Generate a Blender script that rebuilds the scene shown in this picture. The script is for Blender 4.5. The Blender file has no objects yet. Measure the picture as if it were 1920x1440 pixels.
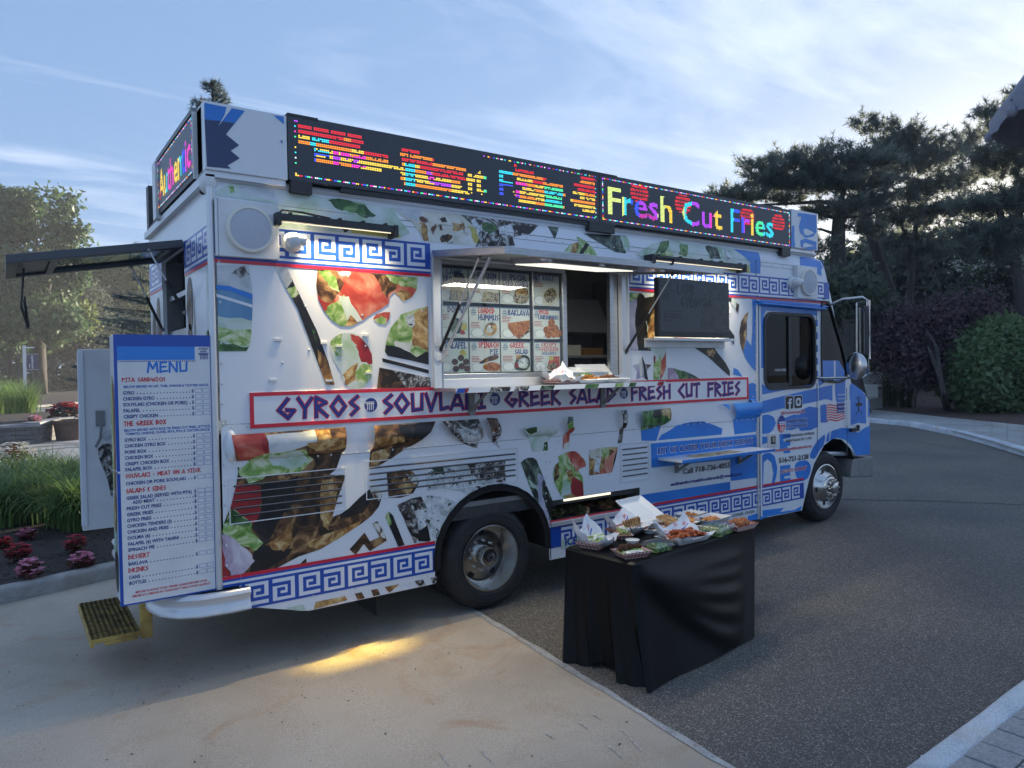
import bpy, math, random
import numpy as np
from mathutils import Vector, Matrix
from mathutils.geometry import delaunay_2d_cdt

SC = bpy.context.scene
COL = SC.collection
RND = random.Random(7)
R = math.radians

# ---------------------------------------------------------------- camera
# world frame: x runs along the truck from rear to front, y away from the photographer, z up (metres)
FPX, YAW, PITCH, ROLL = 1352.66, 0.613908, -0.020592, -0.016491
CAM = np.array([-1.14201, -5.02884, 2.03])
_cy, _sy, _cp, _sp = math.cos(YAW), math.sin(YAW), math.cos(PITCH), math.sin(PITCH)
FW = np.array([_sy*_cp, _cy*_cp, _sp]); _r = np.array([_cy, -_sy, 0.0]); _u = np.cross(_r, FW)
RT = math.cos(ROLL)*_r + math.sin(ROLL)*_u
UP = -math.sin(ROLL)*_r + math.cos(ROLL)*_u
cd = bpy.data.cameras.new('camera'); cam = bpy.data.objects.new('camera', cd); COL.objects.link(cam)
cd.sensor_width = 36; cd.lens = FPX/1920*36; cd.clip_end = 3000; cd.clip_start = 0.05
cam.matrix_world = Matrix(((RT[0], UP[0], -FW[0], CAM[0]), (RT[1], UP[1], -FW[1], CAM[1]), (RT[2], UP[2], -FW[2], CAM[2]), (0, 0, 0, 1)))
SC.camera = cam

# ---------------------------------------------------------------- sky, sun, exposure
SUN_EL, SUN_AZ = R(9.0), R(70.0)          # azimuth measured from +y towards +x
w = bpy.data.worlds.new('World'); SC.world = w; w.use_nodes = True
nt = w.node_tree; nt.nodes.clear()
N = nt.nodes.new; L = nt.links.new
out = N('ShaderNodeOutputWorld'); bg = N('ShaderNodeBackground'); sky = N('ShaderNodeTexSky')
sky.sky_type = 'NISHITA'; sky.sun_disc = False; sky.sun_elevation = SUN_EL; sky.sun_rotation = SUN_AZ
sky.altitude = 0; sky.air_density = 1.0; sky.dust_density = 1.0; sky.ozone_density = 2.5
# thin wind-drawn cirrus, mixed over the whole dome
tc = N('ShaderNodeTexCoord'); sep = N('ShaderNodeSeparateXYZ'); L(tc.outputs['Generated'], sep.inputs[0])
zc = N('ShaderNodeMath'); zc.operation = 'MAXIMUM'; zc.inputs[1].default_value = 0.06; L(sep.outputs['Z'], zc.inputs[0])
dx = N('ShaderNodeMath'); dx.operation = 'DIVIDE'; L(sep.outputs['X'], dx.inputs[0]); L(zc.outputs[0], dx.inputs[1])
dy = N('ShaderNodeMath'); dy.operation = 'DIVIDE'; L(sep.outputs['Y'], dy.inputs[0]); L(zc.outputs[0], dy.inputs[1])
cmb = N('ShaderNodeCombineXYZ'); L(dx.outputs[0], cmb.inputs[0]); L(dy.outputs[0], cmb.inputs[1])
mp = N('ShaderNodeMapping'); mp.inputs['Location'].default_value = (3.1, 7.4, 0); mp.inputs['Rotation'].default_value = (0, 0, R(-38)); mp.inputs['Scale'].default_value = (0.28, 1.1, 1); L(cmb.outputs[0], mp.inputs[0])
cn = N('ShaderNodeTexNoise'); cn.inputs['Scale'].default_value = 0.9; cn.inputs['Detail'].default_value = 9; cn.inputs['Roughness'].default_value = 0.62; cn.inputs['Distortion'].default_value = 0.9
L(mp.outputs[0], cn.inputs['Vector'])
cr = N('ShaderNodeValToRGB'); cr.color_ramp.elements[0].position = 0.47; cr.color_ramp.elements[0].color = (0, 0, 0, 1)
cr.color_ramp.elements[1].position = 0.78; cr.color_ramp.elements[1].color = (0.75, 0.75, 0.75, 1); L(cn.outputs['Fac'], cr.inputs[0])
veil = N('ShaderNodeMixRGB'); veil.inputs[0].default_value = 0.945; veil.inputs[2].default_value = (0.255, 0.43, 0.76, 1); L(sky.outputs[0], veil.inputs[1])   # thin even high haze under the clear sky
hs = N('ShaderNodeHueSaturation'); hs.inputs['Saturation'].default_value = 0.40; hs.inputs['Value'].default_value = 1.75; L(veil.outputs[0], hs.inputs['Color'])
mx = N('ShaderNodeMixRGB'); L(cr.outputs[0], mx.inputs[0]); L(veil.outputs[0], mx.inputs[1]); L(hs.outputs[0], mx.inputs[2])
L(mx.outputs[0], bg.inputs[0]); bg.inputs[1].default_value = 0.15; L(bg.outputs[0], out.inputs[0])
sd = bpy.data.lights.new('sun', 'SUN'); sd.energy = 2.4; sd.angle = R(0.6); sd.color = (1.0, 0.86, 0.66)
sun = bpy.data.objects.new('sun', sd); COL.objects.link(sun)
_d = Vector((math.sin(SUN_AZ)*math.cos(SUN_EL), math.cos(SUN_AZ)*math.cos(SUN_EL), math.sin(SUN_EL)))
sun.rotation_euler = _d.to_track_quat('Z', 'Y').to_euler(); sun.location = (30, 12, 20)
SC.view_settings.view_transform = 'Standard'; SC.view_settings.look = 'None'; SC.view_settings.gamma = 1
SC.view_settings.exposure = 2.58; SC.view_settings.use_curve_mapping = False
HAZE = 0.0008
SC.cycles.max_bounces = 8; SC.cycles.transparent_max_bounces = 16

# ---------------------------------------------------------------- survey of the place from the photograph
def ray(px, py): return FW + RT*(px-960)/FPX - UP*(py-720)/FPX
def on(px, py, ax, val):
    d = ray(px, py); return CAM + d*((val-CAM[ax])/d[ax])
def gz(x): return 0.0145*(x-2.055)                   # the drive climbs gently towards the truck's nose
def ground(px, py, h=0.0):                            # point of the ground (raised by h) seen in that direction
    d = ray(px, py); k = 0.0145
    t = (k*(CAM[0]-2.055) + h - CAM[2])/(d[2]-k*d[0]); return CAM + d*t
ZOOM = dict(A=(380, 320, 3.6), B=(720, 360, 3.6923), C=(400, 720, 3.0), D=(960, 730, 4.3633), E=(1160, 520, 6.0), F=(1400, 700, 4.8),
            G=(120, 600, 4.8), H=(120, 880, 4.235), J=(1160, 700, 3.84), K=(1080, 320, 3.84), Q=(400, 980, 4.174), W=(780, 420, 4.5), V=(800, 660, 4.5714), P=(0, 0, 1.0))
def pxy(z, p):
    x0, y0, s = ZOOM[z]; return x0+p[0]/s, y0+p[1]/s
def side(z, pts, y=0.0):                              # survey points -> (x, z) on the plane of the truck's side
    r = []
    for p in pts:
        q = on(*pxy(z, p), 1, y); r.append((float(q[0]), float(q[2])))
    return r

# ---------------------------------------------------------------- mesh helpers
def wmat(o):
    m = o.matrix_basis.copy()
    if o.parent is not None: m = wmat(o.parent) @ o.matrix_parent_inverse @ m
    return m
def attach(ob, parent):                               # child of parent, staying where it was modelled
    ob.parent = parent; ob.matrix_parent_inverse = wmat(parent).inverted()
class MB:
    def __init__(s): s.v = []; s.f = []; s.m = []
    def add(s, vs, fs, m):
        o = len(s.v); s.v.extend([tuple(map(float, q)) for q in vs]); s.f.extend([tuple(i+o for i in f) for f in fs]); s.m.extend([m]*len(fs)); return s
    def poly(s, pts, m): return s.add(pts, [tuple(range(len(pts)))], m)
    def box(s, x0, x1, y0, y1, z0, z1, m):
        v = [(x0, y0, z0), (x1, y0, z0), (x1, y1, z0), (x0, y1, z0), (x0, y0, z1), (x1, y0, z1), (x1, y1, z1), (x0, y1, z1)]
        return s.add(v, [(0, 3, 2, 1), (4, 5, 6, 7), (0, 1, 5, 4), (1, 2, 6, 5), (2, 3, 7, 6), (3, 0, 4, 7)], m)
    def obox(s, M, sx, sy, sz, m, taper=1.0):         # oriented box: M places it, centred, sizes full
        v = []
        for k, z in enumerate((-sz/2, sz/2)):
            t = 1.0 if k == 0 else taper
            for a, b in ((-1, -1), (1, -1), (1, 1), (-1, 1)): v.append(M @ Vector((a*sx/2*t, b*sy/2*t, z)))
        return s.add(v, [(0, 3, 2, 1), (4, 5, 6, 7), (0, 1, 5, 4), (1, 2, 6, 5), (2, 3, 7, 6), (3, 0, 4, 7)], m)
    def tube(s, pts, r, m, n=8, caps=True):
        pts = [Vector(p) for p in pts]; rr = r if isinstance(r, (list, tuple)) else [r]*len(pts); rings = []
        up = Vector((0.03, 0.02, 1)); vs = []
        for i, p in enumerate(pts):
            d = (pts[min(i+1, len(pts)-1)]-pts[max(i-1, 0)]).normalized()
            a = d.cross(up)
            if a.length < 1e-3: a = d.cross(Vector((1, 0, 0)))
            a.normalize(); b = d.cross(a).normalized()
            for k in range(n):
                t = 2*math.pi*k/n; vs.append(p+(a*math.cos(t)+b*math.sin(t))*rr[i])
        fs = []
        for i in range(len(pts)-1):
            for k in range(n):
                k2 = (k+1) % n; fs.append((i*n+k, i*n+k2, (i+1)*n+k2, (i+1)*n+k))
        if caps: fs.append(tuple(range(n))[::-1]); fs.append(tuple((len(pts)-1)*n+k for k in range(n)))
        return s.add(vs, fs, m)
    def lathe(s, prof, c, m, n=32, axis='y', sx=1.0, sz=1.0, a0=0.0, a1=2*math.pi):   # prof: (radius, offset along axis)
        vs = []; fs = []; full = abs(a1-a0-2*math.pi) < 1e-6; nn = n if full else n+1
        for r, h in prof:
            for k in range(nn):
                t = a0+(a1-a0)*k/n; x, z = r*math.cos(t)*sx, r*math.sin(t)*sz
                if axis == 'y': q = (c[0]+x, c[1]+h, c[2]+z)
                elif axis == 'z': q = (c[0]+x, c[1]+z, c[2]+h)
                else: q = (c[0]+h, c[1]+x, c[2]+z)
                vs.append(q)
        for i in range(len(prof)-1):
            for k in range(n):
                k2 = (k+1) % nn; fs.append((i*nn+k, i*nn+k2, (i+1)*nn+k2, (i+1)*nn+k))
        return s.add(vs, fs, m)
    def ball(s, c, r, m, n=10, k=6, sq=(1, 1, 1)):
        prof = [(max(1e-4, math.sin(math.pi*i/k)), math.cos(math.pi*i/k)) for i in range(k+1)]
        vs = []; fs = []
        for pr, ph in prof:
            for j in range(n):
                t = 2*math.pi*j/n; vs.append((c[0]+r*sq[0]*pr*math.cos(t), c[1]+r*sq[1]*pr*math.sin(t), c[2]+r*sq[2]*ph))
        for i in range(k):
            for j in range(n): fs.append((i*n+j, (i+1)*n+j, (i+1)*n+(j+1) % n, i*n+(j+1) % n))
        return s.add(vs, fs, m)
    def prism(s, poly, f0, f1, m):                    # poly 2d, f0/f1 map a 2d point to the two faces
        n = len(poly); v = [f0(*p) for p in poly]+[f1(*p) for p in poly]
        fs = [tuple(range(n)), tuple(range(2*n-1, n-1, -1))]+[(i, i+n, (i+1) % n+n, (i+1) % n) for i in range(n)]
        return s.add(v, fs, m)
    def grid(s, P, m):                                # P[i][j] points
        a, b = len(P), len(P[0]); vs = [q for row in P for q in row]
        return s.add(vs, [(i*b+j, i*b+j+1, (i+1)*b+j+1, (i+1)*b+j) for i in range(a-1) for j in range(b-1)], m)
    def build(s, name, parent=None, smooth=None, bevel=0.0, loc=None, mats=None):
        me = bpy.data.meshes.new(name); me.from_pydata(s.v, [], s.f)
        ms = []
        for m in s.m:
            if m not in ms: ms.append(m)
        for m in ms: me.materials.append(m)
        if len(ms) > 1:
            ix = {m: i for i, m in enumerate(ms)}; me.polygons.foreach_set('material_index', [ix[m] for m in s.m])
        if smooth is not None:
            me.shade_smooth(); me.set_sharp_from_angle(angle=R(smooth))
        me.update()
        ob = bpy.data.objects.new(name, me); COL.objects.link(ob)
        if parent is not None: attach(ob, parent)
        if loc is not None: ob.location = loc
        if bevel > 0:
            b = ob.modifiers.new('bevel', 'BEVEL'); b.width = bevel; b.segments = 2; b.limit_method = 'ANGLE'; b.angle_limit = R(50)
        return ob
def np_mesh(name, verts, faces, mats, fm=None, parent=None, smooth=False):
    """fast mesh from numpy arrays; faces (n,3) or (n,4)"""
    me = bpy.data.meshes.new(name); n, k = faces.shape
    me.vertices.add(len(verts)); me.vertices.foreach_set('co', verts.astype(np.float32).ravel())
    me.loops.add(n*k); me.loops.foreach_set('vertex_index', faces.astype(np.int32).ravel())
    me.polygons.add(n); me.polygons.foreach_set('loop_start', np.arange(0, n*k, k, dtype=np.int32))
    for m in mats: me.materials.append(m)
    if fm is not None: me.polygons.foreach_set('material_index', fm.astype(np.int32))
    me.update(calc_edges=True)
    if smooth: me.shade_smooth()
    ob = bpy.data.objects.new(name, me); COL.objects.link(ob)
    if parent is not None: attach(ob, parent)
    return ob
def empty(name, loc=(0, 0, 0), rz=0.0, parent=None):
    o = bpy.data.objects.new(name, None); o.empty_display_size = 0.2; COL.objects.link(o); o.location = loc; o.rotation_euler = (0, 0, rz); o.parent = parent; return o
def tag(o, label=None, cat=None, group=None, kind=None):
    if label: o['label'] = label
    if cat: o['category'] = cat
    if group: o['group'] = group
    if kind: o['kind'] = kind
    return o
def copy_tree(o, parent=None):
    c = o.copy(); COL.objects.link(c); c.parent = parent
    for ch in o.children: copy_tree(ch, c)
    return c
def smoothp(pts, n=4):                                # closed Catmull-Rom through the points
    r = []; k = len(pts)
    for i in range(k):
        p0, p1, p2, p3 = [np.array(pts[(i+j-1) % k], float) for j in range(4)]
        for t in np.linspace(0, 1, n, endpoint=False):
            r.append(tuple(0.5*(2*p1+(p2-p0)*t+(2*p0-5*p1+4*p2-p3)*t*t+(3*p1-p0-3*p2+p3)*t**3)))
    return r
def ragged(pts, amp, n=4):
    r = []; k = len(pts)
    for i in range(k):
        a, b = np.array(pts[i], float), np.array(pts[(i+1) % k], float)
        for t in range(n):
            q = a+(b-a)*t/n; j = min(amp, .10*float(np.linalg.norm(b-a))); r.append((q[0]+RND.uniform(-j, j), q[1]+RND.uniform(-j, j)))
    return r

# ---------------------------------------------------------------- materials (all procedural)
MATS = {}
def srgb(r, g, b):
    f = lambda c: (c/255/12.92 if c/255 <= 0.04045 else ((c/255+0.055)/1.055)**2.4); return (f(r), f(g), f(b))
def mat(name, col, rough=0.5, metal=0.0, col2=None, scale=8.0, detail=4.0, bump=0.0, bscale=None, emit=None, estr=0.0, spec=0.5, coat=0.0, lo=0.4, hi=0.62, dist=0.0, trans=0.0, stretch=None):
    if name in MATS: return MATS[name]
    m = bpy.data.materials.new(name); m.use_nodes = True; t = m.node_tree; b = t.nodes['Principled BSDF']
    b.inputs['Base Color'].default_value = (*col, 1); b.inputs['Roughness'].default_value = rough; b.inputs['Metallic'].default_value = metal
    b.inputs['Specular IOR Level'].default_value = spec; b.inputs['Coat Weight'].default_value = coat
    if coat: b.inputs['Coat Roughness'].default_value = 0.12
    vec = None
    if col2 is not None or bump:
        c = t.nodes.new('ShaderNodeTexCoord'); vec = c.outputs['Object']
        if stretch:
            mp = t.nodes.new('ShaderNodeMapping'); mp.inputs['Scale'].default_value = stretch; t.links.new(vec, mp.inputs[0]); vec = mp.outputs[0]
    if col2 is not None:
        n = t.nodes.new('ShaderNodeTexNoise'); n.inputs['Scale'].default_value = scale; n.inputs['Detail'].default_value = detail; n.inputs['Distortion'].default_value = dist
        t.links.new(vec, n.inputs['Vector'])
        r = t.nodes.new('ShaderNodeValToRGB'); r.color_ramp.elements[0].position = lo; r.color_ramp.elements[1].position = hi
        r.color_ramp.elements[0].color = (*col, 1); r.color_ramp.elements[1].color = (*col2, 1)
        t.links.new(n.outputs['Fac'], r.inputs[0]); t.links.new(r.outputs[0], b.inputs['Base Color'])
    if bump:
        n2 = t.nodes.new('ShaderNodeTexNoise'); n2.inputs['Scale'].default_value = bscale or scale*3; n2.inputs['Detail'].default_value = 6
        t.links.new(vec, n2.inputs['Vector']); bp = t.nodes.new('ShaderNodeBump'); bp.inputs['Strength'].default_value = bump; bp.inputs['Distance'].default_value = 0.02
        t.links.new(n2.outputs['Fac'], bp.inputs['Height']); t.links.new(bp.outputs[0], b.inputs['Normal'])
    if emit is not None:
        b.inputs['Emission Color'].default_value = (*emit, 1); b.inputs['Emission Strength'].default_value = estr
    if trans: b.inputs['Transmission Weight'].default_value = trans
    MATS[name] = m; return m
def ramp_mat(name, stops, scale=10, detail=6, dist=1.0, rough=0.35, stretch=None, spots=None, coat=0.0, nrough=0.55):
    """printed food photograph: a domain-warped noise through several colours; spots=(scale, size, colour) adds flecks"""
    m = bpy.data.materials.new(name); m.use_nodes = True; t = m.node_tree; b = t.nodes['Principled BSDF']; b.inputs['Roughness'].default_value = rough
    b.inputs['Coat Weight'].default_value = coat
    c = t.nodes.new('ShaderNodeTexCoord'); vec = c.outputs['Object']
    if stretch:
        mp = t.nodes.new('ShaderNodeMapping'); mp.inputs['Scale'].default_value = stretch[:3]
        if len(stretch) > 3: mp.inputs['Rotation'].default_value = (0, stretch[3], 0)
        t.links.new(vec, mp.inputs[0]); vec = mp.outputs[0]
    n = t.nodes.new('ShaderNodeTexNoise'); n.inputs['Scale'].default_value = scale; n.inputs['Detail'].default_value = detail; n.inputs['Distortion'].default_value = dist; n.inputs['Roughness'].default_value = nrough
    t.links.new(vec, n.inputs['Vector'])
    r = t.nodes.new('ShaderNodeValToRGB'); e = r.color_ramp.elements
    while len(e) < len(stops): e.new(0.5)
    for i, (p, cc) in enumerate(stops):
        g_ = sum(cc)/3; e[i].position = p; e[i].color = (*srgb(*[(c_*.80+g_*.20)*.93 for c_ in cc]), 1)
    t.links.new(n.outputs['Fac'], r.inputs[0]); res = r.outputs[0]
    if spots:
        v = t.nodes.new('ShaderNodeTexNoise'); v.inputs['Scale'].default_value = spots[0]; v.inputs['Detail'].default_value = 3; v.inputs['Distortion'].default_value = 0.6
        t.links.new(vec, v.inputs['Vector'])
        g = t.nodes.new('ShaderNodeValToRGB'); g.color_ramp.elements[0].position = spots[1]; g.color_ramp.elements[1].position = spots[1]+0.06
        t.links.new(v.outputs['Fac'], g.inputs[0]); x = t.nodes.new('ShaderNodeMixRGB'); t.links.new(g.outputs[0], x.inputs[0]); t.links.new(res, x.inputs[1]); x.inputs[2].default_value = (*srgb(*spots[2]), 1); res = x.outputs[0]
    t.links.new(res, b.inputs['Base Color']); MATS[name] = m; return m
def glass_mat(name, tint=(0.55, 0.62, 0.60), rough=0.02, f=0.12):
    m = bpy.data.materials.new(name); m.use_nodes = True; t = m.node_tree; t.nodes.remove(t.nodes['Principled BSDF']); o = t.nodes['Material Output']
    a = t.nodes.new('ShaderNodeBsdfTransparent'); a.inputs[0].default_value = (*tint, 1); g = t.nodes.new('ShaderNodeBsdfGlossy'); g.inputs['Roughness'].default_value = rough
    fr = t.nodes.new('ShaderNodeLayerWeight'); fr.inputs[0].default_value = 0.5; pw = t.nodes.new('ShaderNodeMath'); pw.operation = 'POWER'; pw.inputs[1].default_value = 4.0; t.links.new(fr.outputs['Facing'], pw.inputs[0])
    ma = t.nodes.new('ShaderNodeMath'); ma.operation = 'MULTIPLY_ADD'; ma.inputs[1].default_value = 0.7; ma.inputs[2].default_value = f*.5; t.links.new(pw.outputs[0], ma.inputs[0])
    x = t.nodes.new('ShaderNodeMixShader'); t.links.new(ma.outputs[0], x.inputs[0]); t.links.new(a.outputs[0], x.inputs[1]); t.links.new(g.outputs[0], x.inputs[2]); t.links.new(x.outputs[0], o.inputs[0])
    MATS[name] = m; return m
def emit_mat(name, col, s):
    m = bpy.data.materials.new(name); m.use_nodes = True; t = m.node_tree; t.nodes.remove(t.nodes['Principled BSDF'])
    e = t.nodes.new('ShaderNodeEmission'); e.inputs[0].default_value = (*col, 1); e.inputs[1].default_value = s; t.links.new(e.outputs[0], t.nodes['Material Output'].inputs[0]); MATS[name] = m; return m

white = mat('white_wrap', (0.74, 0.76, 0.80), 0.28, coat=0.25, col2=(0.70, 0.73, 0.78), scale=1.5, detail=5, bump=0.02, bscale=1.2)
whitepaint = mat('white_paint', (0.70, 0.71, 0.72), 0.35, coat=0.2, col2=(0.60, 0.61, 0.62), scale=5, lo=0.45, hi=0.8)
blue = mat('sky_blue_print', srgb(38, 128, 214), 0.3, coat=0.25, col2=srgb(30, 112, 198), scale=1.2, detail=3)
navy = mat('royal_blue_print', srgb(22, 74, 168), 0.32, coat=0.2)
deepnavy = mat('navy_ink', srgb(30, 50, 130), 0.4)
red = mat('red_print', srgb(205, 34, 58), 0.32, coat=0.2)
redink = mat('red_ink', srgb(200, 40, 50), 0.45)
black = mat('black_ink', (0.012, 0.012, 0.016), 0.4)
blackplastic = mat('black_plastic', (0.02, 0.021, 0.024), 0.45, col2=(0.03, 0.031, 0.034), scale=20)
rubber = mat('tyre_rubber', (0.016, 0.017, 0.019), 0.75, col2=(0.024, 0.024, 0.025), scale=14, bump=0.15, bscale=60)
chrome = mat('polished_steel', (0.60, 0.59, 0.57), 0.24, 1.0, bump=0.02, bscale=6)
alu = mat('brushed_aluminium', (0.50, 0.51, 0.53), 0.34, 0.9, col2=(0.42, 0.43, 0.45), scale=6, stretch=(1, 1, 14))
alulight = mat('pale_aluminium', (0.66, 0.67, 0.69), 0.38, 0.6)
steel = mat('stainless_panel', (0.45, 0.46, 0.47), 0.32, 0.85, col2=(0.36, 0.37, 0.38), scale=3)
darkmetal = mat('dark_metal', (0.05, 0.052, 0.056), 0.5, 0.4, col2=(0.075, 0.072, 0.07), scale=9)
graymetal = mat('grey_metal', (0.2, 0.205, 0.21), 0.5, 0.3, col2=(0.25, 0.25, 0.25), scale=7)
interior = mat('dim_interior', (0.34, 0.35, 0.36), 0.45, 0.0, col2=(0.42, 0.42, 0.42), scale=2)
cream = mat('cream_plastic', (0.74, 0.72, 0.64), 0.4)
speakergrey = mat('speaker_grille', (0.52, 0.55, 0.62), 0.6, col2=(0.42, 0.45, 0.52), scale=240, detail=1)
yellowpaint = mat('worn_yellow_paint', srgb(178, 150, 78), 0.55, col2=srgb(128, 102, 52), scale=9, lo=0.45, hi=0.7)
glass = glass_mat('window_glass', (.86, .88, .88), f=.10); darkglass = glass_mat('tinted_glass', (0.10, 0.13, 0.13), f=0.04); clearplastic = glass_mat('clear_plastic', (0.90, 0.91, 0.91), 0.18, 0.34)
panel_light = emit_mat('lit_panel', (1.0, 0.97, 0.82), 0.20)
strip_light = emit_mat('lit_strip', (1.0, 0.90, 0.66), 0.26)
# printed food
F = {}
F['meat'] = ramp_mat('print_meat', [(0.30, (22, 16, 12)), (0.45, (62, 40, 22)), (0.56, (120, 78, 40)), (0.68, (188, 142, 84))], 7, 9, 1.6)
F['dark'] = ramp_mat('print_dark', [(0.35, (18, 18, 22)), (0.55, (34, 32, 34)), (0.72, (78, 64, 50))], 6, 8, 1.2)
F['char'] = ramp_mat('print_char', [(0.36, (28, 26, 26)), (0.47, (70, 60, 54)), (0.55, (150, 146, 140)), (0.66, (214, 218, 220))], 13, 9, 1.8)
F['feta'] = ramp_mat('print_feta', [(0.30, (148, 160, 164)), (0.48, (205, 214, 218)), (0.66, (240, 243, 244))], 11, 6, 1.2, spots=(24, 0.60, (44, 52, 44)))
F['gold'] = ramp_mat('print_gold', [(0.32, (86, 48, 18)), (0.46, (168, 112, 48)), (0.58, (216, 172, 96)), (0.72, (240, 216, 160))], 9, 8, 1.4)
F['pita'] = ramp_mat('print_pita', [(0.30, (196, 188, 160)), (0.5, (224, 222, 206)), (0.7, (238, 240, 232))], 4, 5, 0.8, spots=(6.5, 0.60, (96, 60, 38)))
F['lettuce'] = ramp_mat('print_lettuce', [(0.34, (92, 148, 44)), (0.48, (150, 194, 92)), (0.58, (206, 222, 160)), (0.70, (236, 240, 214))], 8, 6, 1.8, stretch=(1, 1, 1.0))
F['pale'] = ramp_mat('print_pale_leaf', [(0.32, (150, 196, 140)), (0.5, (200, 222, 210)), (0.68, (226, 234, 238))], 3.4, 4, 0.8)
F['green'] = ramp_mat('print_green', [(0.32, (34, 66, 30)), (0.48, (62, 116, 48)), (0.66, (130, 178, 92))], 6, 6, 1.4)
F['deepgreen'] = ramp_mat('print_deep_green', [(0.34, (22, 32, 28)), (0.50, (44, 66, 50)), (0.68, (126, 150, 128))], 8, 7, 1.6)
F['tomato'] = ramp_mat('print_tomato', [(0.30, (170, 36, 28)), (0.46, (214, 70, 52)), (0.58, (232, 128, 100)), (0.74, (246, 196, 168))], 4.5, 6, 0.9)
F['redp'] = ramp_mat('print_red', [(0.3, (140, 18, 26)), (0.6, (196, 32, 40)), (0.8, (216, 60, 54))], 3, 4, 0.6)
F['onion'] = ramp_mat('print_onion', [(0.34, (136, 92, 140)), (0.48, (186, 160, 190)), (0.64, (222, 214, 226))], 4, 5, 0.9, stretch=(1.6, 1, 0.8))
F['lav'] = ramp_mat('print_lavender', [(0.3, (150, 146, 186)), (0.55, (190, 188, 214)), (0.75, (214, 214, 230))], 5, 5, 0.8)
F['greyw'] = ramp_mat('print_grey_white', [(0.3, (150, 160, 168)), (0.5, (204, 212, 218)), (0.7, (226, 230, 234))], 4, 5, 1.0)
F['cyan'] = ramp_mat('print_blue_photo', [(0.3, (70, 136, 196)), (0.55, (120, 176, 214)), (0.8, (180, 210, 226))], 2.0, 3, 0.6)
F['yellow'] = ramp_mat('print_yellow', [(0.3, (190, 170, 40)), (0.7, (226, 212, 110))], 6, 4, 0.6)
F['blue'] = blue; F['white'] = white; F['navy'] = navy
# ================================================================ lettering
GL = {  # angular brush capitals: width, strokes
'A': (.78, [[(.0, 0), (.42, 1), (.78, 0)], [(.16, .27), (.62, .27)]]), 'B': (.66, [[(.05, 0), (.05, 1), (.6, .78), (.1, .54), (.64, .28), (.05, .02)]]),
'C': (.66, [[(.6, 1), (.06, .5), (.62, 0)]]), 'D': (.74, [[(.06, 0), (.06, 1), (.7, .5), (.06, .02)]]), 'E': (.62, [[(.06, 0), (.06, 1)], [(.06, .93), (.56, 1)], [(.06, .5), (.5, .57)], [(.06, .05), (.6, .14)]]),
'F': (.60, [[(.08, 0), (.06, 1)], [(.06, .93), (.58, .98)], [(.06, .48), (.5, .58)]]), 'G': (.84, [[(.5, 1), (.05, .42), (.5, .02), (.8, .4), (.42, .42)]]),
'H': (.68, [[(.07, 0), (.06, 1)], [(.62, 0), (.62, 1)], [(.07, .46), (.62, .54)]]), 'I': (.44, [[(.22, 0), (.22, 1)], [(.02, .96), (.42, 1)], [(.02, .0), (.44, .06)]]),
'J': (.5, [[(.4, 1), (.4, .1), (.05, .0)]]), 'K': (.68, [[(.07, 0), (.07, 1)], [(.58, 1), (.08, .5), (.64, 0)]]), 'L': (.56, [[(.06, 1), (.1, .05), (.55, .16)]]),
'M': (.86, [[(.02, 0), (.14, 1), (.44, .36), (.74, 1), (.84, 0)]]), 'N': (.74, [[(.05, 0), (.07, 1), (.66, .04), (.68, 1)]]), 'O': (.80, [[(.4, 1), (.76, .5), (.4, .02), (.04, .5), (.4, 1)]]),
'P': (.62, [[(.07, 0), (.06, 1), (.58, .72), (.08, .46)]]), 'R': (.68, [[(.07, 0), (.05, 1), (.58, .74), (.1, .5), (.64, 0)]]), 'S': (.54, [[(.5, 1), (.1, .66), (.5, .36), (.14, 0)]]),
'T': (.66, [[(.33, 0), (.34, 1)], [(.02, .93), (.64, 1)]]), 'U': (.68, [[(.06, 1), (.1, .08), (.6, .14), (.62, 1)]]), 'V': (.70, [[(.03, 1), (.33, 0), (.67, 1)]]),
'W': (.95, [[(.02, 1), (.22, 0), (.48, .62), (.72, 0), (.93, 1)]]), 'X': (.66, [[(.04, 0), (.62, 1)], [(.04, 1), (.62, 0)]]), 'Y': (.72, [[(.02, 1), (.36, .48), (.7, 1)], [(.36, .48), (.34, 0)]]),
'Z': (.62, [[(.04, .98), (.58, 1), (.04, .02), (.6, .04)]]), '&': (.55, [[(.5, .95), (.1, .78), (.4, .55), (.08, .3), (.5, .05)]]), '-': (.5, [[(.06, .45), (.44, .5)]]), ' ': (.42, [])}
def greek(mb, text, rect, m, f, th=0.17, gap=0.14, off=0.0, grow=0.0):
    """stroke lettering fitted into rect (x0,x1,z0,z1); f(x,z,off) places it"""
    x0, x1, z0, z1 = rect; W = sum(GL[c][0]+gap for c in text)-gap; sx = (x1-x0)/W; sz = z1-z0; cx = x0; k = 0
    for c in text:
        w, st = GL[c]
        for pl in st:
            for i in range(len(pl)-1):
                a = np.array((cx+pl[i][0]*sx, z0+pl[i][1]*sz)); b = np.array((cx+pl[i+1][0]*sx, z0+pl[i+1][1]*sz)); d = b-a; l = np.linalg.norm(d); d /= l; n = np.array((-d[1], d[0]))
                t = th*sz/2+grow; e = t*0.55; a2, b2 = a-d*e, b+d*e; k += 1
                q = [a2-n*t*0.92, b2-n*t*1.05+d*t*.25, b2+n*t*0.9, a2+n*t*1.08-d*t*.25]
                if d[0] < 0: pass
                mb.add([f(p[0], p[1], off+0.00004*k) for p in q], [(0, 1, 2, 3)], m)
        cx += (w+gap)*sx
_TC = {}
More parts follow.
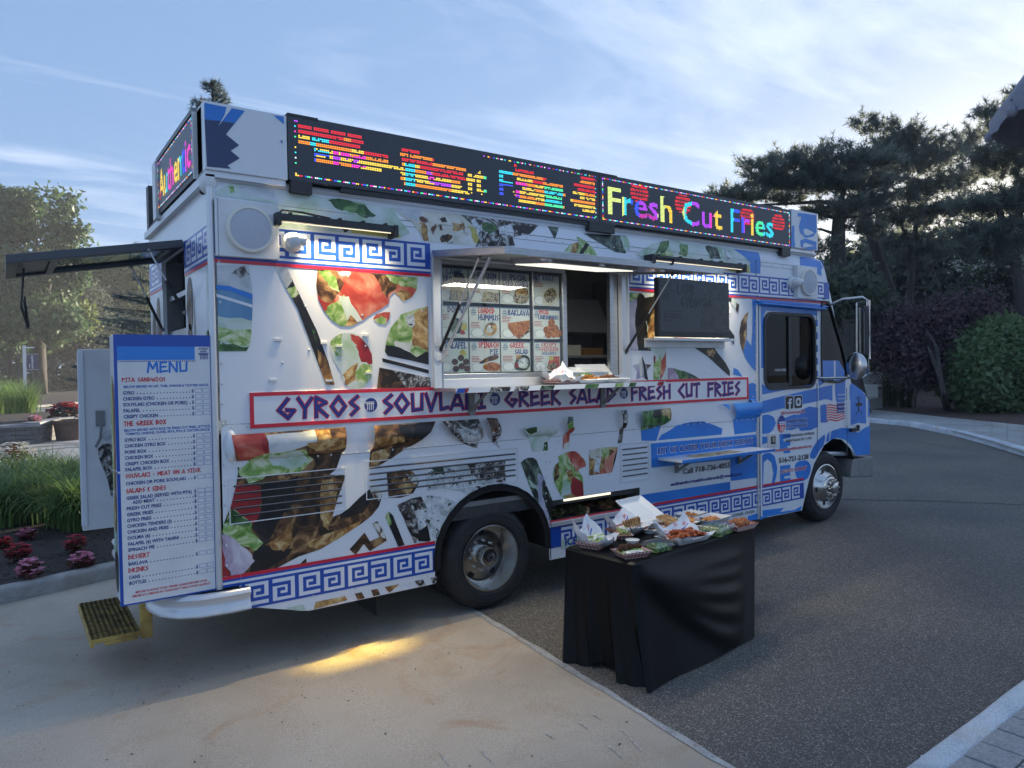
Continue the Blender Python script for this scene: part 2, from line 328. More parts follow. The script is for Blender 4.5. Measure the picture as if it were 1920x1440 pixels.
def text_geo(s, bold=0.0):
    if (s, bold) in _TC: return _TC[(s, bold)]
    cu = bpy.data.curves.new('t', 'FONT'); cu.body = s; cu.offset = bold; cu.resolution_u = 2; o = bpy.data.objects.new('t', cu); COL.objects.link(o)
    me = bpy.data.meshes.new_from_object(o); v = np.array([q.co[:2] for q in me.vertices]) if len(me.vertices) else np.zeros((0, 2)); fs = [tuple(p.vertices) for p in me.polygons]
    bpy.data.objects.remove(o); bpy.data.curves.remove(cu); bpy.data.meshes.remove(me)
    _TC[(s, bold)] = (v, fs); return v, fs
CAPH = 0.729
def sans(mb, s, rect, m, f, bold=0.012, off=0.0):
    """text fitted so its ink spans x0..x1 and capitals reach z0..z1"""
    v, fs = text_geo(s, bold)
    if not len(v): return
    x0, x1, z0, z1 = rect; a, b = v[:, 0].min(), v[:, 0].max(); sx = (x1-x0)/max(b-a, 1e-6); sz = (z1-z0)/CAPH
    mb.add([f(x0+(p[0]-a)*sx, z0+p[1]*sz, off) for p in v], fs, m)

# ================================================================ THE TRUCK
truck = empty('food_truck', (3.9, 1.22, gz(3.9)))
tag(truck, 'white and blue food truck with food pictures, key pattern bands and lit roof signs', 'food truck')
RAILZ = [1.44, 1.452, 1.475, 1.51, 1.5475, 1.585, 1.62, 1.643, 1.655]; COVEZ = [3.17, 3.22, 3.27, 3.30, 3.33]
def surf(x, z):
    if 0.06 < x < 5.775 and 1.44 < z < 1.655: return -0.062*math.sqrt(max(0.0, 1-((z-1.5475)/0.1075)**2))
    if z > 3.17: return 0.055*((z-3.17)/0.17)**2
    return 0.0
def SP(x, z, off=0.0): return (x, surf(x, z)-off, z)
def cdt(mb, outer, holes=(), regions=(), base=None, off=0.003, breaks=True, f=SP):
    """polygon with holes and inner colour regions, split along the side's fold lines"""
    co = []; ed = []; fc = []
    def addp(p):
        if sum(p[i-1][0]*p[i][1]-p[i][0]*p[i-1][1] for i in range(len(p))) < 0: p = list(p)[::-1]
        o = len(co); co.extend([Vector((float(a), float(b))) for a, b in p]); fc.append(list(range(o, o+len(p))))
    addp(outer)
    for h in holes: addp(h)
    for r, _ in regions: addp(r)
    xs = [p[0] for p in outer]; zs = [p[1] for p in outer]
    if breaks:
        for z in RAILZ+COVEZ:
            if min(zs) < z < max(zs):
                o = len(co); co.extend([Vector((min(xs)-.01, z)), Vector((max(xs)+.01, z))]); ed.append((o, o+1))
    v, e, fa, ov, oe, of = delaunay_2d_cdt(co, ed, fc, 0, 1e-5)
    vs = [f(p[0], p[1], off) for p in v]; byM = {}
    V = np.array([(p[0], p[1]) for p in v]); T = np.array([tuple(t) for t in fa]); C = V[T].mean(1)
    def inside(poly):
        p = np.array(poly, float); q = np.roll(p, -1, 0); x, y = C[:, :1], C[:, 1:]; dy = q[:, 1]-p[:, 1]; dy = np.where(np.abs(dy) < 1e-12, 1e-12, dy)
        return ((((p[:, 1] > y) != (q[:, 1] > y)) & (x < (q[:, 0]-p[:, 0])*(y-p[:, 1])/dy+p[:, 0])).sum(1) % 2).astype(bool)
    ok = inside(outer); mi = np.full(len(T), -1)
    for h in holes: ok &= ~inside(h)
    for i, (r, _) in enumerate(regions): mi[inside(r)] = i
    for t, k, o in zip(T, mi, ok):
        if not o: continue
        m = regions[k][1] if k >= 0 else base
        if m is not None: byM.setdefault(m, []).append(tuple(int(i) for i in t))
    for m, fs in byM.items():
        used = sorted({i for t in fs for i in t}); ix = {u: k for k, u in enumerate(used)}
        mb.add([vs[u] for u in used], [tuple(ix[i] for i in t) for t in fs], m)

# --- near side wall with its openings
front_sil = [(1530, 478), (1543, 489), (1546, 505), (1559, 562), (1566, 600), (1578, 645), (1590, 690), (1596, 718), (1621, 737), (1627, 748), (1630, 769), (1631, 850), (1605, 854)]
FS = side('P', front_sil)
arcr = [(2.2+0.575*math.cos(t), 0.49+0.56*math.sin(t)) for t in np.linspace(math.pi, 0, 15)]
arcf = [(6.60, 0.289)]+side('P', [(1517, 900), (1527, 868), (1545, 835), (1562, 822), (1578, 824), (1592, 838)])
outer = [(0, .605), (.125, .60), (.134, .457), (.374, .39), (.6, .33), (1.62, .335)]+arcr+[(2.778, .33)]+arcf+FS[::-1]+[(0.03, 3.33), (0, 3.29)]
WIN = (1.72, 3.68, 1.96, 2.92)                        # service window opening
GRL = (2.80, 3.905, 0.665, 0.855)                     # lit compartment
def rect(x0, x1, z0, z1): return [(x0, z0), (x1, z0), (x1, z1), (x0, z1)]
def rrect(x0, x1, z0, z1, r, n=4):
    p = []
    for cx, cz, a in ((x1-r, z1-r, 0), (x0+r, z1-r, 90), (x0+r, z0+r, 180), (x1-r, z0+r, 270)):
        for k in range(n+1): t = R(a+90*k/n); p.append((cx+r*math.cos(t), cz+r*math.sin(t)))
    return p
DW = rrect(5.915, 6.875, 1.775, 2.60, .12)            # driver's door window
QG = smoothp(side('P', [(1541, 577), (1549, 569), (1556, 576), (1566, 610), (1579, 655), (1587, 692), (1583, 708), (1570, 714), (1548, 712), (1541, 700)]), 3)
b = MB(); cdt(b, outer, [rect(*WIN), rect(*GRL), DW, QG], base=white, off=0.0)
sw = b.build('side_wall', truck, smooth=25)
# panel seams and rivets
for x, z0, z1 in ((5.79, .30, 2.76), (6.93, .95, 2.72), (5.76, .32, 3.2), (2.79, .34, .68), (7.59, .86, 1.72)): b = MB(); b.box(x-.004, x+.004, -.0035, .01, z0, z1, darkmetal); b.build('panel_seam', truck)
for z, x0, x1 in ((3.145, .02, 7.05), (3.19, .02, 7.05), (1.425, .05, 5.75), (1.69, .05, 5.75)): b = MB(); b.box(x0, x1, -.002, .01, z-.002, z+.002, graymetal); b.build('panel_seam', truck)
b = MB()
def rivet(x, z): b.ball((x, surf(x, z)-.002, z), .009, alulight, 6, 4, (1, .6, 1))
for k in range(58): rivet(.1+k*.098, 1.675); rivet(.1+k*.098, 1.43)
for k in range(34): rivet(.12+k*.205, 3.165)
for k in range(19): rivet(.045, .75+k*.135)
for k in range(17): rivet(5.735, .45+k*.13); 
for x, z in ((.62, 2.5), (.64, 2.19), (1.05, 2.45), (1.55, 2.5), (1.07, 2.22), (4.2, 2.15), (4.5, 1.98), (4.9, 1.96), (5.3, 2.6), (5.32, 2.3), (5.62, 2.0), (.45, 2.1), (2.8, 1.2), (3.0, 1.1), (3.3, 1.0), (3.5, 1.02), (3.65, 1.05), (2.9, 1.38), (.95, .42), (1.4, .38), (1.55, .41), (.63, .43)): rivet(x, z)
for k in range(9): rivet(2.75+.0*k, 1.35-k*.07)
for x, z in ((.42, 2.26), (.75, 2.24), (.86, 2.22), (1.07, 2.3), (1.09, 2.02), (.38, 1.98), (.78, 1.97)): b.box(x-.025, x+.025, -.012, 0, z-.008, z+.008, whitepaint)
r_ = b.build('rivet', truck); tag(r_, kind='stuff')
# half-round rub rail end cap, corner posts, gutter
b = MB(); b.ball((.09, 0, 1.5475), .1, white, 14, 10, (.45, .62, 1.07)); b.build('rub_rail_end', truck, smooth=40)
b = MB(); b.prism(rrect(.03, .20, 1.40, 1.69, .05), lambda x, z: (x, -.004, z), lambda x, z: (x, .004, z), white); b.build('rub_rail_flange', truck)
b = MB(); b.tube([(-.004, .004, .60), (-.004, .004, 3.26)], .022, alulight, 10); b.build('corner_trim', truck, smooth=40)
b = MB(); b.tube([(-.01, .045, 3.335), (3.5, .045, 3.345), (6.98, .05, 3.36)], .028, alulight, 8); b.build('roof_gutter', truck, smooth=40)
b = MB(); b.ball((0.0, .05, 3.29), .075, whitepaint, 12, 8, (.8, .8, 1)); b.ball((-.03, .07, 3.24), .022, black, 8, 5); b.build('roof_corner_casting', truck, smooth=50)

# --- printed wrap: cut-out windows onto food photographs
def cut(z, outline, base, regions=(), sm=0, rag=0.012, name='food_print', off=0.003):
    mb = MB()
    o = side(z, outline); o = smoothp(o, sm) if sm else o
    rg = []
    for r in regions:
        zz, pts, m = (z, r[0], r[1]) if len(r) == 2 else r
        rg.append((ragged(side(zz, pts), rag, 3) if rag else side(zz, pts), F[m]))
    cdt(mb, o, (), rg, F[base], off)
    return mb.build(name, truck, smooth=25) if mb.f else None
# upper left
cut('A', [(95, 640), (310, 640), (330, 760), (337, 900), (328, 1100), (318, 1180), (295, 1218), (105, 1220)], 'pale', [([(85, 625), (325, 625), (345, 830), (85, 770)], 'greyw'), ([(200, 690), (280, 640), (315, 700), (250, 725)], 'char'),
    ([(85, 770), (345, 830), (345, 985), (85, 960)], 'cyan'), ([(85, 900), (345, 985), (345, 1010), (85, 985)], 'cyan'), ([(100, 1060), (330, 1070), (330, 1180), (230, 1190), (100, 1140)], 'lettuce'), ([(98, 1130), (170, 1170), (310, 1190), (330, 1230), (98, 1230)], 'green')])
cut('A', [(90, 772), (180, 778), (335, 838), (336, 870), (180, 812), (90, 800)], 'blue', off=.0045)
cut('A', [(90, 830), (335, 905), (335, 925), (90, 850)], 'white', off=.0045)
cut('A', [(490, 650), (570, 655), (610, 750), (665, 860), (770, 1080), (850, 1300), (890, 1445), (832, 1445), (640, 930), (560, 790)], 'dark', [([(480, 640), (580, 640), (605, 745), (560, 800)], 'greyw'), ([(565, 800), (620, 780), (652, 830), (612, 862), (580, 850)], 'lettuce'), ([(725, 1040), (740, 1060), (770, 1150), (760, 1160)], 'green'), ([(770, 1200), (830, 1250), (900, 1450), (830, 1460)], 'gold')])
cut('A', [(775, 665), (900, 672), (1100, 690), (1300, 708), (1450, 722), (1445, 800), (1410, 855), (1350, 885), (1325, 850), (1290, 820), (1262, 850), (1252, 900), (1200, 935), (1140, 965), (1080, 1010), (1000, 1050), (930, 1048), (870, 1010), (820, 950), (780, 870), (765, 770)], 'tomato',
    [([(760, 655), (900, 665), (955, 760), (920, 820), (870, 900), (800, 880), (755, 780)], 'meat'), ([(785, 680), (850, 665), (910, 760), (925, 820), (860, 790), (830, 740)], 'lettuce'), ([(810, 960), (870, 900), (960, 845), (1020, 960), (970, 1060), (880, 1020)], 'lettuce'), ([(900, 830), (980, 850), (1060, 990), (1085, 1020), (1000, 1035), (940, 900)], 'pale'), ([(960, 1050), (1000, 980), (1050, 1030), (1000, 1060)], 'gold'),
     ([(1130, 680), (1335, 700), (1300, 790), (1240, 870), (1200, 790)], 'meat'), ([(1230, 700), (1470, 720), (1450, 800), (1340, 775), (1260, 740)], 'lettuce'), ([(1300, 830), (1340, 795), (1400, 820), (1400, 860), (1340, 890)], 'gold'), ([(900, 670), (1000, 680), (980, 720), (920, 700)], 'feta')])
cut('A', [(1150, 1000), (1170, 970), (1220, 955), (1265, 955), (1258, 1000), (1230, 1040), (1180, 1030)], 'tomato', [([(1160, 1010), (1200, 980), (1240, 1000), (1240, 1045), (1170, 1040)], 'lettuce')])
cut('A', [(1340, 970), (1430, 938), (1520, 915), (1525, 1310), (1400, 1280), (1250, 1250), (1228, 1220), (1240, 1140), (1270, 1060)], 'lettuce', [([(1370, 985), (1475, 955), (1435, 1065), (1385, 1050)], 'feta'), ([(1430, 960), (1530, 910), (1530, 1210), (1410, 1180), (1420, 1060)], 'gold'), ([(1290, 1140), (1400, 1170), (1400, 1230), (1300, 1210)], 'pita'), ([(1220, 1180), (1330, 1195), (1440, 1255), (1530, 1215), (1530, 1315), (1240, 1260)], 'dark')])
cut('A', [(1210, 1265), (1525, 1345), (1525, 1370), (1215, 1290)], 'dark')
cut('P', [(711, 689), (806, 708), (808, 729), (706, 733)], 'meat', [([(735, 690), (810, 700), (810, 722), (760, 728)], 'char')])
cut('A', [(870, 1140), (920, 1105), (1000, 1095), (1080, 1130), (1130, 1200), (1145, 1290), (1135, 1400), (1095, 1450), (1060, 1470), (970, 1455), (930, 1360), (875, 1260), (860, 1190)], 'pale', [([(860, 1150), (940, 1095), (940, 1250), (890, 1260)], 'lettuce'), ([(1040, 1105), (1125, 1180), (1155, 1290), (1130, 1310), (1060, 1280), (1040, 1180)], 'redp'), ([(1025, 1360), (1080, 1300), (1140, 1320), (1135, 1400), (1080, 1435), (1040, 1420)], 'lettuce'), ([(950, 1370), (1045, 1305), (1030, 1410), (960, 1460)], 'gold'), ([(1000, 1100), (1060, 1120), (1050, 1200), (1000, 1140)], 'tomato')], sm=2)
# along the cove above the upper band
cut('A', [(60, 150), (200, 78), (850, 175), (930, 182), (1290, 250), (1330, 330), (1400, 420), (1320, 455), (1000, 420), (700, 400), (480, 385), (480, 220), (60, 160)], 'pale', [([(855, 190), (930, 178), (1100, 228), (1175, 305), (1100, 315), (1000, 275), (900, 255)], 'green'), ([(920, 375), (980, 345), (1010, 380), (960, 420)], 'dark'), ([(1000, 370), (1080, 355), (1335, 435), (1330, 460), (1000, 430)], 'yellow'), ([(250, 90), (500, 130), (480, 200), (280, 160)], 'greyw'), ([(180, 100), (220, 95), (220, 140), (190, 150)], 'lettuce')])
cut('B', [(60, 105), (540, 150), (640, 260), (660, 340), (640, 375), (272, 340), (245, 280), (200, 215), (120, 160)], 'pita', [([(60, 100), (270, 120), (240, 200), (150, 170)], 'greyw'), ([(385, 180), (430, 175), (440, 205), (405, 215)], 'meat'), ([(385, 310), (440, 285), (475, 310), (440, 350), (395, 345)], 'meat'), ([(375, 225), (400, 225), (405, 265), (385, 265)], 'meat'), ([(475, 220), (560, 215), (560, 260), (480, 270)], 'gold'), ([(585, 230), (640, 260), (665, 345), (620, 355)], 'yellow'), ([(240, 200), (290, 230), (310, 340), (270, 345)], 'gold')])
cut('B', [(542, 152), (1085, 225), (1050, 255), (1010, 290), (890, 312), (905, 372), (632, 378), (662, 320), (640, 255)], 'char', [([(560, 195), (640, 185), (680, 260), (640, 330), (620, 270)], 'feta'), ([(680, 215), (760, 210), (790, 260), (730, 290), (680, 260)], 'green'), ([(790, 230), (900, 220), (900, 310), (800, 290)], 'feta'), ([(920, 235), (1060, 230), (1000, 290), (930, 290)], 'dark'), ([(545, 150), (580, 160), (640, 260), (600, 260)], 'deepgreen')])
cut('B', [(1145, 233), (1222, 241), (1180, 328)], 'deepgreen')
cut('B', [(1245, 412), (1290, 362), (1346, 345), (1335, 305), (1400, 342), (1450, 395), (1475, 440), (1350, 428)], 'lettuce', [([(1300, 360), (1345, 345), (1330, 425), (1290, 420)], 'gold'), ([(1395, 350), (1420, 365), (1375, 432), (1350, 430)], 'dark')])
cut('B', [(1390, 285), (1480, 290), (1690, 300), (1703, 350), (1700, 385), (1670, 425), (1600, 415), (1520, 370), (1440, 320)], 'deepgreen', [([(1640, 300), (1710, 300), (1710, 400), (1670, 420)], 'pale')])
cut('K', [(430, 600), (560, 520), (700, 495), (1000, 540), (1150, 562), (1215, 620), (1250, 660), (1255, 735), (1080, 722), (900, 705), (540, 665)], 'pale', [([(540, 660), (640, 570), (700, 600), (600, 680)], 'lettuce'), ([(620, 500), (690, 500), (640, 600), (560, 600)], 'green'), ([(760, 520), (820, 530), (800, 620), (740, 610)], 'green'), ([(940, 540), (1030, 545), (1040, 640), (960, 640)], 'deepgreen'), ([(1060, 560), (1110, 570), (1140, 660), (1080, 650)], 'feta'), ([(880, 660), (980, 650), (1010, 720), (900, 705)], 'dark'), ([(1100, 690), (1240, 680), (1255, 735), (1110, 725)], 'yellow')])
cut('K', [(630, 655), (880, 685), (915, 705), (640, 690)], 'white', off=.0045); cut('K', [(995, 640), (1020, 640), (1080, 722), (1050, 720)], 'white', off=.0045)
cut('K', [(1150, 562), (1330, 588), (1325, 742), (1255, 735), (1250, 660), (1215, 620)], 'blue')
cut('K', [(1610, 690), (1630, 615), (1700, 622), (1768, 650), (1776, 705), (1700, 708), (1690, 720)], 'blue'); cut('K', [(1720, 705), (1764, 700), (1766, 760), (1735, 740)], 'blue')
# lower left
cut('C', [(92, 285), (730, 240), (732, 360), (690, 480), (652, 510), (745, 512), (725, 570), (700, 640), (668, 748), (720, 728), (760, 700), (820, 640), (880, 590), (930, 580), (952, 620), (930, 690), (890, 740), (840, 780), (720, 860), (600, 930), (480, 970), (360, 1033), (100, 1080), (45, 1080), (42, 880), (60, 780), (100, 680), (130, 560), (140, 490), (100, 340)], 'meat',
    [([(85, 280), (268, 268), (302, 380), (240, 402), (150, 450), (95, 340)], 'tomato'), ([(268, 270), (300, 380), (280, 400), (262, 330)], 'redp'), ([(290, 275), (560, 258), (565, 330), (400, 392), (310, 400)], 'greyw'), ([(150, 450), (290, 390), (500, 370), (560, 430), (480, 500), (300, 520), (200, 562), (135, 500)], 'lettuce'), ([(300, 400), (480, 375), (540, 430), (460, 480), (330, 460)], 'pale'),
     ([(120, 560), (270, 568), (268, 740), (205, 800), (90, 690)], 'redp'), ([(270, 560), (480, 520), (430, 700), (352, 800), (300, 900), (440, 935), (330, 1035), (200, 1070), (230, 940), (275, 890), (215, 800), (268, 740)], 'dark'), ([(50, 790), (110, 705), (215, 770), (215, 830), (278, 890), (230, 948), (130, 885), (40, 830)], 'lettuce'), ([(60, 780), (110, 705), (215, 770), (200, 800), (120, 790)], 'green'), ([(45, 835), (130, 880), (215, 950), (228, 1000), (180, 1065), (100, 1085), (58, 980)], 'onion'), ([(40, 870), (58, 985), (104, 1090), (40, 1090)], 'redp'),
     ([(612, 538), (708, 540), (680, 720), (640, 832), (600, 740)], 'gold'), ([(500, 335), (735, 295), (735, 360), (560, 372)], 'gold'), ([(530, 885), (840, 760), (805, 815), (600, 930), (540, 915)], 'gold'), ([(300, 900), (440, 800), (450, 880), (400, 940), (330, 930)], 'gold'), ([(700, 700), (880, 590), (930, 600), (840, 720), (720, 760)], 'dark'), ([(880, 590), (935, 575), (955, 620), (930, 660), (900, 640)], 'pita'), ([(560, 265), (640, 250), (640, 320), (570, 330)], 'gold')])
cut('C', [(890, 232), (1235, 208), (1200, 270), (1150, 315), (1100, 350), (1000, 420), (930, 460), (875, 466), (880, 400), (888, 330)], 'meat', [([(888, 300), (1055, 290), (1062, 330), (900, 352)], 'gold'), ([(1020, 230), (1240, 205), (1180, 300), (1060, 300)], 'dark'), ([(890, 380), (1000, 350), (990, 420), (880, 470)], 'gold')])
cut('C', [(1270, 208), (1475, 195), (1500, 290), (1482, 362), (1430, 345), (1380, 320), (1320, 275)], 'char', [([(1350, 250), (1470, 262), (1505, 330), (1400, 325)], 'feta')])
cut('C', [(1520, 190), (1580, 190), (1600, 260), (1592, 320), (1612, 360), (1570, 330), (1540, 270)], 'char', [([(1530, 200), (1575, 200), (1580, 260), (1550, 270)], 'gold')])
cut('C', [(975, 500), (1070, 480), (1120, 492), (1145, 520), (1155, 560), (1120, 620), (1050, 640), (985, 640)], 'meat', [([(1000, 560), (1080, 520), (1140, 560), (1090, 620)], 'gold'), ([(1080, 500), (1150, 520), (1150, 560), (1100, 550)], 'pita')])
cut('C', [(1190, 478), (1400, 450), (1640, 430), (1650, 590), (1580, 598), (1500, 620), (1440, 642), (1400, 605), (1290, 590), (1200, 600)], 'feta', [([(1230, 470), (1290, 465), (1300, 510), (1250, 510)], 'deepgreen'), ([(1430, 450), (1640, 430), (1640, 520), (1540, 540), (1450, 520)], 'char'), ([(1590, 540), (1640, 530), (1640, 580), (1600, 580)], 'char')])
cut('C', [(1032, 680), (1120, 640), (1220, 625), (1310, 640), (1360, 665), (1388, 690), (1330, 750), (1290, 830), (1270, 880), (1130, 895)], 'feta', [([(1030, 682), (1100, 640), (1130, 720), (1165, 860), (1130, 900)], 'char'), ([(1100, 640), (1170, 630), (1200, 690), (1130, 720)], 'char'), ([(1150, 820), (1200, 800), (1230, 880), (1150, 890)], 'dark')])
cut('C', [(965, 745), (985, 715), (1010, 740), (1075, 905), (1040, 915)], 'dark', [([(965, 740), (990, 710), (1000, 790), (985, 800)], 'lettuce')])
cut('C', [(765, 930), (850, 835), (880, 885), (935, 860), (897, 785), (920, 770), (955, 820), (975, 880), (880, 940), (845, 900), (800, 962)], 'meat', [([(900, 780), (930, 780), (970, 870), (940, 860)], 'pita')])
cut('C', [(485, 1013), (520, 980), (525, 1003)], 'meat')
for o, m in (([(560, 668), (700, 640), (722, 672), (713, 690), (640, 685)], 'pale'), ([(800, 620), (1030, 573), (1050, 605), (785, 678)], 'gold'), ([(1105, 555), (1160, 543), (1185, 590), (1130, 605)], 'meat'), ([(1233, 527), (1285, 517), (1305, 563), (1250, 576)], 'meat'), ([(1340, 503), (1455, 480), (1375, 551)], 'gold'), ([(1573, 455), (1640, 445), (1662, 489), (1605, 501)], 'char'), ([(1700, 430), (1744, 420), (1744, 470), (1715, 478)], 'char')): cut('Q', o, m)
cut('P', [(407, 789), (426, 788), (414, 813), (407, 814)], 'pita')
# middle
cut('D', [(60, 318), (150, 305), (355, 295), (350, 350), (290, 430), (292, 500), (170, 512), (130, 400)], 'pale', [([(50, 315), (165, 305), (172, 345), (130, 368)], 'green'), ([(265, 430), (300, 430), (300, 505), (250, 505)], 'green')])
cut('D', [(425, 222), (465, 220), (465, 290), (483, 320), (470, 380), (465, 485), (415, 488), (415, 400), (435, 340), (415, 280)], 'tomato', [([(410, 215), (475, 215), (475, 300), (400, 300)], 'deepgreen'), ([(415, 280), (480, 250), (480, 310), (420, 340)], 'lettuce'), ([(430, 440), (470, 420), (470, 490), (420, 490)], 'pita')])
cut('D', [(70, 600), (100, 572), (130, 560), (170, 558), (200, 580), (240, 680), (330, 910), (312, 1072), (270, 1075), (210, 960), (130, 760)], 'deepgreen', [([(215, 680), (252, 720), (240, 830), (275, 960), (308, 1080), (265, 1080), (225, 950), (205, 800)], 'lav'), ([(130, 740), (200, 790), (210, 830), (150, 800)], 'pale'), ([(250, 740), (290, 830), (330, 930), (310, 1040), (270, 900)], 'dark')])
cut('D', [(375, 550), (440, 515), (485, 505), (520, 507), (560, 540), (580, 560), (605, 600), (600, 632), (560, 645), (540, 662), (580, 720), (585, 870), (440, 895), (400, 870), (350, 780), (332, 690), (350, 620), (385, 590)], 'lettuce', [([(435, 530), (520, 500), (580, 555), (610, 630), (520, 672), (480, 590)], 'tomato'), ([(480, 700), (585, 765), (590, 875), (490, 885), (478, 800)], 'redp'), ([(410, 740), (470, 755), (482, 880), (405, 870)], 'pale'), ([(430, 640), (490, 660), (500, 730), (460, 750)], 'gold'), ([(340, 650), (380, 600), (390, 700), (350, 760)], 'meat'), ([(440, 870), (500, 855), (530, 890), (440, 900)], 'gold')])
cut('D', [(630, 500), (740, 475), (865, 472), (850, 560), (815, 680), (630, 705)], 'gold', [([(625, 500), (740, 470), (760, 520), (690, 580), (640, 560)], 'pita'), ([(760, 600), (870, 470), (850, 600), (815, 685), (690, 695), (740, 650)], 'tomato'), ([(680, 560), (730, 560), (710, 680), (670, 680)], 'feta'), ([(720, 480), (800, 470), (790, 540), (740, 560)], 'lettuce'), ([(825, 600), (870, 480), (880, 680), (815, 690)], 'dark')])
cut('D', [(862, 172), (910, 165), (910, 330), (900, 440), (862, 440), (880, 330)], 'char', [([(855, 270), (915, 270), (915, 350), (860, 350)], 'meat')])
cut('D', [(1025, 180), (1265, 150), (1265, 250), (1215, 300), (1180, 420), (1060, 420), (1050, 300)], 'green', [([(1165, 148), (1270, 145), (1270, 240), (1200, 210)], 'gold'), ([(1120, 170), (1180, 165), (1180, 230), (1110, 220)], 'dark'), ([(1050, 340), (1210, 300), (1190, 425), (1050, 425)], 'blue')])
# beside the screen
cut('E', [(105, 170), (400, 190), (400, 680), (530, 765), (535, 1145), (390, 1160), (388, 828), (106, 820)], 'dark', [([(120, 160), (252, 160), (200, 240), (118, 290)], 'lettuce'), ([(252, 165), (400, 180), (380, 215), (290, 225)], 'pale'), ([(100, 280), (205, 245), (185, 450), (200, 700), (212, 825), (112, 825)], 'lav'), ([(330, 520), (405, 340), (405, 700), (350, 780), (328, 830)], 'gold'), ([(300, 470), (330, 560), (320, 620)], 'pale'), ([(340, 780), (420, 670), (540, 755), (540, 1150), (380, 1165), (385, 850)], 'pale'), ([(395, 970), (470, 875), (482, 1000), (450, 1145), (390, 1160)], 'lettuce'), ([(470, 1000), (530, 840), (540, 1000), (460, 1150)], 'tomato'), ([(385, 880), (410, 890), (400, 980)], 'redp')])
cut('E', [(106, 829), (387, 829), (387, 1160), (106, 1166)], 'white', off=.0045)
cut('E', [(258, 883), (290, 970), (366, 985), (312, 1060), (328, 1160), (255, 1122), (190, 1156), (200, 1060), (148, 990), (225, 970)], 'lav', [([(248, 880), (268, 880), (300, 1010), (330, 1165), (285, 1150), (270, 1000)], 'dark'), ([(220, 960), (255, 880), (262, 1100), (240, 1130)], 'pita'), ([(300, 980), (370, 980), (320, 1030)], 'meat')], off=.006, rag=.004)
cut('E', [(106, 990), (128, 988), (106, 1030)], 'dark', off=.006)
cut('E', [(600, 675), (960, 690), (1010, 722), (1060, 775), (1120, 860), (1200, 960), (1248, 1050), (1248, 1115), (1130, 1010), (1000, 890), (880, 810), (740, 730)], 'dark', [([(980, 835), (1050, 795), (1095, 850), (1060, 900), (1010, 885)], 'gold'), ([(590, 670), (780, 680), (760, 740), (680, 710)], 'redp'), ([(800, 690), (960, 690), (1020, 740), (960, 790), (860, 770)], 'meat')])
cut('E', [(550, 1015), (620, 1025), (750, 1060), (850, 1105), (905, 1138), (550, 1148)], 'deepgreen', [([(545, 1010), (600, 1025), (690, 1150), (545, 1150)], 'onion'), ([(620, 1030), (740, 1060), (780, 1145), (690, 1145)], 'green')])
cut('E', [(1195, 480), (1230, 560), (1300, 660), (1295, 755), (1195, 630)], 'dark', [([(1190, 480), (1225, 500), (1230, 570), (1190, 570)], 'lettuce')])
cut('E', [(1225, 230), (1300, 235), (1355, 310), (1340, 405), (1270, 310)], 'pale', [([(1220, 225), (1270, 235), (1260, 290)], 'dark'), ([(1320, 290), (1360, 310), (1340, 410), (1315, 380)], 'meat')])
cut('E', [(1460, 385), (1448, 440), (1440, 500), (1440, 640), (1420, 740), (1395, 840), (1365, 740), (1355, 620), (1375, 500), (1420, 420)], 'meat', [([(1390, 460), (1460, 380), (1440, 500), (1400, 540)], 'gold'), ([(1400, 640), (1440, 560), (1440, 700), (1400, 830)], 'gold')])
# --- blue shapes of the wrap towards the cab
def bl(z, o, m='blue', off=.003, sm=0): cut(z, o, m, (), sm, 0, 'blue_print', off)
bl('E', [(1500, 235), (1545, 240), (1548, 300), (1580, 330), (1580, 1085), (1500, 1020), (1430, 920), (1397, 842), (1440, 700), (1490, 770), (1502, 600), (1505, 400)])
bl('E', [(1290, 1015), (1340, 1040), (1392, 1120), (1287, 1092)]); bl('E', [(1462, 1200), (1490, 1188), (1520, 1190), (1570, 1230), (1570, 1440), (1462, 1440)])
bl('J', [(800, 215), (1000, 205), (1000, 285), (985, 420), (835, 440), (815, 300)]); bl('J', [(715, 222), (765, 218), (765, 262)])
bl('J', [(280, 482), (310, 440), (350, 420), (420, 375), (500, 350), (600, 345), (680, 370), (745, 398), (740, 440), (500, 462)])
bl('J', [(230, 505), (995, 440), (1000, 750), (805, 775), (802, 620), (235, 680)]); bl('J', [(160, 875), (802, 780), (802, 850), (160, 945)])
# cab door and front corner
bl('P', [(1424, 572), (1532, 583), (1532, 592), (1436, 582), (1432, 590), (1432, 690), (1424, 690)]); bl('P', [(1526, 600), (1533, 600), (1534, 715), (1527, 715)])
for k in range(5): bl('P', [(1527, 612+k*24), (1533.5, 612+k*24), (1533.5, 623+k*24), (1527, 623+k*24)], 'white', .005)
bl('P', [(1424, 560), (1540, 571), (1556, 575), (1540, 577), (1424, 568)])
bl('F', [(135, 95), (200, 140), (560, 105), (640, 75), (640, 92), (370, 145), (140, 190)]); bl('F', [(140, 250), (380, 190), (640, 132), (640, 250), (500, 278), (300, 320), (140, 362)])
bl('F', [(140, 378), (170, 372), (205, 374), (245, 395), (262, 450), (235, 510), (200, 540), (140, 545)], sm=0); bl('F', [(340, 402), (420, 372), (480, 372), (490, 330), (560, 298), (640, 310), (640, 480), (580, 510), (480, 518), (465, 490), (400, 512), (345, 505)])
bl('F', [(85, 470), (115, 440), (118, 545), (85, 520)]); bl('F', [(140, 568), (180, 570), (190, 620), (140, 640)])
bl('F', [(140, 735), (170, 718), (210, 715), (250, 745), (275, 850), (265, 930), (245, 1000), (222, 1005), (240, 900), (222, 800), (185, 772), (152, 800), (145, 1010), (137, 1010)], sm=0)
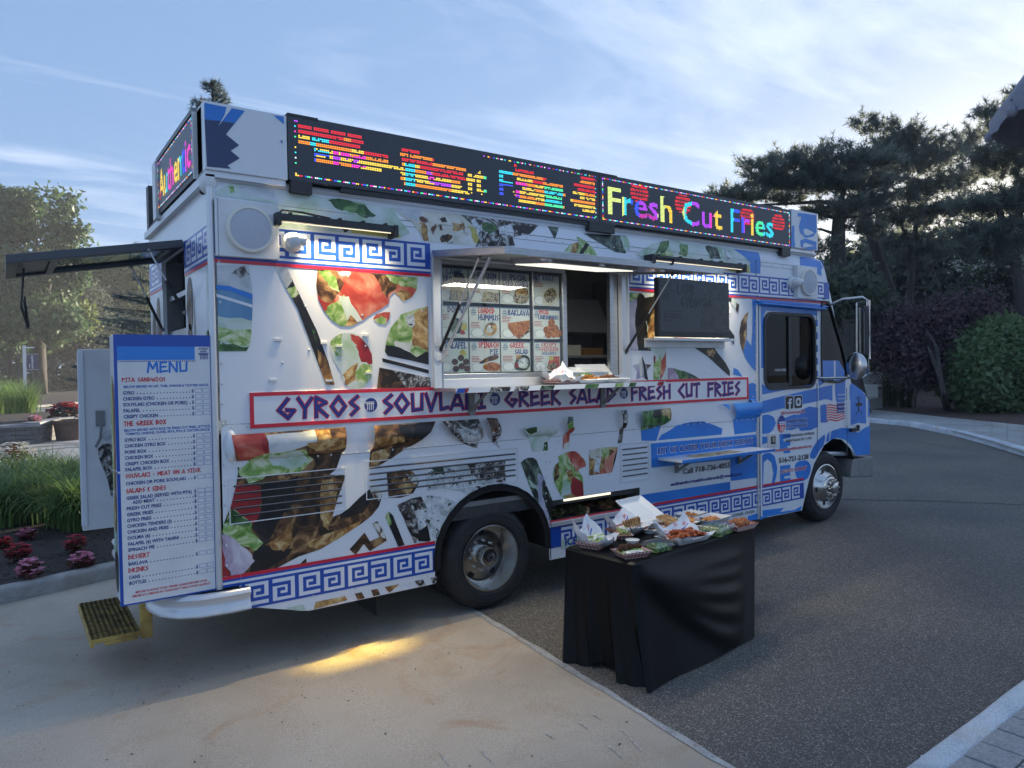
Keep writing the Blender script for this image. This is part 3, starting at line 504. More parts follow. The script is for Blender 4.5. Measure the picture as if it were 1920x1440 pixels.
bl('F', [(295, 548), (392, 540), (392, 580), (330, 590), (330, 615), (390, 610), (390, 650), (365, 652), (365, 690), (390, 690), (390, 715), (330, 720), (330, 690), (297, 690)])
bl('F', [(300, 832), (392, 822), (392, 858), (338, 865), (338, 890), (390, 884), (390, 920), (338, 925), (338, 948), (394, 940), (394, 976), (300, 985)]); bl('F', [(430, 850), (450, 800), (500, 785), (540, 785), (575, 830), (570, 890), (545, 945), (500, 968), (460, 950), (440, 910)], sm=2)
bl('F', [(605, 770), (570, 760), (568, 730), (600, 660), (640, 600), (700, 548), (705, 590), (690, 650), (650, 700), (625, 750)])
bl('F', [(648, 120), (730, 60), (735, 20), (700, 10), (660, 20), (646, 60)]); bl('F', [(648, 130), (770, 105), (770, 250), (740, 236), (700, 232), (648, 248)])
bl('F', [(800, 20), (885, 20), (888, 260), (830, 275), (805, 250), (795, 160)]); bl('F', [(924, 120), (940, 85), (1030, 150), (1070, 200), (1075, 440), (1070, 452), (1000, 445), (930, 470)])
bl('F', [(1090, 230), (1104, 260), (1106, 380), (1090, 400)]); bl('F', [(662, 290), (700, 275), (730, 300), (725, 440), (665, 445)])
bl('F', [(760, 520), (850, 490), (930, 492), (965, 510), (1000, 535), (1060, 490), (1108, 470), (1108, 728), (1000, 738), (980, 738), (940, 650), (890, 600), (820, 580), (770, 590), (745, 610), (755, 560)])
bl('F', [(712, 620), (722, 555), (745, 520), (740, 610)])
bl('P', [(1424, 968), (1428, 957), (1470, 952), (1462, 960), (1490, 956), (1503, 948), (1501, 957), (1440, 968), (1424, 975)])
bl('P', [(1402, 968), (1420, 962), (1420, 974), (1402, 976)])
# --- stripes and key bands
def seg(b, p, q, t, m, f, off):
    p, q = np.array(p, float), np.array(q, float); d = (q-p)/max(np.linalg.norm(q-p), 1e-9); n = np.array((-d[1], d[0])); p = p-d*t/2; q = q+d*t/2
    b.add([f(*(p-n*t/2), off), f(*(q-n*t/2), off), f(*(q+n*t/2), off), f(*(p+n*t/2), off)], [(0, 1, 2, 3)], m)
def keybox(b, x, z0, w, h, flip, f, off, ink=navy, paper=white):
    b.add([f(x, z0, off), f(x+w, z0, off), f(x+w, z0+h, off), f(x, z0+h, off)], [(0, 1, 2, 3)], paper)
    pl = [(1.0, .25), (.27, .25), (.27, .78), (.74, .78), (.74, .50), (.53, .50)]
    if flip: pl = [(0, .75), (.74, .75), (.74, .22), (.27, .22), (.27, .50), (.48, .50)]
    t = .155*h
    for i in range(len(pl)-1):
        p = (x+pl[i][0]*w, z0+pl[i][1]*h); q = (x+pl[i+1][0]*w, z0+pl[i+1][1]*h)
        if i == 0: p = (p[0]+(t/2 if flip else -t/2), p[1])
        seg(b, p, q, t, ink, f, off+.0006+.0003*(i % 2))
def band(b, x0, x1, z0, z1, xs, f, off=.0034, ph=0, w=.155, per=.1835, ink=navy):
    b.add([f(x0, z0, off), f(x1, z0, off), f(x1, z1, off), f(x0, z1, off)], [(0, 1, 2, 3)], ink)
    k0 = math.ceil((x0-xs)/per)
    for k in range(k0, 200):
        x = xs+k*per
        if x+w > x1+.001: break
        keybox(b, x, z0+.018, w, z1-z0-.036, (k+ph) % 2 == 1, f, off+.0006, ink)
def stripes(b, x0, x1, spec, f, off=.0036):
    for z0, z1, m in spec: b.add([f(x0, z0, off), f(x1, z0, off), f(x1, z1, off), f(x0, z1, off)], [(0, 1, 2, 3)], m)
def keyrow(name, spans, z0, z1, xs, st, ph=0):
    for x0, x1 in spans: b = MB(); band(b, x0, x1, z0, z1, xs, SP, ph=ph); stripes(b, x0, x1, st, SP); b.build(name, truck)
keyrow('upper_key_band', [(.012, 1.632), (3.775, 7.21)], 2.826, 3.03, .695, [(2.808, 2.826, white), (2.791, 2.808, navy), (2.768, 2.791, red)])
keyrow('lower_key_band', [(.136, 1.626), (2.782, 6.64)], .432, .62, .161, [(.62, .638, white), (.638, .654, navy), (.654, .678, red)])
b = MB(); stripes(b, .004, .134, [(.622, .638, white), (.638, .654, navy), (.654, .678, red), (.602, .621, navy)], SP); b.build('lower_stripe', truck)

# --- banner across the middle
bn = MB(); X0, X1, Z0, Z1 = .218, 5.6, 1.634, 1.90
def BP(x, z, off=0.0): return (x, -.006-off, z) if z > 1.66 else (x, -.006-off+surf(x, z)*0.6, z)
bn.box(X0, X1, -.006, 0.0, Z0+.024, Z1, white)
for r in ((X0, X1, Z0+.022, Z0+.048), (X0, X1, Z1-.026, Z1), (X0, X0+.028, Z0+.048, Z1-.026), (X1-.028, X1, Z0+.048, Z1-.026)): bn.box(r[0], r[1], -.0085, -.0062, r[2], r[3], red)
banner = bn.build('banner_panel', truck)
def word(txt, z, xa, xb, y):
    lt = MB()
    a = side(z, [(xa, y)])[0][0]; c = side(z, [(xb, y)])[0][0]
    greek(lt, txt, (a, c, 1.712, 1.848), redink, BP, .165, off=.001, grow=.0065); greek(lt, txt, (a, c, 1.712, 1.848), deepnavy, BP, .165, off=.0030); lt.build('banner_word', banner)
def coin(b, x, z, r, f, off, m=deepnavy):
    b.add([f(x+r*math.cos(t), z+r*math.sin(t), off) for t in np.linspace(0, 2*math.pi, 20, endpoint=False)], [tuple(range(20))], m)
    for i, zz in enumerate((.34, .12)): b.add([f(x+a*r, z+c*r, off+.001) for a, c in ((-.95+.1*i, zz), (.5, zz), (.5, zz+.12), (-.95+.1*i, zz+.12))], [(0, 1, 2, 3)], white)
    for i in range(4): b.add([f(x+(-.62+.3*i+a)*r, z+c*r, off+.0012) for a, c in ((0, -.75), (.11, -.75), (.11, .1), (0, .1))], [(0, 1, 2, 3)], white)
word('GYROS', 'C', 360, 815, 140); word('SOUVLAKI', 'C', 950, 1525, 120); word('GREEK', 'V', 668, 1142, 410); word('SALAD', 'V', 1218, 1612, 390); word('FRESH', 'E', 136, 574, 1310); word('CUT', 'E', 664, 906, 1300); word('FRIES', 'E', 996, 1354, 1280)
for z, x, y in (('C', 884, 125), ('C', 1582, 96), ('V', 1686, 371), ('V', 583, 418)):
    q = side(z, [(x, y)])[0]
    if (z, x) != ('V', 583): lt = MB(); coin(lt, q[0], 1.78, .052, BP, .003); lt.build('column_emblem', banner)

# --- other lettering on the side
def st(txt, z, xa, xb, y, hgt, m, bold=.012, edge=None, lift=.0052):
    tx = MB(); a = side(z, [(xa, y)])[0]; c = side(z, [(xb, y)])[0]; zb = a[1]
    k = abs(side(z, [(xa, y-hgt)])[0][1]-zb)
    if edge: sans(tx, txt, (a[0]-.006, c[0]+.006, zb-.003, zb+k+.002), edge, SP, bold+.035, lift)
    sans(tx, txt, (a[0], c[0], zb, zb+k), m, SP, bold, lift+.0016); tx.build('side_lettering', truck)
st('LET US CATER YOUR NEXT EVENT!', 'J', 278, 962, 580, 42, deepnavy, .02, white); st('Call 718-736-4055', 'J', 460, 800, 725, 40, mat('grey_ink', (.06, .06, .065), .4), .02); st('authenticgreekfoodtruck@gmail.com', 'J', 372, 882, 810, 24, deepnavy, .035)
st('@Authenticgreek', 'F', 308, 524, 368, 26, redink, .012, white); st('1274 WANTAGH AVENUE', 'F', 322, 605, 580, 24, black, .02); st('WANTAGH, NY 11793', 'F', 345, 580, 620, 24, black, .02)
st('Authenticgreekfoodtruck.com', 'F', 250, 583, 705, 24, redink, .025, white); st('516-721-2128', 'F', 288, 553, 806, 46, black, .025); st('US DOT- 3576207', 'F', 307, 536, 900, 32, redink, .012, white)
st('AUTHENTIC', 'F', 350, 540, 450, 32, mat('mid_blue_ink', srgb(36, 66, 150), .4), .02, white); st('GREEK CATERING', 'F', 348, 545, 492, 24, mat('mid_blue_ink', (0, 0, 0)), .012, white)
st('GVWR 19,500', 'J', 815, 975, 1035, 22, black, .008); st('ICE', 'D', 430, 528, 1278, 62, mat('mid_blue_ink', (0, 0, 0)), .045, lift=.007)
b = MB(); q = side('D', [(400, 1300), (545, 1200)]); b.add([SP(x, z, .0058) for x, z in rect(q[0][0], q[1][0], q[0][1], q[1][1])], [(0, 1, 2, 3)], F['pale']); b.build('lettering_ground', truck)
b = MB(); q = side('F', [(310, 455)])[0]                # round emblem with a column
for k, m in ((0, mat('mid_blue_ink', (0, 0, 0))), (1, red)):
    b.add([SP(q[0]+.075*math.cos(t), q[1]+.1*math.sin(t), .007) for t in np.linspace(math.pi*k, math.pi*(k+1), 12)], [tuple(range(12))], m)
for i in range(2): b.box(q[0]-.05+.01*i, q[0]+.08, -.0085, -.0072, q[1]+.012-.022*i, q[1]+.026-.022*i, white)
for i in range(4): b.box(q[0]-.022+i*.028, q[0]-.010+i*.028, -.0085, -.0072, q[1]-.09, q[1]-.022, white)
b.build('column_emblem', truck)
# two social network badges
def badge(name, z, cx, cy, hw, hh, draw):
    q = side(z, [(cx-hw, cy+hh), (cx+hw, cy-hh)]); x0, z0, x1, z1 = q[0][0], q[0][1], q[1][0], q[1][1]; b = MB()
    b.add([SP(x, zz, .0045) for x, zz in rrect(x0-.008, x1+.008, z0-.008, z1+.008, .03)], [tuple(range(20))], white); b.add([SP(x, zz, .006) for x, zz in rrect(x0, x1, z0, z1, .025)], [tuple(range(20))], black)
    draw(b, lambda u, v: (x0+(x1-x0)*u, z0+(z1-z0)*v), x1-x0, z1-z0); b.build(name, truck)
def fb(b, g, wx, wz):
    for u0, v0, u1, v1 in ((.46, 0, .62, .68), (.32, .42, .76, .54)): p, q = g(u0, v0), g(u1, v1); b.box(p[0], q[0], -.0085-.0003*u0, -.007, p[1], q[1], white)
    for u0, v0, u1, v1 in ((.48, .66, .78, .80),): p, q = g(u0, v0), g(u1, v1); b.box(p[0], q[0], -.0089, -.007, p[1], q[1], white)
def ring(b, cx, cz, r0, r1, m, off, sx=1.0, n=18):
    vs = [SP(cx+r*sx*math.cos(t), cz+r*math.sin(t), off) for r in (r0, r1) for t in np.linspace(0, 2*math.pi, n, endpoint=False)]
    b.add(vs, [(k, (k+1) % n, n+(k+1) % n, n+k) for k in range(n)], m)
def ig(b, g, wx, wz):
    c = g(.5, .5); ring(b, c[0], c[1], wz*.17, wz*.25, white, .008); o = rrect(*g(.18, .18), *g(.82, .82), .03); 
    p0, p1 = g(.18, .18), g(.82, .82); o = rrect(p0[0], p1[0], p0[1], p1[1], .03); i = rrect(p0[0]+.013, p1[0]-.013, p0[1]+.013, p1[1]-.013, .02)
    b.add([SP(*p, .008) for p in o+i], [(k, (k+1) % 20, 20+(k+1) % 20, 20+k) for k in range(20)], white); d = g(.7, .7); ring(b, d[0], d[1], .001, .009, white, .0083, n=8)
badge('social_badge', 'F', 380, 263, 35, 60, fb); badge('social_badge', 'F', 460, 257, 35, 58, ig)
# flag with waving lower edge, cross, hinge ticks
b = MB(); q = side('F', [(715, 285), (890, 280), (715, 425), (890, 440)]); fx0, fx1, fz1, fz0 = q[0][0], q[1][0], q[1][1]+.01, q[2][1]-.01
for i in range(13):
    z0 = fz0+(fz1-fz0)*i/13; z1 = fz0+(fz1-fz0)*(i+1)/13; n = 8
    for k in range(n):
        u0, u1 = k/n, (k+1)/n; wv = lambda u: .012*math.sin(u*9)-(.03*(1-u) if i < 3 else 0)*0
        b.add([SP(fx0+(fx1-fx0)*u, zz+wv(u), .005) for u, zz in ((u0, z0), (u1, z0), (u1, z1), (u0, z1))], [(0, 1, 2, 3)], red if i % 2 == 0 else whitepaint)
cx0 = fx0+(fx1-fx0)*.52; cz0 = fz0+(fz1-fz0)*6/13; b.add([SP(x, z, .0062) for x, z in ((cx0, cz0), (fx1+.01, cz0), (fx1+.01, fz1+.012), (cx0, fz1+.012))], [(0, 1, 2, 3)], deepnavy)
for i in range(6):
    for j in range(5): ring(b, cx0+.03+i*(fx1-cx0-.04)/5.5+(j % 2)*.016, cz0+.025+j*.05, .0005, .011, whitepaint, .0075, n=5)
b.build('flag_print', truck)
b = MB(); q = side('F', [(1005, 280)])[0]; s1 = side('F', [(1005, 205), (1005, 352), (980, 278), (1035, 272)])
b.box(q[0]-.012, q[0]+.012, -.006, -.004, s1[1][1], s1[0][1], black); b.box(s1[2][0], s1[3][0], -.0065, -.0042, q[1]-.018, q[1]+.018, black)
for dx in (-.06, .06):
    b.box(q[0]+dx-.004, q[0]+dx+.004, -.006, -.004, q[1]-.13, q[1]-.09, black); b.box(q[0]+dx-.004, q[0]+dx+.004, -.006, -.004, q[1]+.07, q[1]+.1, black)
b.build('cross_print', truck)
q = side('F', [(900, 250), (900, 460)])
for i in range(13): z = q[1][1]+(q[0][1]-q[1][1])*i/12; b = MB(); b.box(q[0][0]-.07, q[0][0]+.07, -.012, 0, z-.008, z+.008, white); b.build('hinge_rib', truck)
# ---------------------------------------------------------------- body shell
WID = 2.44
b = MB(); b.box(.01, 7.1, WID-.03, WID, .35, 3.3, white); b.build('far_side_wall', truck)
b = MB(); P = []
for y, z in ((.05, 3.33), (.10, 3.40), (.4, 3.43), (1.22, 3.45), (2.04, 3.43), (2.34, 3.40), (2.40, 3.33)): P.append([(0.0, y, z), (3.5, y, z+.005), (6.95, y, z+.01), (7.08, y, z-.07)])
b.grid(P, whitepaint); b.build('roof', truck, smooth=50)
b = MB(); b.box(.03, 7.0, .03, WID-.04, .90, .94, steel); b.build('floor', truck)
b = MB(); b.box(.03, 7.0, .03, WID-.04, 3.22, 3.24, interior); b.build('ceiling_liner', truck)
b = MB(); b.box(5.45, 5.50, 1.5, WID-.04, .94, 3.2, interior); b.box(5.45, 5.50, .03, 1.5, .94, 1.7, interior); b.build('bulkhead', truck)
# front end: cowl, hood, windscreen surround (across the full width)
b = MB(); pts = [(7.08, 3.29), (7.12, 3.19), (7.26, 2.82)]
P = [[(x+.10*math.sin(math.pi*y/WID), y, z) for y in np.linspace(0.0, WID, 9)] for x, z in pts]; b.grid(P, blue); b.build('front_cap', truck, smooth=40)
b = MB(); P = [[(x+.10*math.sin(math.pi*y/WID), y, z) for y in np.linspace(0.0, WID, 9)] for x, z in ((7.26, 2.82), (7.34, 2.58), (7.48, 2.28), (7.62, 1.97), (7.7, 1.79))]; b.grid(P, darkglass); b.build('windscreen', truck, smooth=40)
b = MB(); P = [[(x+.14*math.sin(math.pi*y/WID), y, z) for y in np.linspace(0.0, WID, 9)] for x, z in ((7.7, 1.79), (8.01, 1.64), (8.09, 1.56), (8.13, 1.42), (8.13, .85))]; b.grid(P, blue); b.build('bonnet', truck, smooth=40)
b = MB(); b.prism([(7.76, .80), (8.235, .80), (8.235, .53), (7.70, .57)], lambda x, z: (x, .01, z), lambda x, z: (x, .34, z), graymetal); b.box(8.10, 8.30, .34, WID-.34, .54, .80, graymetal); b.build('front_bumper', truck, bevel=.015)
b = MB(); b.tube([(6.95, .12, .93), (7.75, .10, .865)], .03, alulight, 8); b.build('axle_brace', truck)
b = MB(); b.box(7.63, 7.80, -.05, -.005, 1.165, 1.205, black); b.tube([(7.80, -.03, 1.19), (7.80, -.03, 1.24)], .02, black, 8); b.build('bonnet_latch', truck)
# underside
archblk = mat('arch_rubber', (.006, .006, .007), .9)
b = MB(); b.box(.2, 7.9, .35, .5, .55, .75, darkmetal); b.box(.2, 7.9, 1.9, 2.05, .55, .75, darkmetal); b.box(.1, 7.2, .04, WID-.04, .80, .90, darkmetal)
b.tube([(2.2, .3, .47), (2.2, 2.2, .47)], .08, darkmetal, 10); b.tube([(6.98, .3, .5), (6.98, 2.2, .5)], .07, darkmetal, 10); b.box(3.0, 4.6, .3, .9, .36, .6, darkmetal); b.tube([(.3, 1.2, .5), (2.0, 1.2, .5), (4.5, 1.3, .55)], .05, darkmetal, 8)
b.build('chassis', truck)
b = MB(); b.box(1.17, 1.185, .12, .55, .14, .62, rubber); b.build('mud_flap', truck)
b = MB(); pr = [(2.2+0.575*math.cos(t), 0.49+0.56*math.sin(t)) for t in np.linspace(math.pi*1.03, -.03*math.pi, 17)]
b.grid([[(x, y, z) for y in (-.012, .7)] for x, z in pr], archblk); b.prism(pr, lambda x, z: (x, .70, z), lambda x, z: (x, .72, z), archblk); b.grid([[(2.2+(x-2.2)*k, -.006, .49+(z-.49)*k) for k in (.93, 1.035)] for x, z in pr], archblk); b.build('wheel_arch_liner', truck)
b = MB(); pr = [(x, z) for x, z in arcf[1:]]+[(7.76, .80)]; b.grid([[(x, y, z) for y in (0.0, .6)] for x, z in pr], black); b.prism(pr+[(7.6, .5), (6.8, .5)], lambda x, z: (x, .60, z), lambda x, z: (x, .62, z), black); b.build('wheel_arch_liner', truck)

# ---------------------------------------------------------------- wheels
def wheel(cx, cz, y0, dish):
    w = MB(); Rr = .437
    w.lathe([(.268, .03), (.285, .0), (.33, -.012), (.385, -.006), (.415, .015), (.432, .05), (Rr, .09), (Rr, .20), (.43, .235), (.40, .26), (.27, .27)], (cx, y0, cz), rubber, 48)
    for k in range(48):                               # tread blocks along the shoulder
        t = 2*math.pi*k/48; M = Matrix.Translation((cx+.437*math.cos(t), y0+.13, cz+.437*math.sin(t))) @ Matrix.Rotation(-t, 4, 'Y'); w.obox(M, .012, .10, .035, rubber)
    for r0 in (.30, .36): w.lathe([(r0, -.0128 if r0 > .32 else -.006), (r0+.004, -.016 if r0 > .32 else -.011), (r0+.008, -.0128 if r0 > .32 else -.007)], (cx, y0, cz), rubber, 48)
    ty = w.build('tyre', truck, smooth=50)
    r = MB()
    if dish:   # rear: deep steel dish with hand holes
        r.lathe([(.276, .005), (.28, -.004), (.268, -.006), (.262, .02), (.25, .05), (.235, .11), (.222, .14), (.20, .145), (.15, .135), (.12, .13), (.085, .13)], (cx, y0, cz), chrome, 48)
        rm = r.build('wheel_rim', ty, smooth=40)
        h = MB(); h.lathe([(.085, .13), (.085, .03), (.075, .015), (.045, .012), (.04, .02), (.001, .02)], (cx, y0, cz), chrome, 28); h.lathe([(.036, .012), (.03, .008), (.001, .008)], (cx, y0, cz), black, 16)
        for k in range(6): t = k*math.pi/3; h.ball((cx+.022*math.cos(t), y0+.006, cz+.022*math.sin(t)), .005, graymetal, 6, 4)
        h.build('wheel_hub', ty, smooth=40)
        for k in range(5): hh = MB(); t = R(18)+k*2*math.pi/5; hh.lathe([(.033, -.002), (.03, -.004), (.0005, -.004)], (cx+.185*math.cos(t), y0+.143, cz+.185*math.sin(t)), black, 14); hh.build('hand_hole', ty)
        for k in range(10):
            n = MB(); t = R(9)+k*2*math.pi/10; n.lathe([(.013, .13), (.013, .105), (.008, .098), (.0005, .098)], (cx+.125*math.cos(t), y0, cz+.125*math.sin(t)), chrome, 8); n.build('lug_nut', ty, smooth=40)
    else:      # front: domed hub
        r.lathe([(.276, .005), (.28, -.006), (.268, -.01), (.258, .02), (.24, .045), (.225, .04), (.20, .0), (.165, -.05), (.15, -.065), (.145, -.058), (.14, -.07), (.135, -.062), (.13, -.075), (.115, -.082)], (cx, y0, cz), chrome, 48)
        rm = r.build('wheel_rim', ty, smooth=40)
        h = MB(); h.lathe([(.118, -.08), (.085, -.085), (.07, -.09), (.066, -.14), (.05, -.15), (.001, -.15)], (cx, y0, cz), chrome, 28); h.build('wheel_hub', ty, smooth=40)
        for k in range(5): hh = MB(); t = R(40)+k*2*math.pi/5; hh.lathe([(.032, -.032), (.028, -.036), (.0005, -.036)], (cx+.20*math.cos(t), y0+.02, cz+.20*math.sin(t)), black, 14); hh.build('hand_hole', ty)
        for k in range(10):
            n = MB(); t = k*2*math.pi/10; n.lathe([(.015, -.08), (.015, -.12), (.009, -.132), (.0005, -.132)], (cx+.098*math.cos(t), y0, cz+.098*math.sin(t)), chrome, 8); n.build('lug_nut', ty, smooth=40)
    return ty
wheel(2.185, .437+gz(2.185), .045, True); wheel(7.145, .437+gz(7.145), .03, False)
for x in (2.185, 7.145):
    for y in ((.34, 1.85, 2.12) if x < 3 else (2.12,)):
        t = MB(); t.lathe([(.27, .0), (.30, -.01), (.40, .0), (.437, .05), (.437, .2), (.40, .25), (.27, .26)], (x, y, .437+gz(x)), rubber, 32); t.build('tyre', truck, smooth=50)

# ---------------------------------------------------------------- service window
sv = MB(); x0, x1, z0, z1 = 1.632, 3.768, 1.885, 2.95
for a in ((x0, WIN[0], z0, z1), (WIN[1], x1, z0, z1), (WIN[0], WIN[1], z0, WIN[2]), (WIN[0], WIN[1], WIN[3], z1)): sv.box(a[0], a[1], -.022, .03, a[2], a[3], alulight)
sv.box(WIN[0]-.005, WIN[0], -.03, -.022, z0, z1, alu); sv.box(x0, x0+.02, -.035, -.022, z0, z1, alulight); sv.box(x1-.02, x1, -.035, -.022, z0, z1, alulight)
svf = sv.build('service_window_frame', truck, bevel=.004)
def WX(px, y=.06): return float(on(780+px/4.5, 590, 1, y)[0])
def WZ(px, py, y=.06): return float(on(780+px/4.5, 420+py/4.5, 1, y)[2])
cols = [(168, 442), (447, 706), (711, 962), (986, 1214)]
xs = [(WX(a), WX(c)) for a, c in cols]
zr = [(WZ(440, 378), WZ(440, 660)), (WZ(440, 692), WZ(440, 962)), (WZ(440, 988), WZ(440, 1252))]
pw = MB()                                            # sliding sash bars
pw.box(WIN[0], xs[3][1]+.05, .035, .085, WIN[2], zr[2][1]-.01, alu); pw.box(WIN[0], xs[3][1]+.05, .035, .085, zr[0][0]+.02, WIN[3], alu)
pw.box(WIN[0], xs[0][0]-.01, .035, .085, zr[2][1]-.01, zr[0][0]+.02, alu); pw.box(xs[2][1]+.012, xs[3][0]-.012, .03, .09, zr[2][1]-.01, zr[0][0]+.02, alu); pw.box(xs[3][1]+.012, xs[3][1]+.06, .03, .09, zr[2][1]-.01, zr[0][0]+.02, alu)
pw.box(WIN[1]-.10, WIN[1], .035, .085, WIN[2], WIN[3], alu)
pw.box(xs[3][1]+.06, WIN[1]-.10, .035, .085, WIN[2], WIN[2]+.03, alu)
pw.build('window_sash', truck, bevel=.003)
g = MB(); g.box(xs[0][0]-.01, xs[2][1]+.012, .040, .045, zr[2][1]-.01, zr[0][0]+.02, glass); g.box(xs[3][0]-.012, xs[3][1]+.012, .040, .045, zr[2][1]-.01, zr[0][0]+.02, glass); g.build('window_pane', truck)
paper = mat('poster_paper', (.62, .66, .66), .5, col2=(.56, .60, .61), scale=3); greyink = mat('faded_red_ink', srgb(170, 90, 90), .6); starpaper = mat('pale_star', (.70, .74, .76), .5); teal = mat('poster_rule', srgb(110, 130, 160), .6)
def poster(c, r, lines, food):
    (xa, xb), (zt, zb) = xs[c], zr[r]; w, h = xb-xa, zt-zb; Y = .062; b = MB()
    def f(x, z, off=0.0): return (x, Y-off, z)
    b.box(xa, xb, Y, Y+.006, zb, zt, paper)
    def q(u0, u1, v0, v1, m, off): b.add([f(xa+w*u, zb+h*v, off) for u, v in ((u0, v0), (u1, v0), (u1, v1), (u0, v1))], [(0, 1, 2, 3)], m)
    q(0, 1, .965, 1, teal, .0006); q(0, .012, 0, 1, darkmetal, .0004); q(.988, 1, 0, 1, darkmetal, .0004)
    for i in range(3): q(.06+.02*i, .24-.02*i, .80+.05*i, .83+.05*i, teal, .0006)     # small column crest
    for i in range(4): q(.09+.035*i, .105+.035*i, .70, .80, teal, .0006)
    for (s, m, u0, u1, v0, v1) in lines: greek(b, s, (xa+w*u0, xa+w*u1, zb+h*v0, zb+h*v1), m, f, .17, off=.0012)
    vt = min(l[4] for l in lines)-.06
    for i in range(4):
        l = RND.uniform(.22, .34); q(.06, .06+l, vt-.05*i-.022, vt-.05*i, greyink, .0006)
    n = 28; cc = (xa+w*.26, zb+h*.17)
    for rr, m, o in ((1.06, teal, .0006), (.98, starpaper, .001)):
        b.add([f(cc[0]+w*.20*rr*(1 if k % 2 else .88)*math.cos(2*math.pi*k/n), cc[1]+h*.15*rr*(1 if k % 2 else .88)*math.sin(2*math.pi*k/n), o) for k in range(n)], [tuple(range(n))], m)
    for i, (pts, m, s) in enumerate(food):
        pp = [(xa+w*u, zb+h*v) for u, v in pts]; pp = smoothp(pp, 3) if s else pp
        cdt(b, pp, (), (), F.get(m) or MATS[m], .0014+.0004*i, False, f)
    return b.build('menu_poster', svf)
def blobs(cs, r, m): return [([(cx+r*math.cos(t), cy+r*1.0*math.sin(t)) for t in np.linspace(0, 2*math.pi, 9)[:-1]], m, 1) for cx, cy in cs]
dish = lambda m: ([(.45, .1), (.6, .03), (.85, .05), (.97, .2), (.95, .45), (.8, .55), (.58, .5), (.46, .3)], m, 1)
B_, R_ = deepnavy, redink
F['fried'] = ramp_mat('print_fried', [(.3, (120, 56, 20)), (.5, (196, 104, 40)), (.7, (232, 160, 76))], 30, 6, 1.2); F['falafel'] = ramp_mat('print_falafel', [(.3, (48, 24, 16)), (.55, (98, 52, 34)), (.75, (140, 84, 52))], 40, 6, 1); F['mini'] = ramp_mat('print_mixed_plate', [(.36, (36, 28, 24)), (.46, (120, 84, 50)), (.54, (206, 190, 160)), (.62, (120, 140, 60)), (.70, (196, 70, 50))], 38, 6, 1.4)
poster(0, 0, [('LAMB', B_, .35, .8, .80, .95), ('GYRO BOX', B_, .1, .9, .58, .75)], [([(.4, .05), (.98, .02), (.98, .55), (.85, .85), (.6, .9), (.5, .5)], 'dark', 0), dish('mini')])
poster(1, 0, [('CHICKEN', B_, .28, .9, .76, .93), ('GYRO BOX', B_, .14, .9, .55, .72)], [([(.42, .03), (.98, .03), (.98, .33), (.5, .36)], 'mini', 0)])
poster(2, 0, [('SPECIAL', B_, .3, .9, .76, .93), ('GYRO COMBO', B_, .08, .95, .56, .72)], [dish('mini'), ([(.55, .3), (.9, .35), (.85, .5), (.6, .48)], 'gold', 1)])
poster(3, 0, [('NUT ROLLS', B_, .04, .78, .83, .97)], [([(.36, .12), (.6, .0), (.96, .2), (.94, .55), (.7, .62), (.4, .45)], 'pita', 1), ([(.42, .25), (.6, .1), (.88, .28), (.84, .52), (.66, .58), (.44, .42)], 'mini', 1)])
poster(0, 1, [('DOLMA', B_, .36, .9, .78, .97)], [dish('pale'), ([(.46, .2), (.75, .15), (.8, .5), (.6, .62), (.48, .48)], 'deepgreen', 1), ([(.78, .2), (.95, .3), (.92, .45), (.78, .4)], 'yellow', 1), ([(.74, .12), (.88, .12), (.86, .22), (.76, .24)], 'redp', 1)])
poster(1, 1, [('LOADED', R_, .3, .83, .79, .97), ('HUMMUS', B_, .3, .96, .57, .75)], [dish('greyw'), ([(.5, .15), (.72, .08), (.9, .25), (.86, .46), (.62, .48), (.5, .3)], 'gold', 1), ([(.55, .2), (.75, .2), (.72, .4), (.6, .4)], 'feta', 1)])
poster(2, 1, [('BAKLAVA', B_, .26, .96, .76, .94)], [([(.24, .5), (.98, .62), (.98, .32), (.6, .0), (.42, .12), (.26, .32)], 'fried', 0), ([(.6, .0), (.98, .34), (.98, .24), (.66, .0)], 'mini', 0)])
poster(3, 1, [('SPECIAL', R_, .22, .58, .84, .97), ('LOUKOUMADES', B_, .2, .94, .66, .80)], blobs([(.5, .3), (.66, .4), (.82, .36), (.56, .16), (.76, .18), (.92, .2), (.68, .56)], .13, 'fried'))
poster(0, 2, [('FALAFEL', B_, .28, .92, .76, .95)], [([(.42, .1), (.6, .0), (.95, .03), (.98, .5), (.8, .78), (.56, .76), (.44, .5)], 'pale', 1), ([(.72, .55), (.9, .55), (.86, .72), (.74, .7)], 'yellow', 1)]+blobs([(.55, .34), (.74, .46), (.9, .34), (.58, .12), (.76, .2), (.93, .12)], .10, 'falafel'))
poster(1, 2, [('SPINACH', R_, .28, .94, .79, .97), ('PIE', B_, .66, .94, .57, .74)], [([(.3, .3), (.6, .5), (.92, .55), (.9, .42), (.6, .34), (.4, .28)], 'meat', 1), ([(.42, .2), (.7, .32), (.98, .24), (.98, .06), (.7, .02), (.5, .08)], 'fried', 1)])
poster(2, 2, [('GREEK', R_, .3, .78, .79, .96), ('SALAD', B_, .46, .92, .58, .74)], [dish('deepgreen'), ([(.56, .18), (.8, .1), (.93, .28), (.84, .45), (.62, .42)], 'feta', 1), ([(.47, .16), (.58, .12), (.56, .28), (.48, .3)], 'redp', 1), ([(.5, .42), (.66, .42), (.66, .55), (.52, .55)], 'gold', 1)])
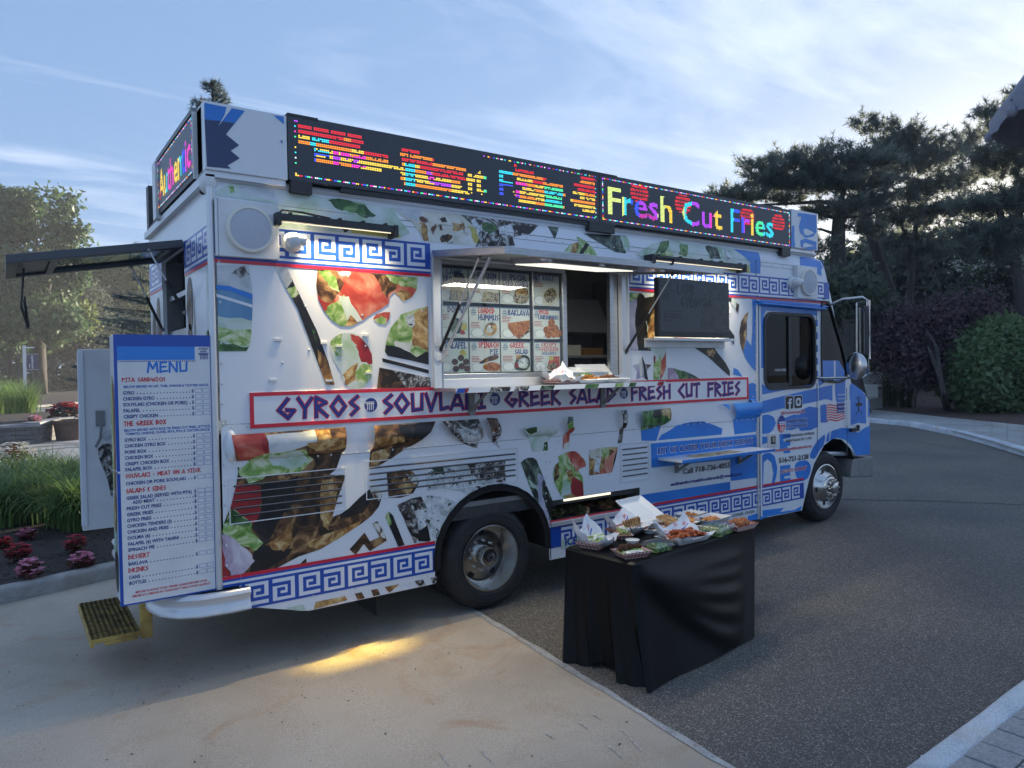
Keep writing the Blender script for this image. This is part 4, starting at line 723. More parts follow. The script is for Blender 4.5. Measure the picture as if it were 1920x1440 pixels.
poster(3, 2, [('CRISPY', R_, .28, .86, .84, .97), ('CHICKEN', R_, .22, .92, .68, .81), ('SKEWERS', B_, .3, .84, .56, .65)], [([(.48, .1), (.7, .0), (.96, .1), (.96, .5), (.6, .5)], 'tomato', 0), ([(.58, .38), (.72, .38), (.72, .5), (.58, .5)], 'yellow', 1), ([(.5, .2), (.8, .3), (.86, .12), (.6, .06)], 'mini', 1)])
# kitchen seen through the open half
k = MB(); k.box(3.2, 4.5, .95, 1.7, 2.42, 2.52, alulight); k.prism([(3.25, 2.52), (4.45, 2.52), (4.3, 2.78), (3.4, 2.78)], lambda x, z: (x, 1.0, z), lambda x, z: (x, 1.6, z), alulight); k.build('cooker_hood', truck)
k = MB(); k.box(2.6, 3.6, 1.05, 1.7, .94, 1.95, graymetal); k.box(3.65, 4.4, 1.05, 1.7, .94, 1.88, steel); k.box(2.5, 5.0, 1.00, 1.04, 1.86, 1.96, alulight); k.build('cooking_range', truck)
k = MB(); k.tube([(3.62, .8, .94), (3.62, .8, 3.2)], .025, graymetal, 8); k.build('kitchen_post', truck)
k = MB(); k.box(3.65, 4.5, .9, 1.2, 2.14, 2.17, alulight); k.box(3.7, 3.98, .93, 1.15, 2.17, 2.28, cream); k.box(4.02, 4.3, .93, 1.15, 2.17, 2.25, mat('cardboard', srgb(150, 112, 74), .8)); k.build('kitchen_shelf', truck)
k = MB()
for i in range(3): k.lathe([(.055, 0), (.055, .26), (.05, .27), (.001, .27)], (3.2+.15*i, .95, 1.96), alulight, 14, 'z')
k.build('steel_canister', truck, smooth=40)
k = MB(); k.box(1.66, 3.75, .10, .55, 1.85, 1.88, steel); k.build('inner_counter', truck)
# raised hatch with a lamp panel beneath it
HX0, HX1 = 1.635, 3.90; hz = lambda y: 2.955+(-y)*(-.115)
h = MB(); 
def HP(x, y, d=0.0): return (x, y, hz(y)+d)
def hbox(b, x0, x1, y0, y1, d0, d1, m):
    v = [HP(x0, y0, d0), HP(x1, y0, d0), HP(x1, y1, d0), HP(x0, y1, d0), HP(x0, y0, d1), HP(x1, y0, d1), HP(x1, y1, d1), HP(x0, y1, d1)]
    b.add(v, [(0, 3, 2, 1), (4, 5, 6, 7), (0, 1, 5, 4), (1, 2, 6, 5), (2, 3, 7, 6), (3, 0, 4, 7)], m)
hbox(h, HX0+.02, HX1-.02, -.99, -.02, -.012, .012, steel)
hatch = h.build('service_hatch', truck)
h = MB()
for a in ((HX0, HX0+.045, -1.03, -.02), (HX1-.045, HX1, -1.03, -.02), (HX0+.045, HX1-.045, -1.03, -.985)): hbox(h, *a, -.03, .022, alu)
hbox(h, HX0+.045, HX1-.045, -.08, -.02, -.03, .02, alu); h.build('hatch_frame', hatch, bevel=.004)
h = MB(); hbox(h, HX0+.03, HX1-.03, -.98, -.03, .0125, .0155, white); h.build('hatch_skin', hatch)
h = MB(); band(h, HX0+.04, HX1-.04, .06, .26, HX0+.08, lambda x, v, off=0.0: HP(x, -v, .016+off)); h.build('hatch_key_print', hatch)
h = MB(); hbox(h, 2.12, 3.02, -.90, -.40, -.055, -.0125, alu); hl = h.build('hatch_lamp', hatch)
h = MB(); hbox(h, 2.15, 2.99, -.87, -.43, -.062, -.0555, panel_light); h.build('lamp_diffuser', hl)
ld = bpy.data.lights.new('hatch_lamp_light', 'AREA'); ld.shape = 'RECTANGLE'; ld.size = .8; ld.size_y = .4; ld.energy = 5.0; ld.color = (1, .94, .78)
lo = bpy.data.objects.new('hatch_lamp_light', ld); COL.objects.link(lo); lo.location = (2.57, -.65, hz(-.65)-.07); attach(lo, hl)
h = MB()
for x in (2.0, 2.05, 2.55, 3.2, 3.6): h.box(x-.02, x+.02, -.995, -.975, hz(-.98)-.05, hz(-.98)-.02, alulight)
h.tube([(3.06, -1.035, hz(-1.03)+.01), (3.06, -1.06, hz(-1.03)+.05), (3.26, -1.06, hz(-1.03)+.05), (3.26, -1.035, hz(-1.03)+.01)], .011, black, 6); h.build('hatch_handle', hatch)
def strut(x0, y0, z0_, x1_, y1, z1_, name='gas_strut', par=truck):
    s = MB(); p, q = Vector((x0, y0, z0_)), Vector((x1_, y1, z1_)); m = p+(q-p)*.52; s.tube([p, m], .013, black, 8); s.tube([m, q], .007, alulight, 8); s.ball(p, .018, graymetal, 8, 5); s.ball(q, .018, graymetal, 8, 5); s.build(name, par, smooth=40)
strut(1.70, -.01, 2.18, 1.74, -.55, hz(-.55)-.03); strut(3.72, -.01, 2.16, 3.80, -.55, hz(-.55)-.03)
pr = MB(); pr.tube([(1.70, -.03, 2.10), (1.79, -.62, hz(-.62)-.03)], .012, alulight, 8); pr.build('prop_rod', truck)
# serving shelf and brackets
s = MB(); s.box(1.63, 3.90, -.36, -.024, 1.862, 1.892, alu); sh = s.build('serving_shelf', truck, bevel=.004)
s = MB()
def LP(x, z, off=0.0): return (x, -.3605-off, z)
s.box(1.63, 3.90, -.3625, -.36, 1.855, 1.893, white)
for xa, xb, m in ((1.63, 1.70, 'navy'), (1.70, 1.73, 'redp'), (1.93, 2.12, 'char'), (2.16, 2.30, 'char'), (2.42, 2.56, 'deepgreen'), (2.9, 3.05, 'green'), (3.25, 3.35, 'lettuce'), (3.42, 3.5, 'green'), (3.78, 3.86, 'redp')):
    s.add([LP(xa, 1.857, .003), LP(xb, 1.857, .003), LP(xb+.02, 1.891, .003), LP(xa+.02, 1.891, .003)], [(0, 1, 2, 3)], F[m])
s.build('shelf_edge_print', sh)
for x in (1.98, 3.42):
    s = MB(); s.box(x-.025, x+.025, -.032, -.010, 1.66, 1.862, graymetal); s.box(x-.02, x+.02, -.33, -.03, 1.845, 1.862, graymetal); s.tube([(x, -.03, 1.70), (x, -.24, 1.845)], .012, graymetal, 6); s.build('shelf_bracket', truck)
# small side counter under the second lamp bar
s = MB(); s.box(4.16, 5.62, -.32, -.004, 1.10, 1.125, white); s2 = s.build('side_counter', truck, bevel=.004)
s = MB(); s.box(4.16, 5.62, -.3235, -.3205, 1.098, 1.127, blue); s.build('counter_edge_print', s2)
s = MB(); s.box(4.45, 5.15, -.26, -.10, 1.1262, 1.1285, mat('stained_wood', srgb(206, 190, 140), .6, col2=srgb(150, 120, 80), scale=14)); s.build('counter_mat', s2)
for x in (4.42, 5.42):
    s = MB(); s.box(x-.02, x+.02, -.026, -.007, .95, 1.10, graymetal); s.tube([(x, -.02, .97), (x, -.22, 1.095)], .014, graymetal, 6); s.box(x-.015, x+.015, -.29, -.02, 1.085, 1.098, graymetal); s.build('counter_bracket', s2)
# dark menu screen on its ledge
t = MB(); t.box(4.03, 5.09, -.16, -.10, 2.32, 2.895, blackplastic); tv = t.build('menu_screen', truck, bevel=.006)
scr = mat('dark_screen', (.035, .036, .046), .16, col2=(.03, .031, .04), scale=2); scr2 = mat('dark_screen_picture', (.016, .017, .02), .16, col2=(.04, .04, .036), scale=14, detail=8); scr3 = mat('dark_screen_ink', (.012, .013, .02), .2)
t = MB(); f = lambda x, z, off=0.0: (x, -.1605-off, z)
t.box(4.045, 5.075, -.162, -.16, 2.37, 2.88, scr); cdt(t, [(4.62, 2.38), (5.06, 2.38), (5.06, 2.85), (4.75, 2.86), (4.62, 2.7), (4.66, 2.55)], (), (), scr2, .002, False, f)
greek(t, 'LAMB', (4.30, 4.55, 2.74, 2.84), scr3, f, .18, off=.003); greek(t, 'GYRO', (4.34, 4.60, 2.62, 2.72), scr3, f, .18, off=.003); greek(t, 'BOWL', (4.62, 4.82, 2.63, 2.71), scr3, f, .14, off=.003)
for i in range(5): t.box(4.08, 4.20, -.1635, -.162, 2.76+.02*i, 2.768+.02*i, scr3)
for i in range(4): t.box(4.09+.028*i, 4.10+.028*i, -.1635, -.162, 2.68, 2.75, scr3)
for i in range(4): t.box(4.10, 4.10+(.26, .24, .27, .10)[i], -.1635, -.162, 2.565-.03*i, 2.58-.03*i, scr3)
t.build('screen_picture', tv)
t = MB(); t.box(3.99, 5.19, -.15, -.001, 2.285, 2.31, whitepaint); t.box(3.99, 5.19, -.02, -.001, 2.22, 2.285, whitepaint); t.build('screen_ledge', truck, bevel=.003)
# lamp bars
def lamp_bar(x0, x1, z, cable):
    s = MB(); s.box(x0+.03, x1-.03, -.115, -.075, z-.02, z+.03, blackplastic); s.box(x0, x0+.035, -.12, 0.0, z-.05, z+.035, blackplastic); s.box(x1-.035, x1, -.12, 0.0, z-.05, z+.035, blackplastic)
    for i in range(5): xx = x0+.1+(x1-x0-.2)*i/4; s.box(xx-.01, xx+.01, -.12, -.07, z+.028, z+.042, blackplastic)
    if cable: s.tube([(x0+.02, -.06, z+.02), (x0+.06, -.05, z+.065), (x0+.2, -.06, z+.062), (x0+.4, -.07, z+.04)], .008, black, 6)
    o = s.build('lamp_bar', truck, bevel=.004)
    s = MB(); s.box(x0+.05, x1-.05, -.088, -.082, z-.025, z-.0205, strip_light); s.build('lamp_strip', o)
    ld = bpy.data.lights.new('lamp_bar_light', 'AREA'); ld.shape = 'RECTANGLE'; ld.size = (x1-x0)*(.72 if cable else .85); ld.size_y = .012; ld.energy = .34 if cable else .4; ld.color = (1, .74, .16) if cable else (1, .88, .60); ld.spread = R(11 if cable else 90)
    lo = bpy.data.objects.new('lamp_bar_light', ld); COL.objects.link(lo); lo.location = ((x0+x1)/2+(.06 if cable else 0), -.05, z-.034); lo.rotation_euler = (R(-1) if cable else 0, 0, 0); attach(lo, o)
    l2 = bpy.data.lights.new('lamp_bar_spill', 'AREA'); l2.shape = 'RECTANGLE'; l2.size = (x1-x0)*.8; l2.size_y = .012; l2.energy = 1.9 if cable else 2.4; l2.color = (1, .78, .44) if cable else (1, .86, .60); l2.spread = R(95)
    q2 = bpy.data.objects.new('lamp_bar_spill', l2); COL.objects.link(q2); q2.location = ((x0+x1)/2, -.085, z-.035); attach(q2, o)
lamp_bar(.395, 1.305, 3.085, True); lamp_bar(4.0, 5.45, 3.085, False)
# speakers and cameras
def speaker(x, z, r):
    s = MB(); s.box(x-r*1.25, x+r*1.25, -.05, -.001, z-r*1.2, z+r*1.2, whitepaint); s.box(x-r*1.25-.02, x-r*1.25, -.03, -.001, z-r*1.2, z+r*1.2, alulight); o = s.build('speaker_box', truck, bevel=.004)
    s = MB(); s.lathe([(r, -.05), (r, -.075), (r*.97, -.083), (r*.87, -.085), (r*.85, -.078)], (x, 0, z), cream, 40); s.build('speaker_ring', o, smooth=40)
    s = MB(); s.lathe([(r*.86, -.079), (r*.6, -.086), (.001, -.089)], (x, 0, z), speakergrey, 40); s.build('speaker_grille', o, smooth=40)
speaker(.235, 2.995, .157); speaker(6.68, 3.0, .16)
def cctv(x, z, dirx):
    s = MB(); s.lathe([(.07, -.001), (.072, -.03), (.06, -.045), (.02, -.05)], (x, 0, z), whitepaint, 20); s.ball((x, -.07, z), .058, whitepaint, 16, 10); o = s.build('security_camera', truck, smooth=50)
    s = MB(); s.tube([(x+.03*dirx, -.09, z+.005), (x+.066*dirx, -.10, z)], .035, whitepaint, 14); s.tube([(x+.066*dirx, -.10, z), (x+.07*dirx, -.102, z)], .026, black, 12); s.build('camera_lens', o, smooth=40)
cctv(.53, 2.94, 1); cctv(6.42, 2.985, 1)
# louvred vents
def vent(x0, x1, z0, z1, n, zo=0.0):
    s = MB()
    for r in ((x0-.03, x1+.03, z1+.024, z1+.03), (x0-.03, x1+.03, z0-.03, z0-.024), (x0-.03, x0-.024, z0-.024, z1+.024), (x1+.024, x1+.03, z0-.024, z1+.024)): s.box(r[0], r[1], -.009, -.0045, r[2], r[3], white)
    o = s.build('louvre_vent', truck)
    for i in range(n):
        z = z0+(z1-z0)*(i+.5)/n; s = MB(); s.box(x0, x1, -.0062, -.0045, z-.007, z+.006, black); s.add([(x0, -.0062, z+.006), (x1, -.0062, z+.006), (x1, -.016, z+.001), (x0, -.016, z+.001)], [(0, 1, 2, 3)], graymetal); s.build('louvre', o)
vent(.10, .86, 1.05, 1.30, 5); vent(1.08, 2.42, 1.10, 1.33, 5); vent(3.68, 4.01, .96, 1.27, 6)
# lit compartment low in the side
s = MB(); x0, x1, z0, z1 = GRL
s.box(x0, x1, .02, .75, z0-.02, z0, steel); s.box(x0, x1, .72, .75, z0, z1, interior); s.box(x0-.02, x0, .02, .75, z0-.02, z1, steel); s.box(x1, x1+.02, .02, .75, z0-.02, z1, steel); s.box(x0, x1, .02, .75, z1, z1+.02, interior)
cp = s.build('storage_bay', truck)
s = MB(); s.box(x0-.01, x1+.01, -.03, .02, z0-.04, z0, alulight); s.build('bay_sill', cp, bevel=.004)
s = MB(); s.box(2.98, 3.55, .03, .06, z1-.03, z1-.012, strip_light); s.build('bay_lamp', cp)
s = MB(); s.box(3.30, 3.34, .1, .7, z0, z0+.05, mat('pale_wood', srgb(190, 150, 110), .7)); s.build('bay_divider', cp)
F['peel'] = ramp_mat('compartment_greens', [(.36, (26, 30, 18)), (.5, (60, 66, 30)), (.62, (150, 140, 92)), (.72, (190, 176, 140))], 40, 8, 1.5)
s = MB(); P = [[(x, y, z0+.03+.035*math.sin(x*23+y*9)+.03*RND.random()) for y in np.linspace(.05, .7, 12)] for x in np.linspace(2.81, 3.28, 18)]; s.grid(P, F['peel']); o = s.build('loose_stock', cp); tag(o, kind='stuff')
s = MB(); P = [[(x, y, z0+.03+.04*math.sin(x*19+y*17)+.03*RND.random()) for y in np.linspace(.05, .7, 12)] for x in np.linspace(3.36, 3.88, 18)]; s.grid(P, F['meat']); o = s.build('loose_stock', cp); tag(o, kind='stuff')
ld = bpy.data.lights.new('bay_light', 'AREA'); ld.shape = 'RECTANGLE'; ld.size = .55; ld.size_y = .03; ld.energy = .5; ld.color = (1, .85, .66)
lo = bpy.data.objects.new('bay_light', ld); COL.objects.link(lo); lo.location = (3.26, .08, z1-.035); attach(lo, cp)

# ---------------------------------------------------------------- cab door, glass, mirrors
s = MB(); s.add([SP(*p, .004) for p in DW]+[SP(*p, .004) for p in rrect(5.885, 6.905, 1.742, 2.635, .14)], [(k, (k+1) % 20, 20+(k+1) % 20, 20+k) for k in range(20)], blackplastic)
n = 20; s.v = []; s.f = []; s.m = []
i_, o_ = DW, rrect(5.885, 6.905, 1.742, 2.635, .14)
vs = [(x, -.016, z) for x, z in i_]+[(x, -.016, z) for x, z in o_]+[(x, .03, z) for x, z in i_]+[(x, .0, z) for x, z in o_]
s.add(vs, [(k, (k+1) % n, n+(k+1) % n, n+k) for k in range(n)]+[(k, 2*n+k, 2*n+(k+1) % n, (k+1) % n) for k in range(n)]+[(n+k, n+(k+1) % n, 3*n+(k+1) % n, 3*n+k) for k in range(n)], blackplastic)
s.box(6.36, 6.41, -.008, .02, 1.79, 2.59, blackplastic); s.box(5.92, 6.36, -.006, .02, 1.775, 1.82, blackplastic)
dw = s.build('door_window', truck)
s = MB(); s.prism(DW, lambda x, z: (x, .012, z), lambda x, z: (x, .018, z), darkglass); s.build('door_pane', dw)
s = MB(); sans(s, 'ORDER HERE', (6.10, 6.32, 1.955, 1.985), whitepaint, lambda x, z, off=0.0: (x, .0085-off, z), .004); s.build('window_lettering', dw)
i_ = QG; c0 = np.mean(QG, 0); o_ = [tuple(c0+(np.array(p)-c0)*1.07) for p in QG]; n = len(QG)
s = MB(); vs = [(x, -.014, z) for x, z in i_]+[(x, -.014, z) for x, z in o_]+[(x, .02, z) for x, z in i_]+[(x, 0, z) for x, z in o_]
s.add(vs, [(k, (k+1) % n, n+(k+1) % n, n+k) for k in range(n)]+[(k, 2*n+k, 2*n+(k+1) % n, (k+1) % n) for k in range(n)]+[(n+k, n+(k+1) % n, 3*n+(k+1) % n, 3*n+k) for k in range(n)], blackplastic); qg = s.build('quarter_window', truck)
s = MB(); s.prism(QG, lambda x, z: (x, .008, z), lambda x, z: (x, .014, z), darkglass); s.build('quarter_pane', qg)
qw = side('P', [(1542, 676), (1573, 676), (1584, 696), (1583, 708), (1570, 713), (1548, 711), (1542, 702)])
s = MB(); s.prism(qw, lambda x, z: (x, .002, z), lambda x, z: (x, .007, z), blue); s.box(qw[0][0]+.25, qw[0][0]+.29, 0.0005, .003, qw[4][1], qw[1][1], white); s.build('lower_window_print', qg)
s = MB(); s.prism([(0, 0), (-.085, -.03), (-.085, -.045), (0, -.06)], lambda y, z: (5.76, y, 2.755+z), lambda y, z: (7.02, y, 2.735+z), blue); s.build('drip_rail', truck)
s = MB(); s.box(5.80, 7.18, -.03, -.001, 2.80, 2.815, whitepaint); s.build('drip_rail', truck)
s = MB(); s.box(5.74, 5.765, -.018, 0, .32, 2.72, alulight); s.box(5.80, 5.825, -.012, 0, .32, 2.70, white); s.build('door_track', truck)
s = MB(); q = side('F', [(183, 548), (260, 655)]); s.box(q[0][0], q[1][0], -.012, 0, q[1][1], q[0][1], alulight); s.box(q[0][0]+.06, q[1][0]-.02, -.016, -.010, q[1][1]+.03, q[0][1]-.03, black); s.box(q[0][0]+.07, q[0][0]+.11, -.03, -.016, q[1][1]+.05, q[0][1]-.04, chrome); s.build('door_handle', truck)
# cab interior
s = MB(); s.box(6.0, 6.5, .5, 1.0, .95, 1.5, blackplastic); s.box(5.95, 6.08, .5, 1.0, 1.5, 2.25, blackplastic); s.build('driver_seat', truck, bevel=.04)
s = MB(); s.lathe([(.21, -.012), (.222, 0), (.21, .012), (.198, 0), (.21, -.012)], (6.95, .75, 1.75), blackplastic, 24, 'x'); s.tube([(6.95, .55, 1.75), (6.95, .95, 1.75)], .015, blackplastic, 6); s.tube([(6.95, .75, 1.75), (7.4, .75, 1.5)], .03, blackplastic, 8); s.build('steering_wheel', truck)
s = MB(); s.box(7.1, 7.65, .05, WID-.05, 1.2, 1.62, blackplastic); s.build('dashboard', truck)
s = MB(); s.tube([(7.26, .02, 2.76), (7.3, -.12, 2.82), (7.36, -.34, 2.83), (7.4, -.38, 2.79), (7.4, -.38, 1.9), (7.36, -.34, 1.86), (7.0, -.03, 1.86), (6.9, -.01, 1.87)], .016, chrome, 8); mr = s.build('mirror_arm', truck, smooth=60)
s = MB(); s.prism(rrect(-.09, .09, -.33, .30, .05), lambda u, z: (7.30+u*.35, -.34+u*.9, 2.42+z), lambda u, z: (7.38+u*.35, -.37+u*.9, 2.42+z), blackplastic); s.build('mirror_head', mr)
s = MB(); s.prism(rrect(-.08, .08, -.31, .28, .045), lambda u, z: (7.293+u*.35, -.337+u*.9, 2.42+z), lambda u, z: (7.299+u*.35, -.34+u*.9, 2.42+z), chrome); s.build('mirror_glass', mr)
s = MB(); s.tube([(7.28, -.31, 2.05), (7.28, -.31, 2.76), (7.33, -.44, 2.78), (7.33, -.44, 2.08)], .012, chrome, 8); s.build('mirror_bracket', mr)
s = MB(); s.ball((7.22, -.34, 2.0), .15, chrome, 24, 14, (.35, .85, 1.1)); s.build('convex_mirror', mr, smooth=60)

# ---------------------------------------------------------------- rear end
RO = (.86, 1.80, 1.0, 3.0)                            # rear opening: y0,y1,z0,z1
s = MB()
for y0, y1, z0, z1 in ((.0, RO[0], .60, 3.30), (RO[1], WID, .60, 3.30), (RO[0], RO[1], RO[3], 3.30), (RO[0], RO[1], .60, RO[2])): s.box(0, .03, y0, y1, z0, z1, white)
s.build('rear_wall', truck)
f = lambda y, z, off=0.0: (-off, y, z)
for y0, y1 in ((.03, RO[0]), (RO[1], WID)):
    s = MB(); band(s, y0, y1, 2.826, 3.03, .06, f, w=.155, per=.19); stripes(s, y0, y1, [(2.808, 2.826, white), (2.791, 2.808, navy), (2.768, 2.791, red)], f); s.build('upper_key_band', truck)
for c, rx, rz, m in (((.70, 2.55), .10, .20, 'meat'), ((.72, 2.22), .09, .19, 'meat'), ((.10, 2.5), .07, .26, 'pale'), ((.15, 2.25), .06, .08, 'green'), ((2.25, 2.4), .09, .2, 'meat'), ((2.02, 2.5), .08, .22, 'meat'), ((1.90, 2.0), .05, .5, 'redp'), ((.55, 2.2), .012, .4, 'meat')):
    s = MB(); cdt(s, [(c[0]+rx*math.cos(t), c[1]+rz*math.sin(t)) for t in np.linspace(0, 2*math.pi, 17)[:-1]], (), (), F[m], .004, False, f); s.build('food_print', truck)
s = MB(); s.box(.03, .16, RO[1], RO[1]+.03, 1.0, 3.0, graymetal); s.box(.03, .16, RO[0]-.03, RO[0], 1.0, 3.0, graymetal); s.box(.05, .09, RO[0], RO[1], 2.66, 2.70, alu); s.box(.05, .09, RO[0], RO[1], 2.30, 2.40, alu); s.build('rear_door_jamb', truck)
s = MB(); s.box(.9, 1.0, 1.5, 2.3, .95, 3.1, interior); s.box(.45, .9, 1.5, 1.75, 2.5, 2.62, steel); s.box(.4, .9, 1.5, 1.75, 1.6, 2.48, steel); s.build('rear_cabinet', truck)
# the near rear door, swung open, carries the menu board
ydr = 0.0; MX0, MX1, MZ0, MZ1 = -.585, -.015, .600, 2.285
s = MB(); s.box(MX0, MX1, .012, .20, MZ0+.02, MZ1, white); door = s.build('rear_door', truck, bevel=.008); door['label'] = 'open rear door with the menu board on its outside'
s = MB()
for k, (pts, m) in enumerate((([(.0, 1.9), (.05, 1.95), (.08, 1.5), (.03, 1.3)], 'redp'), ([(.06, 2.0), (.16, 1.9), (.15, 1.3), (.09, 1.3)], 'lettuce'), ([(.05, 1.25), (.17, 1.3), (.16, .95), (.07, .9)], 'pale'), ([(.02, .9), (.15, .9), (.13, .7), (.05, .68)], 'dark'), ([(.03, 1.3), (.12, 1.25), (.1, 1.05), (.04, 1.1)], 'gold'))):
    cdt(s, smoothp([(y+.02, z) for y, z in pts], 3), (), (), F[m], .003+.0004*k, False, lambda y, z, off=0.0: (MX0-off, y, z))
s.build('door_edge_print', door)
s = MB(); 
def MP(x, z, off=0.0): return (x, .0-off, z)
s.box(MX0, MX1, 0, .012, MZ0, MZ1, navy); 
for r, m, o in (((MX0+.018, MX1-.014, MZ0+.01, MZ1-.075), whitepaint, .0008), ((MX0+.018, MX1-.105, MZ1-.16, MZ1-.075), blue, .0016)): s.add([MP(x, z, o) for x, z in rect(*r)], [(0, 1, 2, 3)], m)
for k in range(38): x = MX0+.022+k*.0118; s.add([MP(a, c, .0016) for a, c in rect(x, x+.006, MZ1-.172, MZ1-.163)], [(0, 1, 2, 3)], MATS['mid_blue_ink'])
inkb = deepnavy; inkm = mat('menu_mid_blue', srgb(40, 92, 176), .45); inks = mat('menu_title_blue', srgb(36, 116, 204), .45)
def ml(txt, z, xa, xb, y, cap, m, kind='s', bold=.03):
    a = side(z, [(xa, y)])[0]; cz = side(z, [(xa, y-cap)])[0][1]; sl = (y-cap*.5)
    c = a[0]+(side(z, [(xb, y-cap*.2)])[0][0]-a[0])
    if kind == 'g': greek(s, txt, (a[0], c, a[1], cz), m, MP, .19, off=.002)
    else: sans(s, txt, (a[0], c, a[1], cz), m, MP, bold, .002)
    return a
ml('MENU', 'G', 752, 1110, 472, 92, inks, 'g')
rowsG = [('GYRO', 530, 632, 672), ('CHICKEN GYRO', 531, 815, 725), ('SOUVLAKI (CHICKEN OR PORK)', 532, 1110, 778), ('FALAFEL', 535, 687, 832), ('CRISPY CHICKEN', 537, 848, 886), ('GYRO BOX', 543, 740, 1097), ('CHICKEN GYRO BOX', 545, 917, 1150), ('PORK BOX', 547, 745, 1205), ('CHICKEN BOX', 549, 805, 1258), ('CRISPY CHICKEN BOX', 551, 948, 1312), ('FALAFEL BOX', 553, 795, 1362)]
rowsH = [('CHICKEN OR PORK SOUVLAKI', 490, 968, 128), ('GREEK SALAD (SERVED WITH PITA)', 495, 1015, 243), ('ADD MEAT', 545, 720, 275), ('FRESH CUT FRIES', 498, 775, 326), ('GREEK FRIES', 499, 708, 374), ('GYRO FRIES', 500, 695, 420), ('CHICKEN TENDERS (3)', 503, 857, 466), ('CHICKEN AND FRIES', 504, 832, 513), ('DOLMA (6)', 506, 685, 560), ('FALAFEL (6) WITH TAHINI', 508, 912, 608), ('SPINACH PIE', 509, 720, 655), ('BAKLAVA', 512, 667, 766), ('CANS', 516, 605, 873), ('BOTTLES', 518, 655, 920)]
for Z_, rows, cap in (('G', rowsG, 31), ('H', rowsH, 27)):
    for txt, xa, xb, y in rows:
        a = ml(txt, Z_, xa, xb, y, cap, inkb); xe = side(Z_, [(xb, y)])[0][0]
        x = xe+.014
        while x < -.155: s.add([MP(p, q, .002) for p, q in rect(x, x+.006, a[1]+.001, a[1]+.007)], [(0, 1, 2, 3)], inkb); x += .019
        sans(s, '$', (-.145, -.132, a[1]+.001, a[1]+.023), inkb, MP, .014, .002)
        for bx in (-.124, -.077):
            for r in ((bx, bx+.042, a[1]-.001, a[1]+.0006), (bx, bx+.042, a[1]+.024, a[1]+.0256), (bx, bx+.0016, a[1]+.0006, a[1]+.024), (bx+.0404, bx+.042, a[1]+.0006, a[1]+.024)): s.add([MP(p, q, .002) for p, q in rect(*r)], [(0, 1, 2, 3)], inkm)
for a_ in (('PITA SANDWICH', 'G', 522, 905, 558, 36), ('THE GREEK BOX', 'G', 538, 917, 955, 40), ('SOUVLAKI - MEAT ON A STICK', 'G', 553, 1230, 1425, 36), ('SALADS & SIDES', 'H', 492, 808, 191, 34), ('DESSERT', 'H', 512, 678, 716, 34), ('DRINKS', 'H', 514, 668, 822, 34)): ml(*a_, redink, 'g')
for a_ in (('BELOW SERVED W/ LET, TOM, ONIONS & TZATZIKI SAUCE.', 'G', 537, 1303, 612, 22), ('BELOW SERVED WITH RICE OR FRESH CUT FRIES, LETTUCE,', 'G', 543, 1320, 1006, 22), ('TOMATO, ONIONS, OLIVES, FETA, PITA & TZATZIKI SAUCE.', 'G', 553, 1315, 1037, 22)): ml(*a_, inkm)
for a_ in (('BEFORE PLACING YOUR ORDER, PLEASE INFORM YOUR', 'H', 568, 1140, 985, 17), ('SERVER IF A PERSON IN YOUR PARTY HAS A FOOD ALLERGY', 'H', 542, 1165, 1018, 17)): ml(*a_, redink)
sans(s, 'AUTHENTIC', (-.098, -.036, MZ1-.094, MZ1-.080), inkb, MP, .02, .002); sans(s, 'GREEK', (-.088, -.046, MZ1-.112, MZ1-.099), inkb, MP, .02, .002)
for r in ((-.1, -.034, MZ1-.122, MZ1-.117), (-.094, -.04, MZ1-.130, MZ1-.124)): s.add([MP(p, q, .002) for p, q in rect(*r)], [(0, 1, 2, 3)], inkb)
for k in range(6): x = -.088+.0085*k; s.add([MP(p, q, .002) for p, q in rect(x, x+.004, MZ1-.158, MZ1-.131)], [(0, 1, 2, 3)], inkb)
mb_ = s.build('menu_board', door)
s = MB(); s.add([(MX0-.002, -.003, 1.44), (MX0+.012, -.003, 1.42), (MX0+.02, -.003, 1.435), (MX0-.06, .08, 1.47)], [(0, 1, 2, 3)], whitepaint); s.build('tape_strap', door)
# the far rear door, swung open, shows its inside
s = MB(); s.box(-.60, -.02, 2.36, 2.44, .66, 2.27, whitepaint); s.box(-.61, -.56, 2.345, 2.36, .70, 2.25, white); dr2 = s.build('rear_door', truck, bevel=.01); dr2['label'] = 'open far rear door showing its white inside'
s = MB(); s.box(-.48, -.41, 2.34, 2.36, 1.58, 1.72, graymetal); s.tube([(-.44, 2.33, 1.60), (-.45, 2.31, 1.48), (-.49, 2.30, 1.40)], .012, graymetal, 6); s.build('door_latch', dr2)
s = MB(); 
for k, (pts, m) in enumerate((([(-.47, 1.38), (-.3, 1.42), (-.2, 1.3), (-.24, 1.0), (-.36, .92), (-.40, 1.1)], 'char'), ([(-.44, 1.5), (-.30, 1.56), (-.22, 1.45), (-.34, 1.4)], 'greyw'))): cdt(s, smoothp(pts, 3), (), (), F[m], .002+.0005*k, False, lambda x, z, off=0.0: (x, 2.359-off, z))
s.build('door_print', dr2)
for k in range(4): s = MB(); s.prism([(0, 0), (-.012, -.012), (0, -.025)], lambda y, z: (-.34, 2.359+y, .98-.045*k+z), lambda y, z: (-.22, 2.359+y, .98-.045*k+z), whitepaint); s.build('louvre', dr2)
